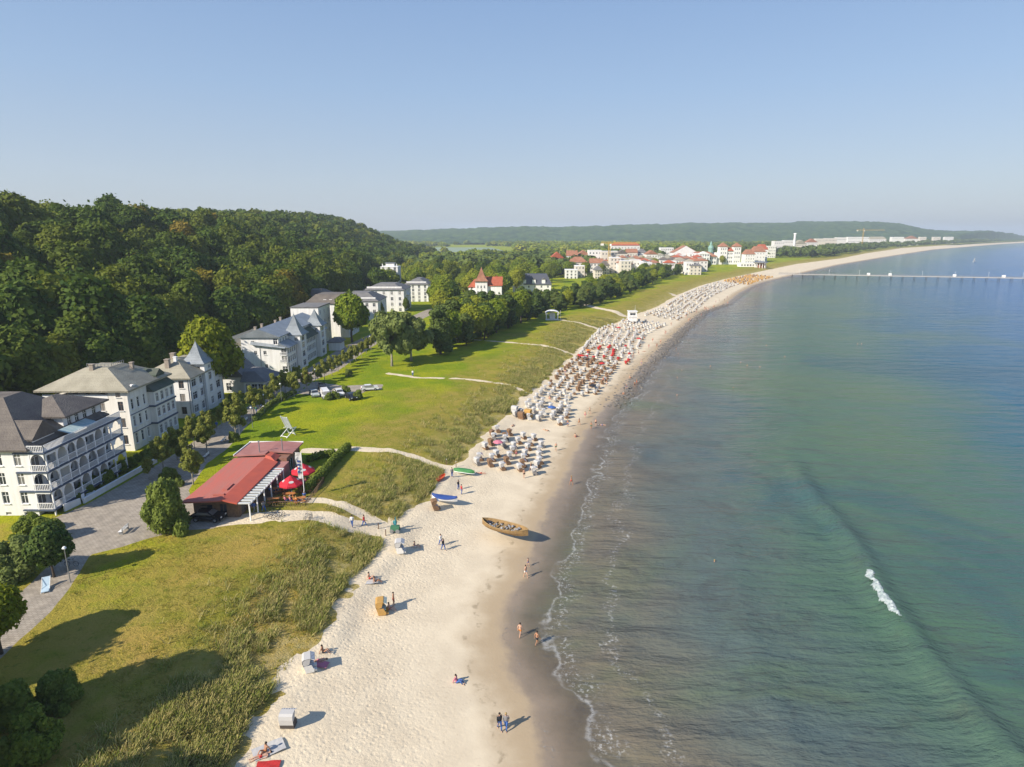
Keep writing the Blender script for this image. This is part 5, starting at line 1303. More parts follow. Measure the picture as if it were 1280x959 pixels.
# ------------------------------------------------------------------ restaurant with the red roof
REDP = mat('red_roofing', (.43,.12,.09), .8, (.36,.135,.11), .5, .5, 3, stretch=(3,.4,1))
REDO = mat('orange_red_roofing', (.48,.10,.06), .75, (.41,.09,.06), .7, .2, 3)
PINKR = mat('faded_red_roofing', (.36,.17,.15), .8, (.29,.13,.115), .5, .3, 3)
WOODM = mat('weathered_wood', (.20,.13,.08), .85, (.13,.085,.055), 3, .3, 9, stretch=(1,6,1))
ORWOOD = mat('orange_wood', (.48,.20,.06), .6, (.38,.15,.05), 3)
FABW = mat('white_fabric', (.50,.49,.47), .8, (.38,.38,.385), .15)
FABR = mat('red_fabric', (.50,.02,.035), .7, (.42,.015,.03), 2)
BLUEP = mat('blue_paint', (.03,.07,.25), .5)
def restaurant():
    t = thing('beach_restaurant', 'flat beach restaurant with long red roof panels and a striped white pergola', 'restaurant', (-45,79.5,3.4))
    w_ = MB(); walls(w_, t, .7, 7.0, .9, 15.8, -.3, 2.6, [(1.0,.6,1.6,1.4,'dn'),(3.6,.0,1.0,2.1,'dn')], [(.8+2.1*k,.3,1.6,1.9,'dn') for k in range(7)], ()); w_.build('wall', WOODM, t)
    b = MB(); walls(b, t, .2, 8.4, 16.2, 22.4, -.3, 3.2, (), [(.8,.3,2,2.2,'wn'),(3.4,.3,2,2.2,'wn')]); b.build('rear_wall', mat('brown_boards', (.25,.13,.09), .8, (.2,.1,.07), 2), t)
    r = MB(); r.hexa([(-.2,-.4,2.75),(5.2,-.4,3.0),(5.2,16.4,3.2),(-.2,16.4,2.95)], [(-.2,-.4,2.95),(5.2,-.4,3.2),(5.2,16.4,3.4),(-.2,16.4,3.15)]); r.build('roof', REDP, t)
    r = MB(); r.hexa([(5.21,-.4,3.12),(7.4,-.4,2.62),(7.4,15.0,2.82),(5.21,16.3,3.32)], [(5.21,-.4,3.34),(7.4,-.4,2.82),(7.4,15.0,3.02),(5.21,16.3,3.54)]); r.build('side_roof', REDO, t)
    r = MB(); r.hexa([(5.21,15.4,3.56),(7.0,15.0,3.1),(7.0,17.4,3.3),(5.6,17.6,3.6)], [(5.3,15.6,3.95),(6.2,15.4,3.75),(6.2,17.0,3.8),(5.6,17.2,3.98)]); r.build('roof_hood', REDO, t)
    rr = MB(); rr.hexa([(-.3,16.42,3.35),(4.9,16.42,3.6),(4.9,22.9,3.6),(-.3,22.9,3.35)], [(-.3,16.42,3.55),(4.9,16.42,3.85),(4.9,22.9,3.85),(-.3,22.9,3.55)]); rr.hexa([(4.95,17.8,3.65),(8.9,17.8,3.4),(8.9,22.9,3.4),(4.95,22.9,3.65)], [(4.95,17.8,3.9),(8.9,17.8,3.6),(8.9,22.9,3.6),(4.95,22.9,3.9)]); rr.build('rear_roof', PINKR, t)
    e = MB(); e.box(-.35,22.92,3.5,8.95,23.1,3.75); e.box(-.32,16.4,3.555,-.2,22.9,3.7); e.build('roof_edge', TRIM, t)
    f = MB(); f.box(7.1,12.2,-.2,8.8,16.1,2.7); f.build('side_room', PINKR, t)
    for x, y in ((3.6,17.4),(7.0,18.4)):
        v = MB(); v.tube((x,y,3.4),(x,y,5.6),.09,.09,8); v.tube((x,y,5.6),(x,y,5.75),.17,.14,8); v.build('flue_pipe', METALG, t)
    for a in ((3.3,1.3,4.9,1.7),(4.0,3.0,4.6,5.2)):
        v = MB(); v.box(a[0],a[1],3.21,a[2],a[3],3.42); v.build('roof_hatch', REDP, t)
    pg = MB()
    for k in range(15): y = -.3+k*.92; pg.box(7.42,y,2.62,9.1,y+.46,2.74)
    pg.build('pergola_slats', mat('pale_slats', (.58,.60,.58), .6), t)
    ps = MB(); ps.box(8.9,-.35,2.44,9.05,13.1,2.6)
    for k in range(6): y = -.3+k*2.6; ps.box(8.9,y,-.2,9.05,y+.15,2.44)
    ps.build('pergola_frame', TRIM, t)
    dk = MB(); dk.box(7.1,.1,-.35,15.2,13.6,.12); dk.build('terrace_deck', WOODM, t)
    fn = MB()
    for p0, p1 in (((8.6,4.2),(15.1,4.2)),((15.1,4.2),(15.1,13.5)),((9,13.5),(15.1,13.5))): railing(fn, p0, p1, .12, .9, False, .35)
    fn.build('terrace_railing', WOODM, t)
    sg = MB(); sg.box(.9,.82,.7,2.6,.87,1.9); sg.build('menu_board', DARKFRAME, t)
restaurant()
def umbrella(x, y, r, h, label):
    t = thing('parasol', label, 'parasol', (x, y, 3.5)); n = 8
    p = MB(); p.tube((0,0,0),(0,0,h),.05,.04,8); p.build('pole', TRIM, t)
    b = MB(); b.tube((0,0,0),(0,0,.12),.45,.4,12); b.build('base', METALG, t)
    c = MB(); pt = lambda q, z, k: (q*math.cos(2*math.pi*k/n), q*math.sin(2*math.pi*k/n), z)
    c.rings([[pt(q, z, k) for k in range(n)] for q, z in ((r,h-1.25),(r*.98,h-1.05),(.06,h+.15))]); c.build('canopy', FABR, t)
    for k in range(0, 8, 2):
        a_ = 2*math.pi*(k+.5)/n; ce = Vector((math.cos(a_)*r*.60, math.sin(a_)*r*.60, h-.75+.8*.35)); 
        u = Vector((-math.sin(a_), math.cos(a_), 0)); v = Vector((math.cos(a_)*r*.92, math.sin(a_)*r*.92, -1.15)).normalized(); nn = u.cross(v); nn = nn if nn.z > 0 else -nn
        ce = Vector((math.cos(a_)*.60*r*math.cos(math.pi/n), math.sin(a_)*.60*r*math.cos(math.pi/n), 0)); ce.z = h+.15-1.20*.60/.98
        e = MB(); q = [ce+nn*.05+u*math.cos(j*math.pi/6)*r*.2+v*math.sin(j*math.pi/6)*r*.12 for j in range(12)]; e.hexa([p_-nn*.04 for p_ in q], q); e.build('oval_emblem', FABW, t)
for (px, py, r), lab in zip([(357,596,1.85),(372,580,1.95)], ['red parasol with white oval emblems, nearer the flag mast on the restaurant terrace','red parasol with white oval emblems, the farther one on the restaurant terrace']):
    x, y = P(px+8, py+22, 3.5); umbrella(x, y, r, 2.9, lab)
def table_set(x, y, rz, label, group):
    t = thing('picnic_table', label, 'table', (x, y, 3.52), rz, group)
    a = MB(); a.box(-.9,-.38,.70,.9,.38,.76); a.build('tabletop', ORWOOD, t)
    for s in (-1,1): b = MB(); b.box(-.9,s*.75-.14,.42,.9,s*.75+.14,.47); b.build('bench', ORWOOD, t)
    for s in (-1,1):
        l = MB(); l.box(s*.6-.05,-.8,.30,s*.6+.05,.8,.36); l.tube((s*.6,-.3,.7),(s*.6,-.75,0),.05,.05,4); l.tube((s*.6,.3,.7),(s*.6,.75,0),.05,.05,4); l.build('leg', ORWOOD, t)
    return t
t0 = table_set(-33.4, 87.0, .1, 'orange-brown wooden table with benches on the restaurant terrace', 'wooden tables on the restaurant terrace')
for k, (x, y) in enumerate(((-31.5,89.4),(-33.8,91.2),(-31.2,92.0),(-35.0,85.2),(-35.6,89.2),(-31.3,85.3),(-35.2,92.0))): dup(t0, (x, y, 3.52), .1*k)
def flag():
    x, y = P(381,624,3.4); t = thing('flag_mast', 'tall white banner mast with a hanging white banner at the terrace corner', 'flag', (x, y, 3.4))
    m = MB(); m.tube((0,0,0),(0,0,7.4),.06,.05,8); m.build('mast', TRIM, t); m = MB(); m.tube((0,0,7.3),(-.9,0,7.35),.03,.03,6); m.build('arm', TRIM, t)
    b = MB(); rs = []
    for k in range(9): z = 7.3-k*.5; w_ = .9-.03*k+.08*math.sin(k); rs.append([(-.02,.02*math.sin(k*2),z),(-w_*.5,.10*math.sin(k*1.3),z),(-w_,.16*math.sin(k*1.7+1),z),(-w_,.16*math.sin(k*1.7+1)+.03,z),(-w_*.5,.10*math.sin(k*1.3)+.03,z),(-.02,.02*math.sin(k*2)+.03,z)])
    b.rings(rs); b.build('banner', FABW, t)
    s = MB()
    for k in range(4): s.box(-.62,-.16,5.9-k*.55,-.25,-.13,6.2-k*.55)
    s.build('blue_mark', BLUEP, t)
flag()
def big_chair():
    x, y = P(360,545,3.5); t = thing('giant_deck_chair', 'oversized white wooden deck chair standing alone on the lawn behind the restaurant', 'deck chair', (x, y, 3.5), -.5)
    w_ = .85
    for s in (-1,1):
        l = MB(); l.tube((s*w_,1.1,0),(s*w_,-.7,4.1),.09,.09,6); l.build('backrest_rail', TRIM, t); l = MB(); l.tube((s*w_,-1.1,0),(s*w_,1.3,1.5),.09,.09,6); l.build('leg', TRIM, t)
        l = MB(); l.tube((s*w_,-.1,1.6),(s*w_,1.5,1.55),.08,.08,6); l.build('armrest', TRIM, t)
    c = MB(); c.hexa([(-w_,-.62,3.95),(w_,-.62,3.95),(w_,.45,1.5),(-w_,.45,1.5)], [(-w_,-.56,3.99),(w_,-.56,3.99),(w_,.51,1.54),(-w_,.51,1.54)]); c.build('fabric', mat('grey_fabric', (.42,.46,.48), .8), t)
    c = MB(); c.tube((-w_,.95,.35),(w_,.95,.35),.07,.07,6); c.tube((-w_,-.9,.15),(w_,-.9,.15),.07,.07,6); c.build('crossbar', TRIM, t)
big_chair()
def small_lounger():
    x, y = P(58,738,3.4); t = thing('deck_chair', 'white and pale blue deck chair on the paving below the dark garden tree', 'deck chair', (x, y, 3.4), .5)
    m = MB(); m.hexa([(-.35,-.9,.25),(.35,-.9,.25),(.35,.4,.35),(-.35,.4,.35)], [(-.35,-.9,.32),(.35,-.9,.32),(.35,.4,.42),(-.35,.4,.42)]); m.hexa([(-.35,.4,.35),(.35,.4,.35),(.35,1.1,1.1),(-.35,1.1,1.1)], [(-.35,.34,.42),(.35,.34,.42),(.35,1.04,1.16),(-.35,1.04,1.16)]); m.build('fabric', mat('pale_blue_fabric', (.48,.62,.72), .8), t)
    for s in (-1,1): l = MB(); l.tube((s*.38,-.95,0),(s*.38,1.1,1.15),.03,.03,5); l.tube((s*.38,.9,0),(s*.38,-.2,.35),.03,.03,5); l.build('leg', TRIM, t)
small_lounger()
def picnic_umbrella_shelter(): pass

# --- cars
def car_proto(body, kind='hatch'):
    t = thing('parked_car', 'x', 'car', (0,-500,-50))
    W_ = .88 if kind != 'van' else .95
    prof = {'hatch': [(-2.15,.35),(-2.2,.75),(-2.05,.95),(-1.0,1.02),(-.35,1.46),(1.1,1.48),(1.85,1.05),(2.1,.95),(2.15,.4)],
            'van': [(-2.4,.35),(-2.45,.9),(-2.2,1.15),(-1.5,1.9),(-1.2,2.05),(2.3,2.05),(2.4,1.6),(2.4,.4)]}[kind]
    b = MB(); n = len(prof)
    ring = lambda x, in_, top: [(x*(1-(in_ if z > 1.0 else in_*.3)), y, z) for y, z in prof]
    b.rings([ring(-W_*.93,.16,1), ring(-W_,.14,1), ring(-W_*.5,.0,1), ring(W_*.5,.0,1), ring(W_,.14,1), ring(W_*.93,.16,1)]); b.build('body', body, t, smooth=False)
    g = MB()
    if kind == 'hatch':
        g.hexa([(-.72,-1.02,1.045),(.72,-1.02,1.045),(.6,-.42,1.46),(-.6,-.42,1.46)], [(-.72,-1.05,1.06),(.72,-1.05,1.06),(.6,-.45,1.475),(-.6,-.45,1.475)])
        g.hexa([(-.7,1.80,1.10),(.7,1.80,1.10),(.6,1.16,1.465),(-.6,1.16,1.465)], [(-.7,1.84,1.12),(.7,1.84,1.12),(.6,1.2,1.485),(-.6,1.2,1.485)])
        for s in (-1,1): g.hexa([(s*.80,-.85,1.04),(s*.80,1.6,1.06),(s*.765,1.05,1.41),(s*.765,-.35,1.40)], [(s*.835,-.85,1.04),(s*.835,1.6,1.06),(s*.80,1.05,1.41),(s*.80,-.35,1.40)])
    else:
        g.hexa([(-.8,-2.12,1.22),(.8,-2.12,1.22),(.72,-1.55,1.84),(-.72,-1.55,1.84)], [(-.8,-2.2,1.24),(.8,-2.2,1.24),(.72,-1.6,1.88),(-.72,-1.6,1.88)])
        for s in (-1,1): g.hexa([(s*.86,-1.7,1.2),(s*.86,-.4,1.2),(s*.82,-.4,1.75),(s*.82,-1.3,1.75)], [(s*.90,-1.7,1.2),(s*.90,-.4,1.2),(s*.86,-.4,1.75),(s*.86,-1.3,1.75)])
    g.build('windows', GLASS, t)
    TY = mat('tyre', (.03,.03,.03), .8)
    for x in (-1,1):
        for y in (-1.35,1.35):
            w2 = MB(); w2.tube((x*(W_-.16),y,.32),(x*(W_+.03),y,.32),.32,.32,14); wo = w2.build('wheel', TY, t)
            rm = MB(); rm.tube((x*(W_+.031),y,.32),(x*(W_+.045),y,.32),.19,.17,10); k = rm.build('rim', METALG, wo)
    L_ = 2.2 if kind == 'hatch' else 2.46
    for x in (-.6,.6):
        h = MB(); h.box(x-.16,-L_-.01,.66,x+.16,-L_+.12,.82); h.build('headlight', TRIM, t); h = MB(); h.box(x-.14,L_-.16,.75,x+.14,L_-.02,.92); h.build('tail_light', FABR, t)
    return t
PAINT = lambda n_, c: mat(n_, c, .25, tuple(v*.9 for v in c), .5, spec=.6)
cA = car_proto(PAINT('black_paint', (.012,.014,.022))); cB = car_proto(PAINT('silver_paint', (.42,.46,.48))); cC = car_proto(PAINT('white_paint', (.75,.75,.74))); cD = car_proto(PAINT('white_van_paint', (.72,.72,.72)), 'van')
def put(c, px, py, rz, label, first):
    x, y = P(px, py, 3.5); z = float(height([x],[y])[0])+.02
    if first: c.location = (x, y, z); c.rotation_euler = (0,0,rz); c['label'] = label; return c
    return dup(c, (x, y, z), rz, None, label)
put(cA, 261, 650, 1.5, 'black car parked in front of the red-roofed restaurant beside the big bush', True)
put(cB, 393, 495, .5, 'silver car at the left end of the parking place beside the promenade', True)
put(cD, 407, 497, .45, 'white van parked next to the silver car at the parking place', True)
put(cC, 462, 488, 1.9, 'white car standing apart on the gravel at the right end of the parking place', True)
put(cA, 403, 487, .4, 'black car in the second row of the parking place beside the promenade', False)
put(cA, 439, 499, .6, 'black car half hidden by shrubs in front of the parking place', False)
put(cC, 424, 494, .5, 'white car between shrubs in the middle of the parking place', False)
# --- lamp posts along the promenade
t = thing('street_lamp', 'slender white street lamp on the promenade', 'street lamp', (0,0,0), 0, 'street lamps along the promenade')
m = MB(); m.tube((0,0,0),(0,0,4.2),.06,.045,8); m.build('post', METALG, t); m = MB(); m.tube((0,0,4.2),(0,0,4.35),.10,.22,8); m.tube((0,0,4.36),(0,0,4.55),.24,.12,8); m.build('lantern', TRIM, t)
ls = [P(88,728),P(316,535),P(331,517),P(352,502),P(395,482),P(421,464),P(445,449),P(463,436),P(300,546)]
for k, (x, y) in enumerate(ls):
    if k == 0: t.location = (x, y, 3.4)
    else: dup(t, (x, y, 3.4), 0)
# --- bandstand and lifeguard hut on the meadow
def bandstand():
    x, y = P(690,400,3.4); t = thing('white_canopy_pavilion', 'small open pavilion with a white curved canopy on the meadow', 'pavilion', (x, y, 3.3))
    m = MB(); m.box(-3,-2.2,0,3,2.2,.35); m.build('platform', CREAM, t)
    for a in (-2.6,2.6):
        for b in (-1.8,1.8): c = MB(); c.tube((a,b,.35),(a,b,3.4),.14,.12,8); c.build('post', TRIM, t)
    r = MB(); n = 10; pts = [(-3.2*math.cos(math.pi*k/n), 3.3+1.3*math.sin(math.pi*k/n)) for k in range(n+1)]
    lo_ = [(p[0]*.94, p[1]-.15) for p in pts][::-1]
    r.rings([[(a, yy_, z) for a, z in pts+lo_] for yy_ in (-2.4,2.4)]); r.build('canopy', TRIM, t)
    w_ = MB(); w_.box(-1.0,.8,.36,1.4,2.0,3.2); w_.build('stage_wall', WHITE, t)
    s = MB(); s.tube((3.9,0,-.2),(3.9,0,4.6),.05,.04,6); s.build('flagpole', TRIM, t)
bandstand()
def lifeguard():
    x, y = P(790,401,2.5); t = thing('lifeguard_tower', 'white boxy lifeguard tower with a thin mast among the beach chairs', 'lifeguard tower', (x, y, 2.3))
    m = MB(); walls(m, t, -1.9, 1.9, -1.6, 1.6, .0, 4.6, [(.6,2.9,2.6,1.1,'wn')], [(.6,2.9,2,1.1,'wn')]); m.build('cabin', WHITE, t)
    m = MB(); m.box(-2.2,-1.9,4.61,2.2,1.9,4.8); m.build('roof', TRIM, t); m = MB(); m.tube((1.2,0,4.8),(1.2,0,7.4),.05,.03,6); m.build('mast', TRIM, t)
    m = MB(); railing(m,(-2.2,-1.9),(2.2,-1.9),2.0,.7,False,.5); m.box(-2.2,-1.9,1.95,2.2,-1.61,2.05); m.build('balcony', TRIM, t)
lifeguard()

# ------------------------------------------------------------------ pier
def pier():
    a = P(985,342.5,4); b = P(1100,343.8,4); c = P(1280,347.2,4); d = (c[0]+(c[0]-b[0])*.8, c[1]+(c[1]-b[1])*.8)
    ang = math.atan2(d[1]-a[1], d[0]-a[0]); L_ = math.hypot(d[0]-a[0], d[1]-a[1])
    t = thing('pier', 'long pale pier on dark piles running from the beach far out into the sea', 'pier', (a[0], a[1], 0), ang)
    m = MB(); m.box(-8,-2.4,3.45,L_,2.4,4.05); m.build('deck', mat('pier_deck', (.42,.40,.37), .8, (.36,.34,.31), 1), t)
    PM = mat('pier_pile', (.06,.055,.05), .8)
    k = 0; x = 4.0
    while x < L_ and k < 95:
        p = MB(); 
        for s in (-1.8,1.8): p.tube((x,s,-3),(x,s,3.44),.17,.17,6)
        p.box(x-.15,-2.2,3.2,x+.15,2.2,3.44); p.build('pile', PM, t); x += 9.5; k += 1
    r = MB()
    for s in (-2.15,2.15):
        r.box(-8,s-.04,5.05,L_,s+.04,5.13); r.box(-8,s-.03,4.6,L_,s+.03,4.65); x = -8
        while x < L_: r.box(x-.05,s-.05,4.05,x+.05,s+.05,5.05); x += 2.4
    r.build('railing', METALG, t)
    x = 10.0
    while x < L_:
        l = MB(); l.tube((x,-2,4.05),(x,-2,8.2),.08,.06,6); l.tube((x,-2,8.2),(x,-2,8.6),.25,.2,6); l.build('lamp', TRIM, t); x += 26
    for x in (70, 88, 140, 178):
        s = MB(); s.box(x-1.2,-1.6,4.06,x+1.2,0,6.2); s.build('kiosk', TRIM, t)
pier()
def groyne():
    m = mat('dark_piles', (.06,.05,.045), .9)
    t = thing('mooring_posts', 'cluster of dark posts under the landward end of the pier', 'posts', (*P(1003,344,0), 0)); k = MB()
    for j in range(8): k.tube((j*2.2,(j % 3)*.8,-2),(j*2.2,(j % 3)*.8,2.2),.25,.2,6)
    k.build('posts', m, t)
groyne()

# ------------------------------------------------------------------ boats
def hull(L_, B_, H_, n=13, sheer=.35, keel=0.1):
    out = []; inn = []
    for k in range(n):
        t = k/(n-1)*2-1; w_ = B_/2*(1-abs(t)**2.3)**.8+.02; zt = H_*(1+sheer*t*t); zb = keel*H_*(1+6*max(0, abs(t)-.5)**2*2); x = t*L_/2*1.0
        out.append((x, w_, zt, zb))
    return out
def boat(name, label, loc, rz, L_, B_, H_, mout, minn, extras=None, upside=False):
    t = thing(name, label, 'boat', loc, rz); h = hull(L_, B_, H_)
    m = MB(); R1 = []
    for x, w_, zt, zb in h:
        R1.append([(x,-w_,zt),(x,-w_*.88,zt*.55+zb*.3),(x,-w_*.5,zb+.03),(x,0,zb-.02),(x,w_*.5,zb+.03),(x,w_*.88,zt*.55+zb*.3),(x,w_,zt),
                   (x,w_-.05 if w_ > .1 else w_*.5,zt),(x,max(w_*.82-.04,.005),zt*.55+zb*.3),(x,0.0,zb+.12),(x,-max(w_*.82-.04,.005),zt*.55+zb*.3),(x,-(w_-.05) if w_ > .1 else -w_*.5,zt)])
    m.rings(R1); o = m.build('hull', mout, t)
    if upside: o.rotation_euler = (math.pi,0,0); o.location = (0,0,H_*1.3)
    g = MB(); 
    for (x0,w0,z0,_),(x1,w1,z1,_2) in zip(h[:-1], h[1:]):
        for s in (-1,1): g.tube((x0,s*w0,z0+.02),(x1,s*w1,z1+.02),.05,.05,5)
    g = g.build('gunwale', minn, t)
    if upside: g.rotation_euler = (math.pi,0,0); g.location = (0,0,H_*1.3)
    if extras: extras(t, h)
    return t
BW = mat('ochre_boat_wood', (.30,.19,.08), .85, (.20,.13,.06), 2, .2, 6); BW2 = mat('pale_boat_wood', (.33,.23,.11), .8)
def fill(t, h):
    d = MB(); pts = [(x, w_*.78) for x, w_, *_ in h if abs(x) < 3.1]
    d.prism([(x,-w_) for x, w_ in pts]+[(x,w_) for x, w_ in pts[::-1]], .55, .68); d.build('deck_boards', BW2, t)
    g2 = random.Random(4)
    for k, cx in enumerate((-1.7,-.9,.1,1.0,1.9)):
        s = MB(); s.box(cx-.12,-.95,.75,cx+.12,.95,.82); s.build('thwart', BW, t)
    tr = MB()
    for k in range(26):
        x = g2.uniform(-2.4,2.4); y = g2.uniform(-.75,.75); r = g2.uniform(.12,.24); z = .8
        tr.rings([[(x+r*q*math.cos(j), y+r*q*math.sin(j), z+r*e) for j in (0,1.05,2.1,3.14,4.2,5.25)] for q, e in ((.6,-.6),(1,0),(.7,.6),(.2,.9))])
    tr.build('stones', mat('grey_stones', (.16,.17,.19), .9, (.34,.34,.36), 2), t)
    p2 = MB(); p2.box(-2.9,-.3,.7,-2.2,.3,1.0); p2.build('plants', mat('dark_plants', (.03,.03,.04), .9), t)
bx, by = P(631,663,1.6)
boat('wooden_boat', 'ochre wooden boat filled with stones lying on the bright sand near the water', (bx, by, 1.35), math.atan2(80.2-84.2, 2.5+4.7), 7.4, 2.5, .95, BW, BW2, fill)
x, y = P(580,590,1.7); boat('rowing_boat', 'upturned green and white rowing boat at the end of the dune path', (x, y, 1.7), -.35, 4.0, 1.4, .5, mat('green_hull_paint', (.06,.22,.07), .4), TRIM, None, True)
x, y = P(556,626,1.8); boat('rowing_boat', 'white boat under a dark blue tarpaulin behind the wicker chair', (x, y, 1.75), -.3, 4.2, 1.6, .6, TRIM, BLUEP,
    lambda t, h: (lambda m: m.build('tarpaulin', BLUEP, t))(MB().rings([[(x_,-w_*1.0,zt+.03),(x_,-w_*.5,zt+.22),(x_,0,zt+.32),(x_,w_*.5,zt+.22),(x_,w_*1.0,zt+.03)] for x_, w_, zt, zb in h])))
x, y = P(551,599,1.9); boat('kayak', 'small orange kayak at the edge of the dune grass', (x, y, 1.85), 1.2, 3.0, .8, .35, mat('orange_plastic', (.65,.12,.04), .4), mat('orange_plastic', (.65,.12,.04), .4))
def sail(label, px, py, y_, s):
    x, _ = atY(px, py, y_); t = thing('sailing_boat', label, 'boat', (x, y_, 0)); h = hull(6*s, 2*s, .9*s)
    m = MB(); m.rings([[(a,-w_,z),(a,0,-.2),(a,w_,z)] for a, w_, z, _b in h]); m.build('hull', TRIM, t)
    m = MB(); m.tube((.3,0,.4),(.3,0,9*s),.1,.06,6); m.build('mast', METALG, t)
    m = MB(); m.hexa([(.35,-.03,1.3*s),(-2.6*s,-.25,1.4*s),(.35,-.03,8.7*s)], [(.35,.03,1.3*s),(-2.6*s,-.19,1.4*s),(.35,.03,8.7*s)]); m.build('sail', FABW, t)
x_, y_ = P(1218,327,0); sail('small white sailing boat on the sea beyond the pier', 1218, 327, y_, .85)

# ------------------------------------------------------------------ people
SK = [mat('fair_skin', (.55,.33,.23), .6), mat('tanned_skin', (.38,.20,.12), .6)]
HAIR = [mat('dark_hair', (.03,.02,.015), .7), mat('blond_hair', (.35,.24,.10), .7), mat('grey_hair', (.4,.39,.37), .7)]
CL = {n_: mat(n_+'_cloth', c, .85) for n_, c in dict(dark=(.02,.025,.035), red=(.45,.03,.03), blue=(.05,.12,.35), white=(.75,.74,.72), pink=(.55,.18,.25), green=(.06,.18,.10), teal=(.04,.22,.26), orange=(.55,.2,.05), grey=(.2,.2,.21)).items()}
def skel(pose):
    "joints: pelvis, chest, neck, head, shoulders, elbows, wrists, hips, knees, ankles, toes"
    J = {}
    if pose in ('stand', 'walk'):
        st = .28 if pose == 'walk' else .06
        J = dict(pel=(0,0,.95), che=(0,-.01,1.28), nec=(0,0,1.49), hea=(0,-.02,1.60), top=(0,-.01,1.72))
        for s, k in ((-1,'l'),(1,'r')):
            f = s*st
            J['sho'+k] = (s*.17,0,1.42); J['elb'+k] = (s*.23,.03+f*.4,1.15); J['wri'+k] = (s*.22,-.06+f*.7,.91)
            J['hip'+k] = (s*.09,0,.90); J['kne'+k] = (s*.10,-.05-f*.6,.49); J['ank'+k] = (s*.10,.03-f*1.0,.08); J['toe'+k] = (s*.11,-.15-f*1.0,.04)
    elif pose == 'sit':
        J = dict(pel=(0,0,.13), che=(0,.10,.45), nec=(0,.12,.65), hea=(0,.09,.77), top=(0,.09,.89))
        for s, k in ((-1,'l'),(1,'r')):
            J['sho'+k] = (s*.17,.10,.60); J['elb'+k] = (s*.25,.22,.35); J['wri'+k] = (s*.26,.28,.10)
            J['hip'+k] = (s*.09,-.02,.12); J['kne'+k] = (s*.13,-.40,.42); J['ank'+k] = (s*.12,-.68,.08); J['toe'+k] = (s*.12,-.86,.06)
    elif pose == 'seat':
        J = dict(pel=(0,0,.50), che=(0,.12,.82), nec=(0,.15,1.02), hea=(0,.13,1.13), top=(0,.13,1.25))
        for s, k in ((-1,'l'),(1,'r')):
            J['sho'+k] = (s*.17,.13,.97); J['elb'+k] = (s*.24,.05,.72); J['wri'+k] = (s*.18,-.18,.62)
            J['hip'+k] = (s*.09,-.02,.49); J['kne'+k] = (s*.11,-.44,.50); J['ank'+k] = (s*.11,-.50,.08); J['toe'+k] = (s*.11,-.70,.05)
    elif pose == 'lie':
        J = dict(pel=(0,0,.12), che=(0,.33,.13), nec=(0,.54,.13), hea=(0,.66,.14), top=(0,.78,.14))
        for s, k in ((-1,'l'),(1,'r')):
            J['sho'+k] = (s*.17,.47,.12); J['elb'+k] = (s*.32,.30,.08); J['wri'+k] = (s*.26,.06,.08)
            J['hip'+k] = (s*.09,-.05,.11); J['kne'+k] = (s*.12,-.46,.16); J['ank'+k] = (s*.13,-.87,.08); J['toe'+k] = (s*.15,-.93,.18)
    return J
_bodies = {}
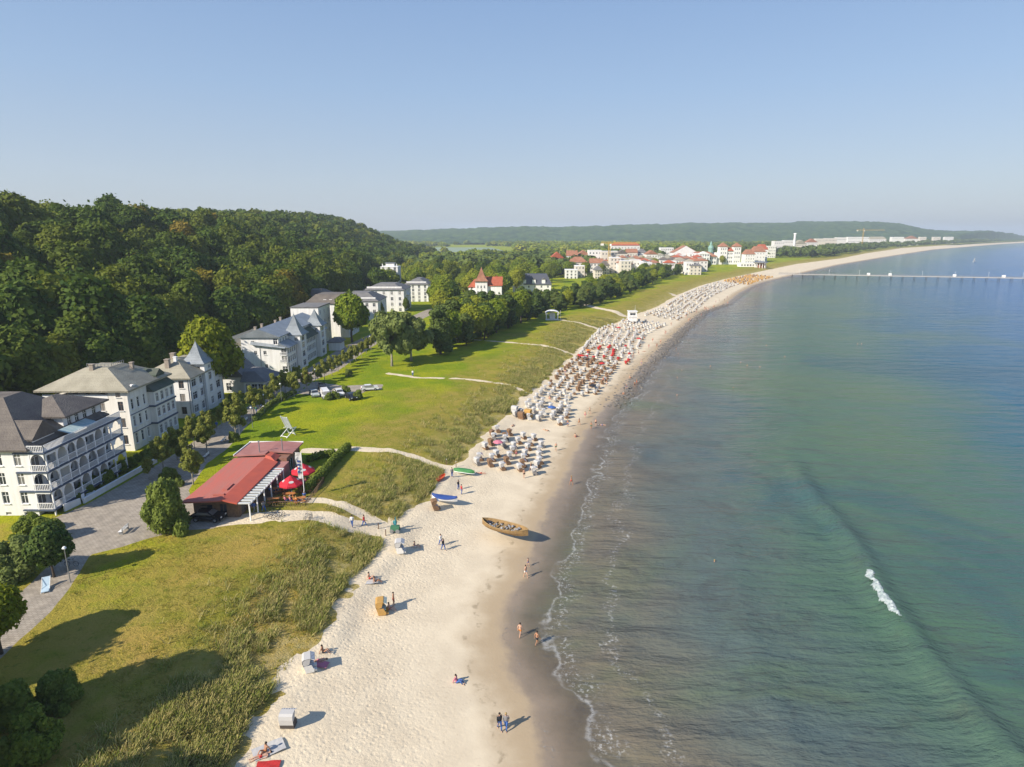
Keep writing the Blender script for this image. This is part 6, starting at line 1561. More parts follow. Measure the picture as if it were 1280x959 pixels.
def person_meshes(pose, skin, cloth, hair, bare=False):
    J = skel(pose); V_ = []; E_ = []; Rd = []; ix = {}
    def add(n_, r, par=None):
        ix[n_] = len(V_); V_.append(J[n_]); Rd.append(r)
        if par: E_.append((ix[par], ix[n_]))
    add('pel', (.15,.11)); add('che', (.165,.115), 'pel'); add('nec', (.055,.055), 'che'); add('hea', (.085,.10), 'nec'); add('top', (.065,.075), 'hea')
    for k in 'lr':
        add('sho'+k, (.06,.06), 'che'); add('elb'+k, (.042,.042), 'sho'+k); add('wri'+k, (.028,.028), 'elb'+k)
        add('hip'+k, (.09,.09), 'pel'); add('kne'+k, (.058,.058), 'hip'+k); add('ank'+k, (.038,.038), 'kne'+k); add('toe'+k, (.035,.03), 'ank'+k)
    if pose not in _bodies:
        me = bpy.data.meshes.new('b'); me.from_pydata(V_, E_, []); o = bpy.data.objects.new('b', me); C.objects.link(o)
        mod = o.modifiers.new('s', 'SKIN'); mod.use_smooth_shade = True
        for k, r in enumerate(Rd): me.skin_vertices[0].data[k].radius = r
        me.skin_vertices[0].data[0].use_root = True
        o.modifiers.new('u', 'SUBSURF').levels = 1
        dg = bpy.context.evaluated_depsgraph_get(); dg.update(); _bodies[pose] = bpy.data.meshes.new_from_object(o.evaluated_get(dg)); bpy.data.objects.remove(o)
    body = _bodies[pose]
    # hands: palm and five bent fingers added to the same mesh; nose and ears on the head
    mb = MB()
    for s, k in ((-1,'l'),(1,'r')):
        w_ = Vector(J['wri'+k]); e = Vector(J['elb'+k]); d = (w_-e).normalized(); a_ = d.orthogonal().normalized(); b_ = d.cross(a_)
        mb.tube(w_-d*.01, w_+d*.085, .032, .036, 6)
        for f in range(4):
            o_ = w_+d*.08+a_*(.012*(f-1.5)*1.7); ln = (.07,.08,.075,.06)[f]; m_ = o_+d*ln*.55+b_*.012; mb.tube(o_, m_, .010, .009, 5); mb.tube(m_, m_+d*ln*.4+b_*.03, .009, .007, 5)
        o_ = w_+d*.025+a_*.028; mb.tube(o_, o_+d*.04+a_*.03, .012, .010, 5); mb.tube(o_+d*.04+a_*.03, o_+d*.075+a_*.035, .010, .008, 5)
    hd = Vector(J['hea']); up = (Vector(J['top'])-hd).normalized(); fw = Vector((0,-1,0)) if pose != 'lie' else Vector((0,0,1)); sd_ = up.cross(fw)
    c = hd+up*.02; mb.tube(c+fw*.08, c+fw*.115-up*.02, .014, .018, 5)
    for s in (-1,1): mb.tube(c+sd_*s*.078, c+sd_*s*.098, .024, .018, 6)
    base = len(body.vertices); V2 = [tuple(v.co) for v in body.vertices]+mb.v; F2 = [tuple(p.vertices) for p in body.polygons]+[tuple(i_+base for i_ in f) for f in mb.f]
    body = bpy.data.meshes.new('person'); body.from_pydata(V2, [], F2); body.materials.append(skin)
    body.polygons.foreach_set('use_smooth', [True]*len(F2))
    kids = []
    h = MB(); n = 10
    def dome(ctr, r, ax, lo, fb):
        u = ax.orthogonal().normalized(); v = ax.cross(u); rs = []
        for q in range(5):
            a_ = lo+(1.5-lo)*q/4; rs.append([ctr+ax*math.sin(a_)*r*1.12+(u*math.cos(2*math.pi*k/n)+v*math.sin(2*math.pi*k/n))*math.cos(a_)*r for k in range(n)])
        return rs
    h.rings(dome(hd+up*.045-fw*.018, .105, up, -.25, fw)); kids.append(('hair', h.mesh('hair', hair, True)))
    e = MB()
    for s in (-1,1): e.tube(c+fw*.088+sd_*s*.035+up*.015, c+fw*.100+sd_*s*.035+up*.015, .010, .010, 6)
    e.tube(c+fw*.095-up*.055-sd_*.022, c+fw*.095-up*.055+sd_*.022, .006, .006, 5); kids.append(('face_marks', e.mesh('face', HAIR[0])))
    def el(ctr, rx, ry, n=12): return [(ctr[0]+rx*math.cos(2*math.pi*k/n), ctr[1]+ry*math.sin(2*math.pi*k/n), ctr[2]) for k in range(n)]
    def loft(pts):
        m_ = MB(); rs = []
        for k, (p, rx, ry) in enumerate(pts):
            p = Vector(p); q = Vector(pts[min(k+1, len(pts)-1)][0])-Vector(pts[max(k-1, 0)][0]); q.normalize(); u = Vector((1,0,0)); v = q.cross(u).normalized()
            rs.append([p+u*rx*math.cos(2*math.pi*j/12)+v*ry*math.sin(2*math.pi*j/12) for j in range(12)])
        m_.rings(rs); return m_
    def limb(m_, a_, b_, r0, r1): m_.tube(a_, b_, r0, r1, 8)
    pel, che, nec = Vector(J['pel']), Vector(J['che']), Vector(J['nec'])
    if not bare:
        m_ = loft([(pel-(che-pel)*.15,.175,.135),(pel+(che-pel)*.4,.17,.13),(che,.20,.14),(che+(nec-che)*.62,.19,.11),(che+(nec-che)*.8,.10,.08)])
        for k in 'lr': limb(m_, J['sho'+k], J['elb'+k], .078, .06); limb(m_, J['elb'+k], Vector(J['elb'+k])+(Vector(J['wri'+k])-Vector(J['elb'+k]))*.8, .058, .045)
        kids.append(('jacket', m_.mesh('jacket', cloth, True)))
        m_ = loft([(pel+(che-pel)*.1,.165,.13),(pel,.175,.14),(pel-(che-pel).normalized()*.09,.17,.135)])
        for k in 'lr': limb(m_, J['hip'+k], J['kne'+k], .105, .075); limb(m_, J['kne'+k], Vector(J['kne'+k])+(Vector(J['ank'+k])-Vector(J['kne'+k]))*.95, .073, .058)
        kids.append(('trousers', m_.mesh('trousers', CL['blue'] if cloth is not CL['blue'] else CL['grey'], True)))
    else:
        m_ = loft([(pel+(che-pel)*.12,.165,.125),(pel,.172,.135),(pel-(che-pel).normalized()*.08,.165,.13)])
        for k in 'lr': limb(m_, J['hip'+k], Vector(J['hip'+k])+(Vector(J['kne'+k])-Vector(J['hip'+k]))*.35, .105, .098)
        kids.append(('swim_shorts', m_.mesh('shorts', cloth, True)))
    return body, kids
_pc = {}
def person(pose, x, y, z, rz, label, cloth='dark', bare=False, skin=0, hair=0, s=1.0, group=None):
    key = (pose, cloth, bare, skin, hair)
    if key not in _pc: _pc[key] = person_meshes(pose, SK[skin], CL[cloth], HAIR[hair], bare)
    body, kids = _pc[key]; o = link('person', body, None, (x, y, z), rz); o.scale = (s,s,s); tag(o, label, 'person', group)
    for n_, m_ in kids: k = link(n_, m_, o)
    return o
def hz(x, y): return float(height([x],[y])[0])
def pp(pose, px, py, rz, label, **k):
    x, y = P(px, py, 1.2); z = hz(x, y); x, y = P(px, py, max(z, -.1)); z = hz(x, y)
    return person(pose, x, y, z-.02, rz, label, **k)
a_ = pp('walk', 624.5, 912, .3, 'person in dark jacket and jeans, left one of the couple on the firm sand', cloth='dark')
pp('walk', 632.5, 912, -.2, 'person in grey jacket and jeans, right one of the couple on the firm sand', cloth='grey', hair=1)
pp('walk', 650, 796, 2.6, 'bather in shorts wading through the shallow edge of the water, left of two', cloth='orange', bare=True)
pp('walk', 671, 806, 2.2, 'bather in shorts wading through the shallow edge of the water, right of two', cloth='dark', bare=True, skin=1)
pp('sit', 571, 853, 1.2, 'person in pink sitting alone on the firm sand near the water', cloth='pink')
pp('walk', 657, 722, .6, 'bather walking along the waterline beside the dark wet sand', cloth='white', bare=True)
pp('walk', 660, 708, .6, 'child walking ahead along the waterline beside the dark wet sand', cloth='blue', bare=True, s=.7)
pp('lie', 399, 826, -1.3, 'sunbather stretched out beside the tilted white beach chair', cloth='pink', bare=True)
pp('sit', 404, 815, 1.5, 'sunbather sitting beside the tilted white beach chair', cloth='dark', bare=True, skin=1)
pp('sit', 462, 723, 1.5, 'sunbather sitting on a white towel at the edge of the dune grass', cloth='red', bare=True)
pp('sit', 469, 728, 1.9, 'sunbather sitting beside another in front of the dune grass', cloth='dark', bare=True, skin=1)
pp('stand', 492, 757, 1.6, 'person in red standing in front of the yellow wicker beach chair', cloth='red', bare=True, skin=1)
pp('sit', 487, 762, 1.3, 'person sitting on the sand at the foot of the yellow wicker beach chair', cloth='pink', bare=True)
pp('lie', 327, 946, -1.0, 'sunbather in red lying beside a white windscreen at the lower edge of the beach', cloth='red', bare=True)
pp('sit', 332, 940, -.6, 'tanned sunbather sitting next to the one in red at the lower edge of the beach', cloth='orange', bare=True, skin=1)
pp('walk', 551, 682, 1.0, 'person in white walking over the open sand with a companion', cloth='white')
pp('walk', 554, 688, 1.0, 'person in dark clothes walking over the open sand with a companion', cloth='dark')
pp('stand', 494, 662, 0, 'person in blue beside the small green cart where path meets beach', cloth='teal')
pp('stand', 655, 598, .4, 'person standing alone on the bare sand below the chair rows', cloth='dark', bare=True)
pp('sit', 519, 684, 1.4, 'person sitting in front of the plain white beach chair', cloth='white', bare=True)
pp('stand', 573, 612, 1.0, 'person in dark clothes standing by the blue covered boat', cloth='dark')
pp('stand', 577, 618, 2.0, 'person in red and dark clothes standing by the blue covered boat', cloth='red')
pp('stand', 565, 596, .5, 'person standing by the upturned green boat', cloth='grey')
pp('lie', 601, 592, 1.4, 'sunbather lying on the sand right of the upturned green boat', cloth='red', bare=True)
pp('stand', 516, 470, 0, 'person walking on the narrow sandy path across the lawn', cloth='white')
pp('walk', 330, 640, 1, 'person with a light top on the path before the restaurant', cloth='grey')
rgp = random.Random(8); cols = ['red','blue','white','dark','pink','orange','green']
PGp = 'bathers strolling along the waterline'
for k in range(46):
    y = rgp.uniform(95, 420); sx = np.interp(y, [p[1] for p in SHORE], [p[0] for p in SHORE]); x = sx-rgp.uniform(-3, 7)
    z = hz(x, y); person(rgp.choice(['stand','walk','walk']), x, y, z-.03, rgp.uniform(0,6.28), 'small figure of a bather strolling or standing at the waterline of the busy beach', rgp.choice(cols), True, rgp.randrange(2), rgp.randrange(3), 1, PGp)
for k in range(14):
    px, py = rgp.uniform(700, 960), rgp.uniform(405, 500); x, y = P(px, py, 0)
    if sdist([x],[y],SHORE)[0] > -4: continue
    person('stand', x, y, -1.38, rgp.uniform(0,6.28), 'swimmer with only head and shoulders above the water off the busy beach', rgp.choice(cols), True, rgp.randrange(2), rgp.randrange(3), 1, 'swimmers off the busy beach')
for px, py in ((958,432),(981,446),(934,457),(950,459),(1072,430),(1077,430),(888,458),(893,703)):
    x, y = P(px, py, 0); person('stand', x, y, -1.35, 0, 'lone swimmer far out in the green water', 'red', True, 0, 1, 1, 'swimmers far out')

# ------------------------------------------------------------------ beach chairs (hooded wicker chairs)
WK = dict(brown=mat('brown_wicker', (.23,.14,.08), .85, (.16,.095,.055), 9, .4, 30), yellow=mat('yellow_wicker', (.50,.30,.09), .85, (.40,.23,.07), 9, .4, 30),
          white=mat('white_wicker', (.70,.69,.66), .8, (.62,.61,.58), 9, .4, 30), grey=mat('grey_wicker', (.25,.24,.23), .85, (.18,.17,.165), 9, .4, 30), dark=mat('dark_wicker', (.06,.05,.05), .8, (.09,.08,.07), 9, .4, 30))
STR = {}
def stripe(name, c1, c2):
    m = bpy.data.materials.new(name); n, l, b = nodes_of(m); tc = n.new('ShaderNodeTexCoord'); sp = n.new('ShaderNodeSeparateXYZ'); l.new(tc.outputs['Object'], sp.inputs[0])
    a = n.new('ShaderNodeMath'); a.operation = 'MULTIPLY'; a.inputs[1].default_value = 4.5; l.new(sp.outputs[0], a.inputs[0]); f = n.new('ShaderNodeMath'); f.operation = 'FRACT'; l.new(a.outputs[0], f.inputs[0])
    g2 = n.new('ShaderNodeMath'); g2.operation = 'GREATER_THAN'; g2.inputs[1].default_value = .6; l.new(f.outputs[0], g2.inputs[0])
    x = n.new('ShaderNodeMix'); x.data_type = 'RGBA'; x.inputs[6].default_value = c1+(1,); x.inputs[7].default_value = c2+(1,); l.new(g2.outputs[0], x.inputs[0]); l.new(x.outputs[2], b.inputs['Base Color']); b.inputs['Roughness'].default_value = .8; return m
ST_ = dict(blue=stripe('blue_striped_cloth', (.70,.70,.70), (.10,.18,.40)), red=stripe('red_striped_cloth', (.70,.66,.64), (.45,.06,.06)), green=stripe('green_striped_cloth', (.68,.68,.64), (.10,.25,.12)), grey=stripe('grey_striped_cloth', (.72,.72,.72), (.16,.17,.20)))
def chair_proto(wick, cloth, top=None, tilt=.25):
    "hooded beach chair, open side towards -y"
    t = thing('beach_chair', 'x', 'beach chair', (0,-500,-50))
    b = MB(); w_ = .62
    b.hexa([(-w_,-.35,.08),(w_,-.35,.08),(w_,.42,.08),(-w_,.42,.08)], [(-w_,-.38,.48),(w_,-.38,.48),(w_,.50,.48),(-w_,.50,.48)])
    for s in (-1,1):
        x0, x1 = s*w_, s*(w_-.07); b.hexa([(x0,-.30,.481),(x1,-.30,.481),(x1,.50,.481),(x0,.50,.481)][::s], [(x0,-.16,.85),(x1,-.16,.85),(x1,.56,.85),(x0,.56,.85)][::s])
    b.build('base', WK[wick], t)
    h = MB(); q = tilt
    prof = [(.44,.50),(.52,.52+.0),(.56+q*.5,1.10),(.50+q*.8,1.46),(.30+q*.8,1.60),(-.20+q*.4,1.62),(-.30+q*.4,1.56)]
    inn = [(a-.06 if a > .3 else a, b_-.06) for a, b_ in prof]
    h.rings([[(-w_+.01,a,b_) for a, b_ in prof+inn[::-1]], [(w_-.01,a,b_) for a, b_ in prof+inn[::-1]]])
    for s in (-1,1):
        x0, x1 = s*(w_-.01), s*(w_-.06); pl = [(.44,.86),(.56+q*.5,1.10),(.50+q*.8,1.44),(.30+q*.8,1.58),(-.20+q*.4,1.60),(.05,1.0)]
        h.rings([[(x0,a,b_) for a, b_ in pl], [(x1,a,b_) for a, b_ in pl]])
    h.build('hood', WK[wick] if top is None else top, t)
    s_ = MB(); s_.box(-.53,-.34,.482,.53,.40,.60); s_.hexa([(-.53,.36,.55),(.53,.36,.55),(.53,.44,.55),(-.53,.44,.55)], [(-.53,.46+q*.3,1.35),(.53,.46+q*.3,1.35),(.53,.50+q*.3,1.35),(-.53,.50+q*.3,1.35)]); s_.build('cushion', ST_[cloth], t)
    aw = MB(); aw.hexa([(-w_,-.32+q*.4,1.50),(w_,-.32+q*.4,1.50),(w_,-.28+q*.4,1.58),(-w_,-.28+q*.4,1.58)], [(-w_,-.62,1.22),(w_,-.62,1.22),(w_,-.60,1.26),(-w_,-.60,1.26)][:0] or [(-w_,-.60+q*.4,1.36),(w_,-.60+q*.4,1.36),(w_,-.58+q*.4,1.41),(-w_,-.58+q*.4,1.41)]); aw.build('awning', ST_[cloth], t)
    for s in (-1,1): f = MB(); f.box(s*.34-.18,-.62,.10,s*.34+.18,-.36,.30); f.build('footrest', WK[wick], t)
    return t
protoC = {'brown_white': chair_proto('brown','blue',FABW), 'brown_white2': chair_proto('brown','red',FABW,.4), 'white': chair_proto('white','grey',FABW), 'brown': chair_proto('brown','blue'), 'yellow': chair_proto('yellow','green'), 'grey': chair_proto('grey','grey',FABW), 'dark': chair_proto('dark','grey',FABW,.1), 'redc': chair_proto('brown','red', CL['red'] )}
ci = {k: 0 for k in protoC}
def put_chair(kind, x, y, rz, label, group=None, s=1.0):
    c = protoC[kind]; z = hz(x, y)
    if ci[kind] == 0:
        c.location = (x, y, z-.03); c.rotation_euler = (0,0,rz); c['label'] = label; c.scale = (s,)*3
        if group: c['group'] = group
        o = c
    else:
        o = dup(c, (x, y, z-.03), rz, s, label, group)
        if not group and 'group' in o: del o['group']
    ci[kind] += 1; return o
def pc(kind, px, py, rz, label, s=1.0): x, y = P(px, py, 1.7); return put_chair(kind, x, y, rz, label, None, s)
WEST = -math.pi/2      # open side (-y) turned towards -x
pc('dark', 361, 906, math.pi, 'grey and white striped beach chair with a dark brown back, standing alone', .95)
pc('white', 388, 836, 1.9, 'plain white beach chair tilted back, with sunbathers beside it', .98)
pc('yellow', 478, 759, 1.75, 'straw-yellow wicker beach chair with people in front, near the dune grass', 1.05)
pc('white', 501, 688, 1.7, 'plain white beach chair just below the end of the sandy path', 1.05)
pc('brown', 545, 634, 1.9, 'brown wicker beach chair standing in front of the blue covered boat', 1.0)
pc('yellow', 661, 519, 2.6, 'pale straw beach chair standing apart between the two nearest chair groups', 1.3)
pc('dark', 644, 517, 2.6, 'dark brown beach chair at the dune edge above the nearest chair group', 1.2)
pc('brown', 652, 521, 2.6, 'brown beach chair beside the dark one above the nearest chair group', 1.1)
rg = random.Random(21); allc = []
def cluster(y0, y1, d0, d1, row, sp, mix_, glabel, group, drop=.12, rzc=1.95):
    y = y0
    while y < y1:
        n_ = int((d1(y)-d0(y))/sp)
        for k in range(n_):
            if rg.random() < drop: continue
            dd = d0(y)+k*sp; dx = np.interp(y, [p[1] for p in DUNE], [p[0] for p in DUNE]); slope = np.interp(y+3, [p[1] for p in DUNE], [p[0] for p in DUNE])-dx
            a_ = math.atan2(3, slope); x = dx+math.sin(a_)*dd+rg.uniform(-.4,.4); yy_ = y-math.cos(a_)*dd+rg.uniform(-.5,.5)
            allc.append((math.hypot(x, yy_), x, yy_, rg.choice(mix_), rzc+rg.uniform(-.25,.25), glabel, group))
        y += row
N1 = 'hooded wicker beach chair in the nearest crowded group on the beach'
cluster(107, 127, lambda y: 2.5, lambda y: 16.5, 2.7, 2.6, ['brown_white','brown','brown_white2','grey','brown_white'], N1, 'beach chairs of the nearest group')
N2 = 'hooded beach chair in the dense second group below the dune path'
cluster(137, 165, lambda y: 2.0, lambda y: 16.5, 2.8, 2.5, ['white','grey','brown_white','grey'], N2, 'beach chairs of the second group')
N3 = 'brown wicker beach chair in the tightly packed brown rows in the middle of the beach'
cluster(166, 204, lambda y: 2.0, lambda y: 20, 2.9, 2.6, ['brown','brown','brown_white','brown_white2'], N3, 'beach chairs of the brown rows')
N4 = 'beach chair with red cloth among the colourful rows in the middle of the beach'
cluster(206, 232, lambda y: 2.0, lambda y: 22, 3.2, 2.7, ['brown_white2','redc','white','brown_white2'], N4, 'beach chairs of the colourful rows')
N5 = 'white hooded beach chair in the long rows reaching to the lifeguard tower'
cluster(234, 300, lambda y: 2.0, lambda y: 24, 3.8, 3.0, ['white','grey','white','brown_white2'], N5, 'beach chairs of the rows by the lifeguard tower')
N6 = 'white hooded beach chair in the long straight rows beyond the lifeguard tower'
cluster(318, 540, lambda y: 5.0, lambda y: 26, 4.4, 3.2, ['white','grey','brown_white'], N6, 'beach chairs of the far rows')
N7 = 'yellow wicker beach chair in the far group before the pier'
cluster(545, 640, lambda y: 6.0, lambda y: 34, 4.6, 3.6, ['yellow','yellow','brown'], N7, 'yellow beach chairs before the pier')
allc.sort(key=lambda c: c[0])
for d_, x, y, kind, rz, lab, grp in allc[:286]:
    put_chair(kind, x, y, rz, lab.replace('brown wicker', 'wicker') if kind in ('white','grey') else lab, grp, .92 if d_ < 150 else .82)
def chair_stuff(name, label, items):
    "the rest of the rows as one object"
    V_, F_, MI = [], [], []; ms = []; n0 = 0
    for _, x, y, kind, rz, *_r in items:
        z = hz(x, y); ca, sa = math.cos(rz), math.sin(rz)
        for ch in ALLKIDS[protoC[kind].name]:
            me = ch.data; co = np.zeros(len(me.vertices)*3, dtype=np.float32); me.vertices.foreach_get('co', co); co = co.reshape(-1,3)*.8
            w2 = np.stack([co[:,0]*ca-co[:,1]*sa+x, co[:,0]*sa+co[:,1]*ca+y, co[:,2]+z], 1); m0 = me.materials[0]
            if m0 not in ms: ms.append(m0)
            V_.append(w2)
            for p in me.polygons: F_.append(tuple(i_+n0 for i_ in p.vertices)); MI.append(ms.index(m0))
            n0 += len(w2)
    me = bpy.data.meshes.new(name); me.from_pydata(np.concatenate(V_).tolist(), [], F_); [me.materials.append(m_) for m_ in ms]; me.polygons.foreach_set('material_index', MI); me.update()
    tag(link(name, me), label, 'beach chairs', kind='stuff')
far_w = [c for c in allc[286:] if c[3] not in ('yellow',) and c[2] < 545]; far_y = [c for c in allc[286:] if c not in far_w]
if far_w: chair_stuff('beach_chairs', 'continuous white rows of distant beach chairs along the far beach', far_w)
if far_y: chair_stuff('beach_chairs', 'yellow patch of distant wicker beach chairs before the pier', far_y)
# --- towels, small windscreens, umbrellas on the beach
def towel(px, py, rz, m_, label, l_=1.8, w_=.9):
    x, y = P(px, py, 1.7); z = hz(x, y); t = MB(); n = 7
    for i_ in range(n):
        for j in range(4):
            pt = lambda a, b: (a/n*l_-l_/2, b/4*w_-w_/2, .055+.02*math.sin(a*1.3+b*2)); t.poly([pt(i_,j), pt(i_+1,j), pt(i_+1,j+1), pt(i_,j+1)])
    o = t.build('beach_towel', m_, None, (x, y, z+.03), rz); tag(o, label, 'towel')
towel(463, 727, .3, FABW, 'white towel under the sunbathers at the edge of the dune grass')
towel(399, 829, -.2, CL['pink'], 'pink towel under the sunbather beside the tilted white beach chair')
towel(336, 937, .6, FABW, 'white beach shelter cloth spread beside the sunbathers at the lower beach edge', 2.4, 1.4)
towel(335, 957, .1, CL['red'], 'red towel at the very bottom edge of the beach')
def beach_umbrella(px, py, m_, label):
    x, y = P(px, py, 1.5); z = hz(x, y); t = thing('beach_umbrella', label, 'beach umbrella', (x, y, z)); p = MB(); p.tube((0,0,0),(.1,.1,2.0),.03,.03,6); p.build('pole', TRIM, t)
    c = MB(); c.rings([[(.1+q*math.cos(math.pi*k/4), .1+q*math.sin(math.pi*k/4), h_) for k in range(8)] for q, h_ in ((1.0,1.65),(.97,1.75),(.5,2.0),(.03,2.1))]); c.build('canopy', m_, t)
for px, py, c, l_ in ((689,514,'blue','blue umbrella at the seaward end of the second chair group'),(622,561,'pink','pink windscreen umbrella in the nearest chair group'),(798,426,'red','red umbrella on the open sand near the waterline'),(727,451,'red','bright red umbrella inside the colourful chair rows'),(735,444,'orange','orange-red umbrella inside the colourful chair rows'),(752,458,'red','red umbrella at the seaward end of the colourful chair rows'),(773,415,'red','red umbrella close to the lifeguard tower'),(740,485,'dark','dark umbrella standing apart below the brown chair rows')):
    beach_umbrella(px, py, CL[c], l_)
def cart():
    x, y = P(494,664,1.9); z = hz(x, y); t = thing('beach_cart', 'small dark green cart with a folded blue parasol beside the path end', 'cart', (x, y, z))
    m = MB(); m.box(-.6,-.4,.35,.6,.4,.9); m.build('box', CL['green'], t)
    for a in (-.4,.4): m = MB(); m.tube((a,-.5,.3),(a,-.42,.3),.3,.3,12); m.build('wheel', METALG, t); m = MB(); m.tube((a,.42,.3),(a,.5,.3),.3,.3,12); m.build('wheel', METALG, t)
    m = MB(); m.tube((.1,0,.9),(.1,0,2.1),.03,.03,6); m.tube((.1,0,1.2),(.1,0,2.3),.16,.04,8); m.build('folded_parasol', CL['teal'], t)
cart()
def bicycle():
    t = thing('bicycle', 'bicycle parked at the edge of the path opposite the restaurant', 'bicycle', (0,0,0), 0, 'bicycles parked beside the restaurant path'); TYR = mat('tyre', (.03,.03,.03), .8)
    for x in (-.52,.52):
        w_ = MB(); n = 14
        for k in range(n): a, b = 2*math.pi*k/n, 2*math.pi*(k+1)/n; w_.tube((x+.33*math.cos(a),0,.34+.33*math.sin(a)),(x+.33*math.cos(b),0,.34+.33*math.sin(b)),.025,.025,5)
        for k in range(4): a = math.pi*k/4; w_.tube((x-.32*math.cos(a),0,.34-.32*math.sin(a)),(x+.32*math.cos(a),0,.34+.32*math.sin(a)),.006,.006,4)
        w_.build('wheel', TYR, t)
    f = MB()
    for p, q in (((-.52,0,.34),(-.15,0,.82)),((-.52,0,.34),(-.02,0,.32)),((-.02,0,.32),(-.18,0,.9)),((-.02,0,.32),(.38,0,.78)),((-.15,0,.80),(.36,0,.84)),((.52,0,.34),(.34,0,1.0))): f.tube(p, q, .022, .022, 6)
    f.build('frame', METALG, t); s = MB(); s.box(-.30,-.07,.90,-.06,.07,.95); s.build('saddle', TYR, t); s = MB(); s.tube((.34,-.26,1.02),(.34,.26,1.02),.018,.018,6); s.build('handlebar', TYR, t); return t
def bench():
    t = thing('park_bench', 'white slatted bench on the promenade edge facing the lawn', 'bench', (0,0,0), 0, 'benches along the promenade')
    a = MB(); [a.box(-.9,-.22+k*.12,.42,.9,-.13+k*.12,.45) for k in range(4)]; a.build('seat', TRIM, t)
    a = MB(); [a.box(-.9,.26,.55+k*.13,.9,.29,.64+k*.13) for k in range(3)]; a.build('backrest', TRIM, t)
    for s in (-.75,.75): a = MB(); a.box(s-.03,-.2,0,s+.03,.3,.418); a.box(s-.03,.295,.0,s+.03,.33,.92); a.build('leg', METALG, t)
    return t
bn = bench()
for k, (x, y) in enumerate(((-54.2,104.5),(-55.0,113),(-56.2,126),(-56.5,137),(-54.9,166),(-52.5,176),(-51.5,190),(-51.6,76))):
    if k == 0: bn.location = (x, y, 3.5); bn.rotation_euler = (0,0,-1.5)
    else: dup(bn, (x, y, hz(x, y)), -1.5)
for k in range(22):
    y = rgp.uniform(86, 235); xr = np.interp(y, [86,101,124,148,176,212,235], [-51,-53.5,-55.8,-54.5,-51.8,-50.4,-49]); x = xr-rgp.uniform(.8,5)
    person('walk', x, y, hz(x, y), rgp.choice([0,3.1])+rgp.uniform(-.3,.3), 'small figure of a walker strolling along the tree lined promenade', rgp.choice(cols), False, rgp.randrange(2), rgp.randrange(3), 1, 'walkers on the promenade')
for k, (px, py, c) in enumerate(((440,654,'white'),(455,655,'red'),(318,641,'blue'))): pp('walk', px, py, 1.4*k, ['person in a white top on the sandy path to the beach','person in a red top on the sandy path to the beach','person in blue near the pergola corner of the restaurant'][k], cloth=c)
for k in range(12):
    x = rgp.uniform(-37.5,-31); y = rgp.uniform(84.5,92.5); person('seat', x, y, 3.5, rgp.uniform(0,6.28), 'guest seated at the tables of the restaurant terrace', rgp.choice(cols), False, rgp.randrange(2), rgp.randrange(3), 1, 'guests on the restaurant terrace')
for k in range(40):
    y = rgp.uniform(108, 300); dx = np.interp(y, [p[1] for p in DUNE], [p[0] for p in DUNE]); x = dx+rgp.uniform(3, 24); person(rgp.choice(['stand','sit','lie']), x, y, hz(x, y), rgp.uniform(0,6.28), 'bather beside the rows of beach chairs on the busy sand', rgp.choice(cols), True, rgp.randrange(2), rgp.randrange(3), 1, 'bathers among the beach chairs')
bk = bicycle(); first = True
for k, (px, py) in enumerate([(338,648),(342,649),(346,650),(351,650),(384,653),(389,654),(85,712),(90,709),(268,553)]):
    x, y = P(px, py, 3.4); z = hz(x, y)
    if k == 0: bk.location = (x, y, z); bk.rotation_euler = (0,0,.6)
    elif k < 6: dup(bk, (x, y, z), .6+.2*k)
    elif k < 8: dup(bk, (x, y, z), .9*k, None, 'bicycle parked on the paving behind the dark garden tree', 'bicycles under the garden tree')
# --- bollards / posts on the paths
pb = thing('path_post', 'short dark post beside the end of the sandy path', 'post', (0,0,0), 0, 'posts beside the sandy path'); m = MB(); m.tube((0,0,0),(0,0,1.0),.07,.06,8); m.build('shaft', WOODM, pb); m = MB(); m.tube((0,0,1.0),(0,0,1.08),.075,.03,8); m.build('cap', TRIM, pb)
for k, (px, py) in enumerate([(473,657),(482,664),(322,640),(558,577),(570,579)]):
    x, y = P(px, py, 2.5); z = hz(x, y)
    if k == 0: pb.location = (x, y, z)
    else: dup(pb, (x, y, z), 0)
# --- wrack and stones along the waterline
def stones():
    g2 = random.Random(31); m = MB()
    for k in range(1500):
        y = g2.uniform(215, 385) if k % 2 else g2.uniform(150, 300); sx = np.interp(y, [p[1] for p in SHORE], [p[0] for p in SHORE]); x = sx+g2.gauss(1.5, 1.6); r = g2.uniform(.12,.5); z = .02
        a0 = g2.random()*6; m.rings([[(x+r*q*math.cos(a0+j*1.256), y+r*q*math.sin(a0+j*1.256), z+r*e*.6) for j in range(5)] for q, e in ((1,-.4),(1.0,.2),(.55,.7))])
    tag(m.build('shore_stones', mat('wet_stones', (.09,.085,.08), .6, (.2,.18,.15), 1.2)), 'dark wet stones and seaweed scattered along the middle waterline', 'stones', kind='stuff')
stones()
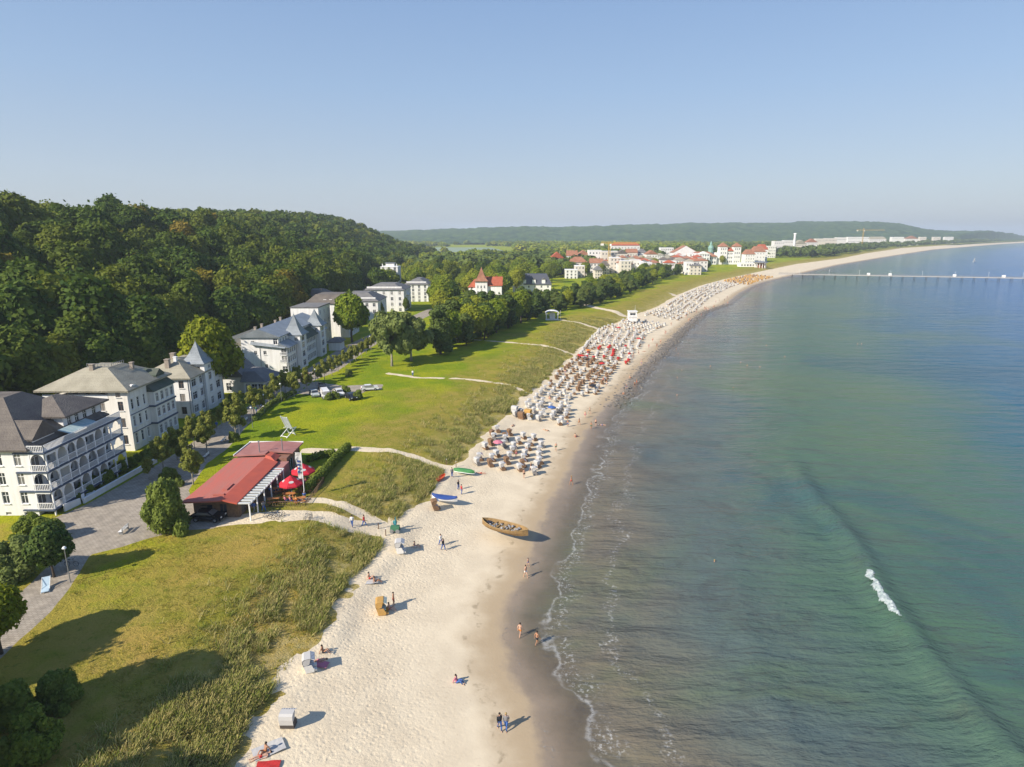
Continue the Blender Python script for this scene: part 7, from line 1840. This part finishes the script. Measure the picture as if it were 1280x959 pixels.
# --- the breaking wave: a heap of foam on the swell
def breaker():
    A = [P(a_, b_, 0) for a_, b_ in ((1084,718),(1090,730),(1097,743),(1106,758),(1117,772),(1131,788))]
    cum = [0]
    for p, q in zip(A[:-1], A[1:]): cum.append(cum[-1]+math.hypot(q[0]-p[0], q[1]-p[1]))
    nu, nv = 220, 46; u = np.linspace(0, cum[-1], nu); v = np.linspace(-.9, 2.0, nv); U, W_ = np.meshgrid(u, v, indexing='ij')
    ax = np.interp(U, cum, [a[0] for a in A]); ay = np.interp(U, cum, [a[1] for a in A]); dx = np.gradient(ax, axis=0); dy = np.gradient(ay, axis=0); L_ = np.hypot(dx, dy); nx_, ny_ = -dy/L_, dx/L_
    if nx_[0,0] < 0: pass
    X_ = ax-nx_*W_; Y_ = ay-ny_*W_; e = sdist(X_.ravel(), Y_.ravel(), SWELL).reshape(X_.shape)
    edge = np.minimum(sstep(0, 1.0, U), sstep(cum[-1], cum[-1]-2.5, U))
    amt = np.exp(-((W_-.1)/.62)**2)*edge*1.1-1.5*fbm(X_, Y_, .55, 5)+.06
    ok = amt > .0
    Z_ = 1.0*np.exp(-(e/1.7)**2)+.02+np.clip(amt*2, 0, 1)*(.08+.35*fbm(X_*1.0, Y_, .35, 3))
    ii = np.arange(nu*nv).reshape(nu, nv); q = np.stack([ii[:-1,:-1].ravel(), ii[1:,:-1].ravel(), ii[1:,1:].ravel(), ii[:-1,1:].ravel()], 1)
    q = q[ok.ravel()[q].all(1)]
    me = np_mesh('breaking_wave', np.stack([X_.ravel(), Y_.ravel(), Z_.ravel()], 1), q, [mat('wave_foam', (.42,.46,.47), .8, (.22,.29,.29), 2.5, .6, 8)], smooth=True)
    tag(link('breaking_wave', me), 'white foam of the single breaking wave on the swell line', 'wave foam', kind='stuff')
breaker()
for k_, c in protoC.items():
    if ci[k_] == 0:
        for o in ALLKIDS[c.name]: bpy.data.objects.remove(o)
        bpy.data.objects.remove(c)

for p in PROTOS:
    if p.name not in USED:
        for c in ALLKIDS.get(p.name, []): bpy.data.objects.remove(c)
        bpy.data.objects.remove(p)

# ------------------------------------------------------------------ air
def haze():
    mb = MB(); mb.box(-900, -120, -6, 15900, 15900, 175)
    m = bpy.data.materials.new('haze'); m.use_nodes = True; n = m.node_tree.nodes; n.clear()
    o = n.new('ShaderNodeOutputMaterial'); v = n.new('ShaderNodeVolumePrincipled')
    v.inputs['Color'].default_value = (.78, .89, 1, 1); v.inputs['Density'].default_value = 0.00015; v.inputs['Anisotropy'].default_value = .1
    m.node_tree.links.new(v.outputs[0], o.inputs['Volume'])
    tag(mb.build('haze', m), kind='stuff', label='thin pale summer haze over coast and sea', cat='haze')
haze()
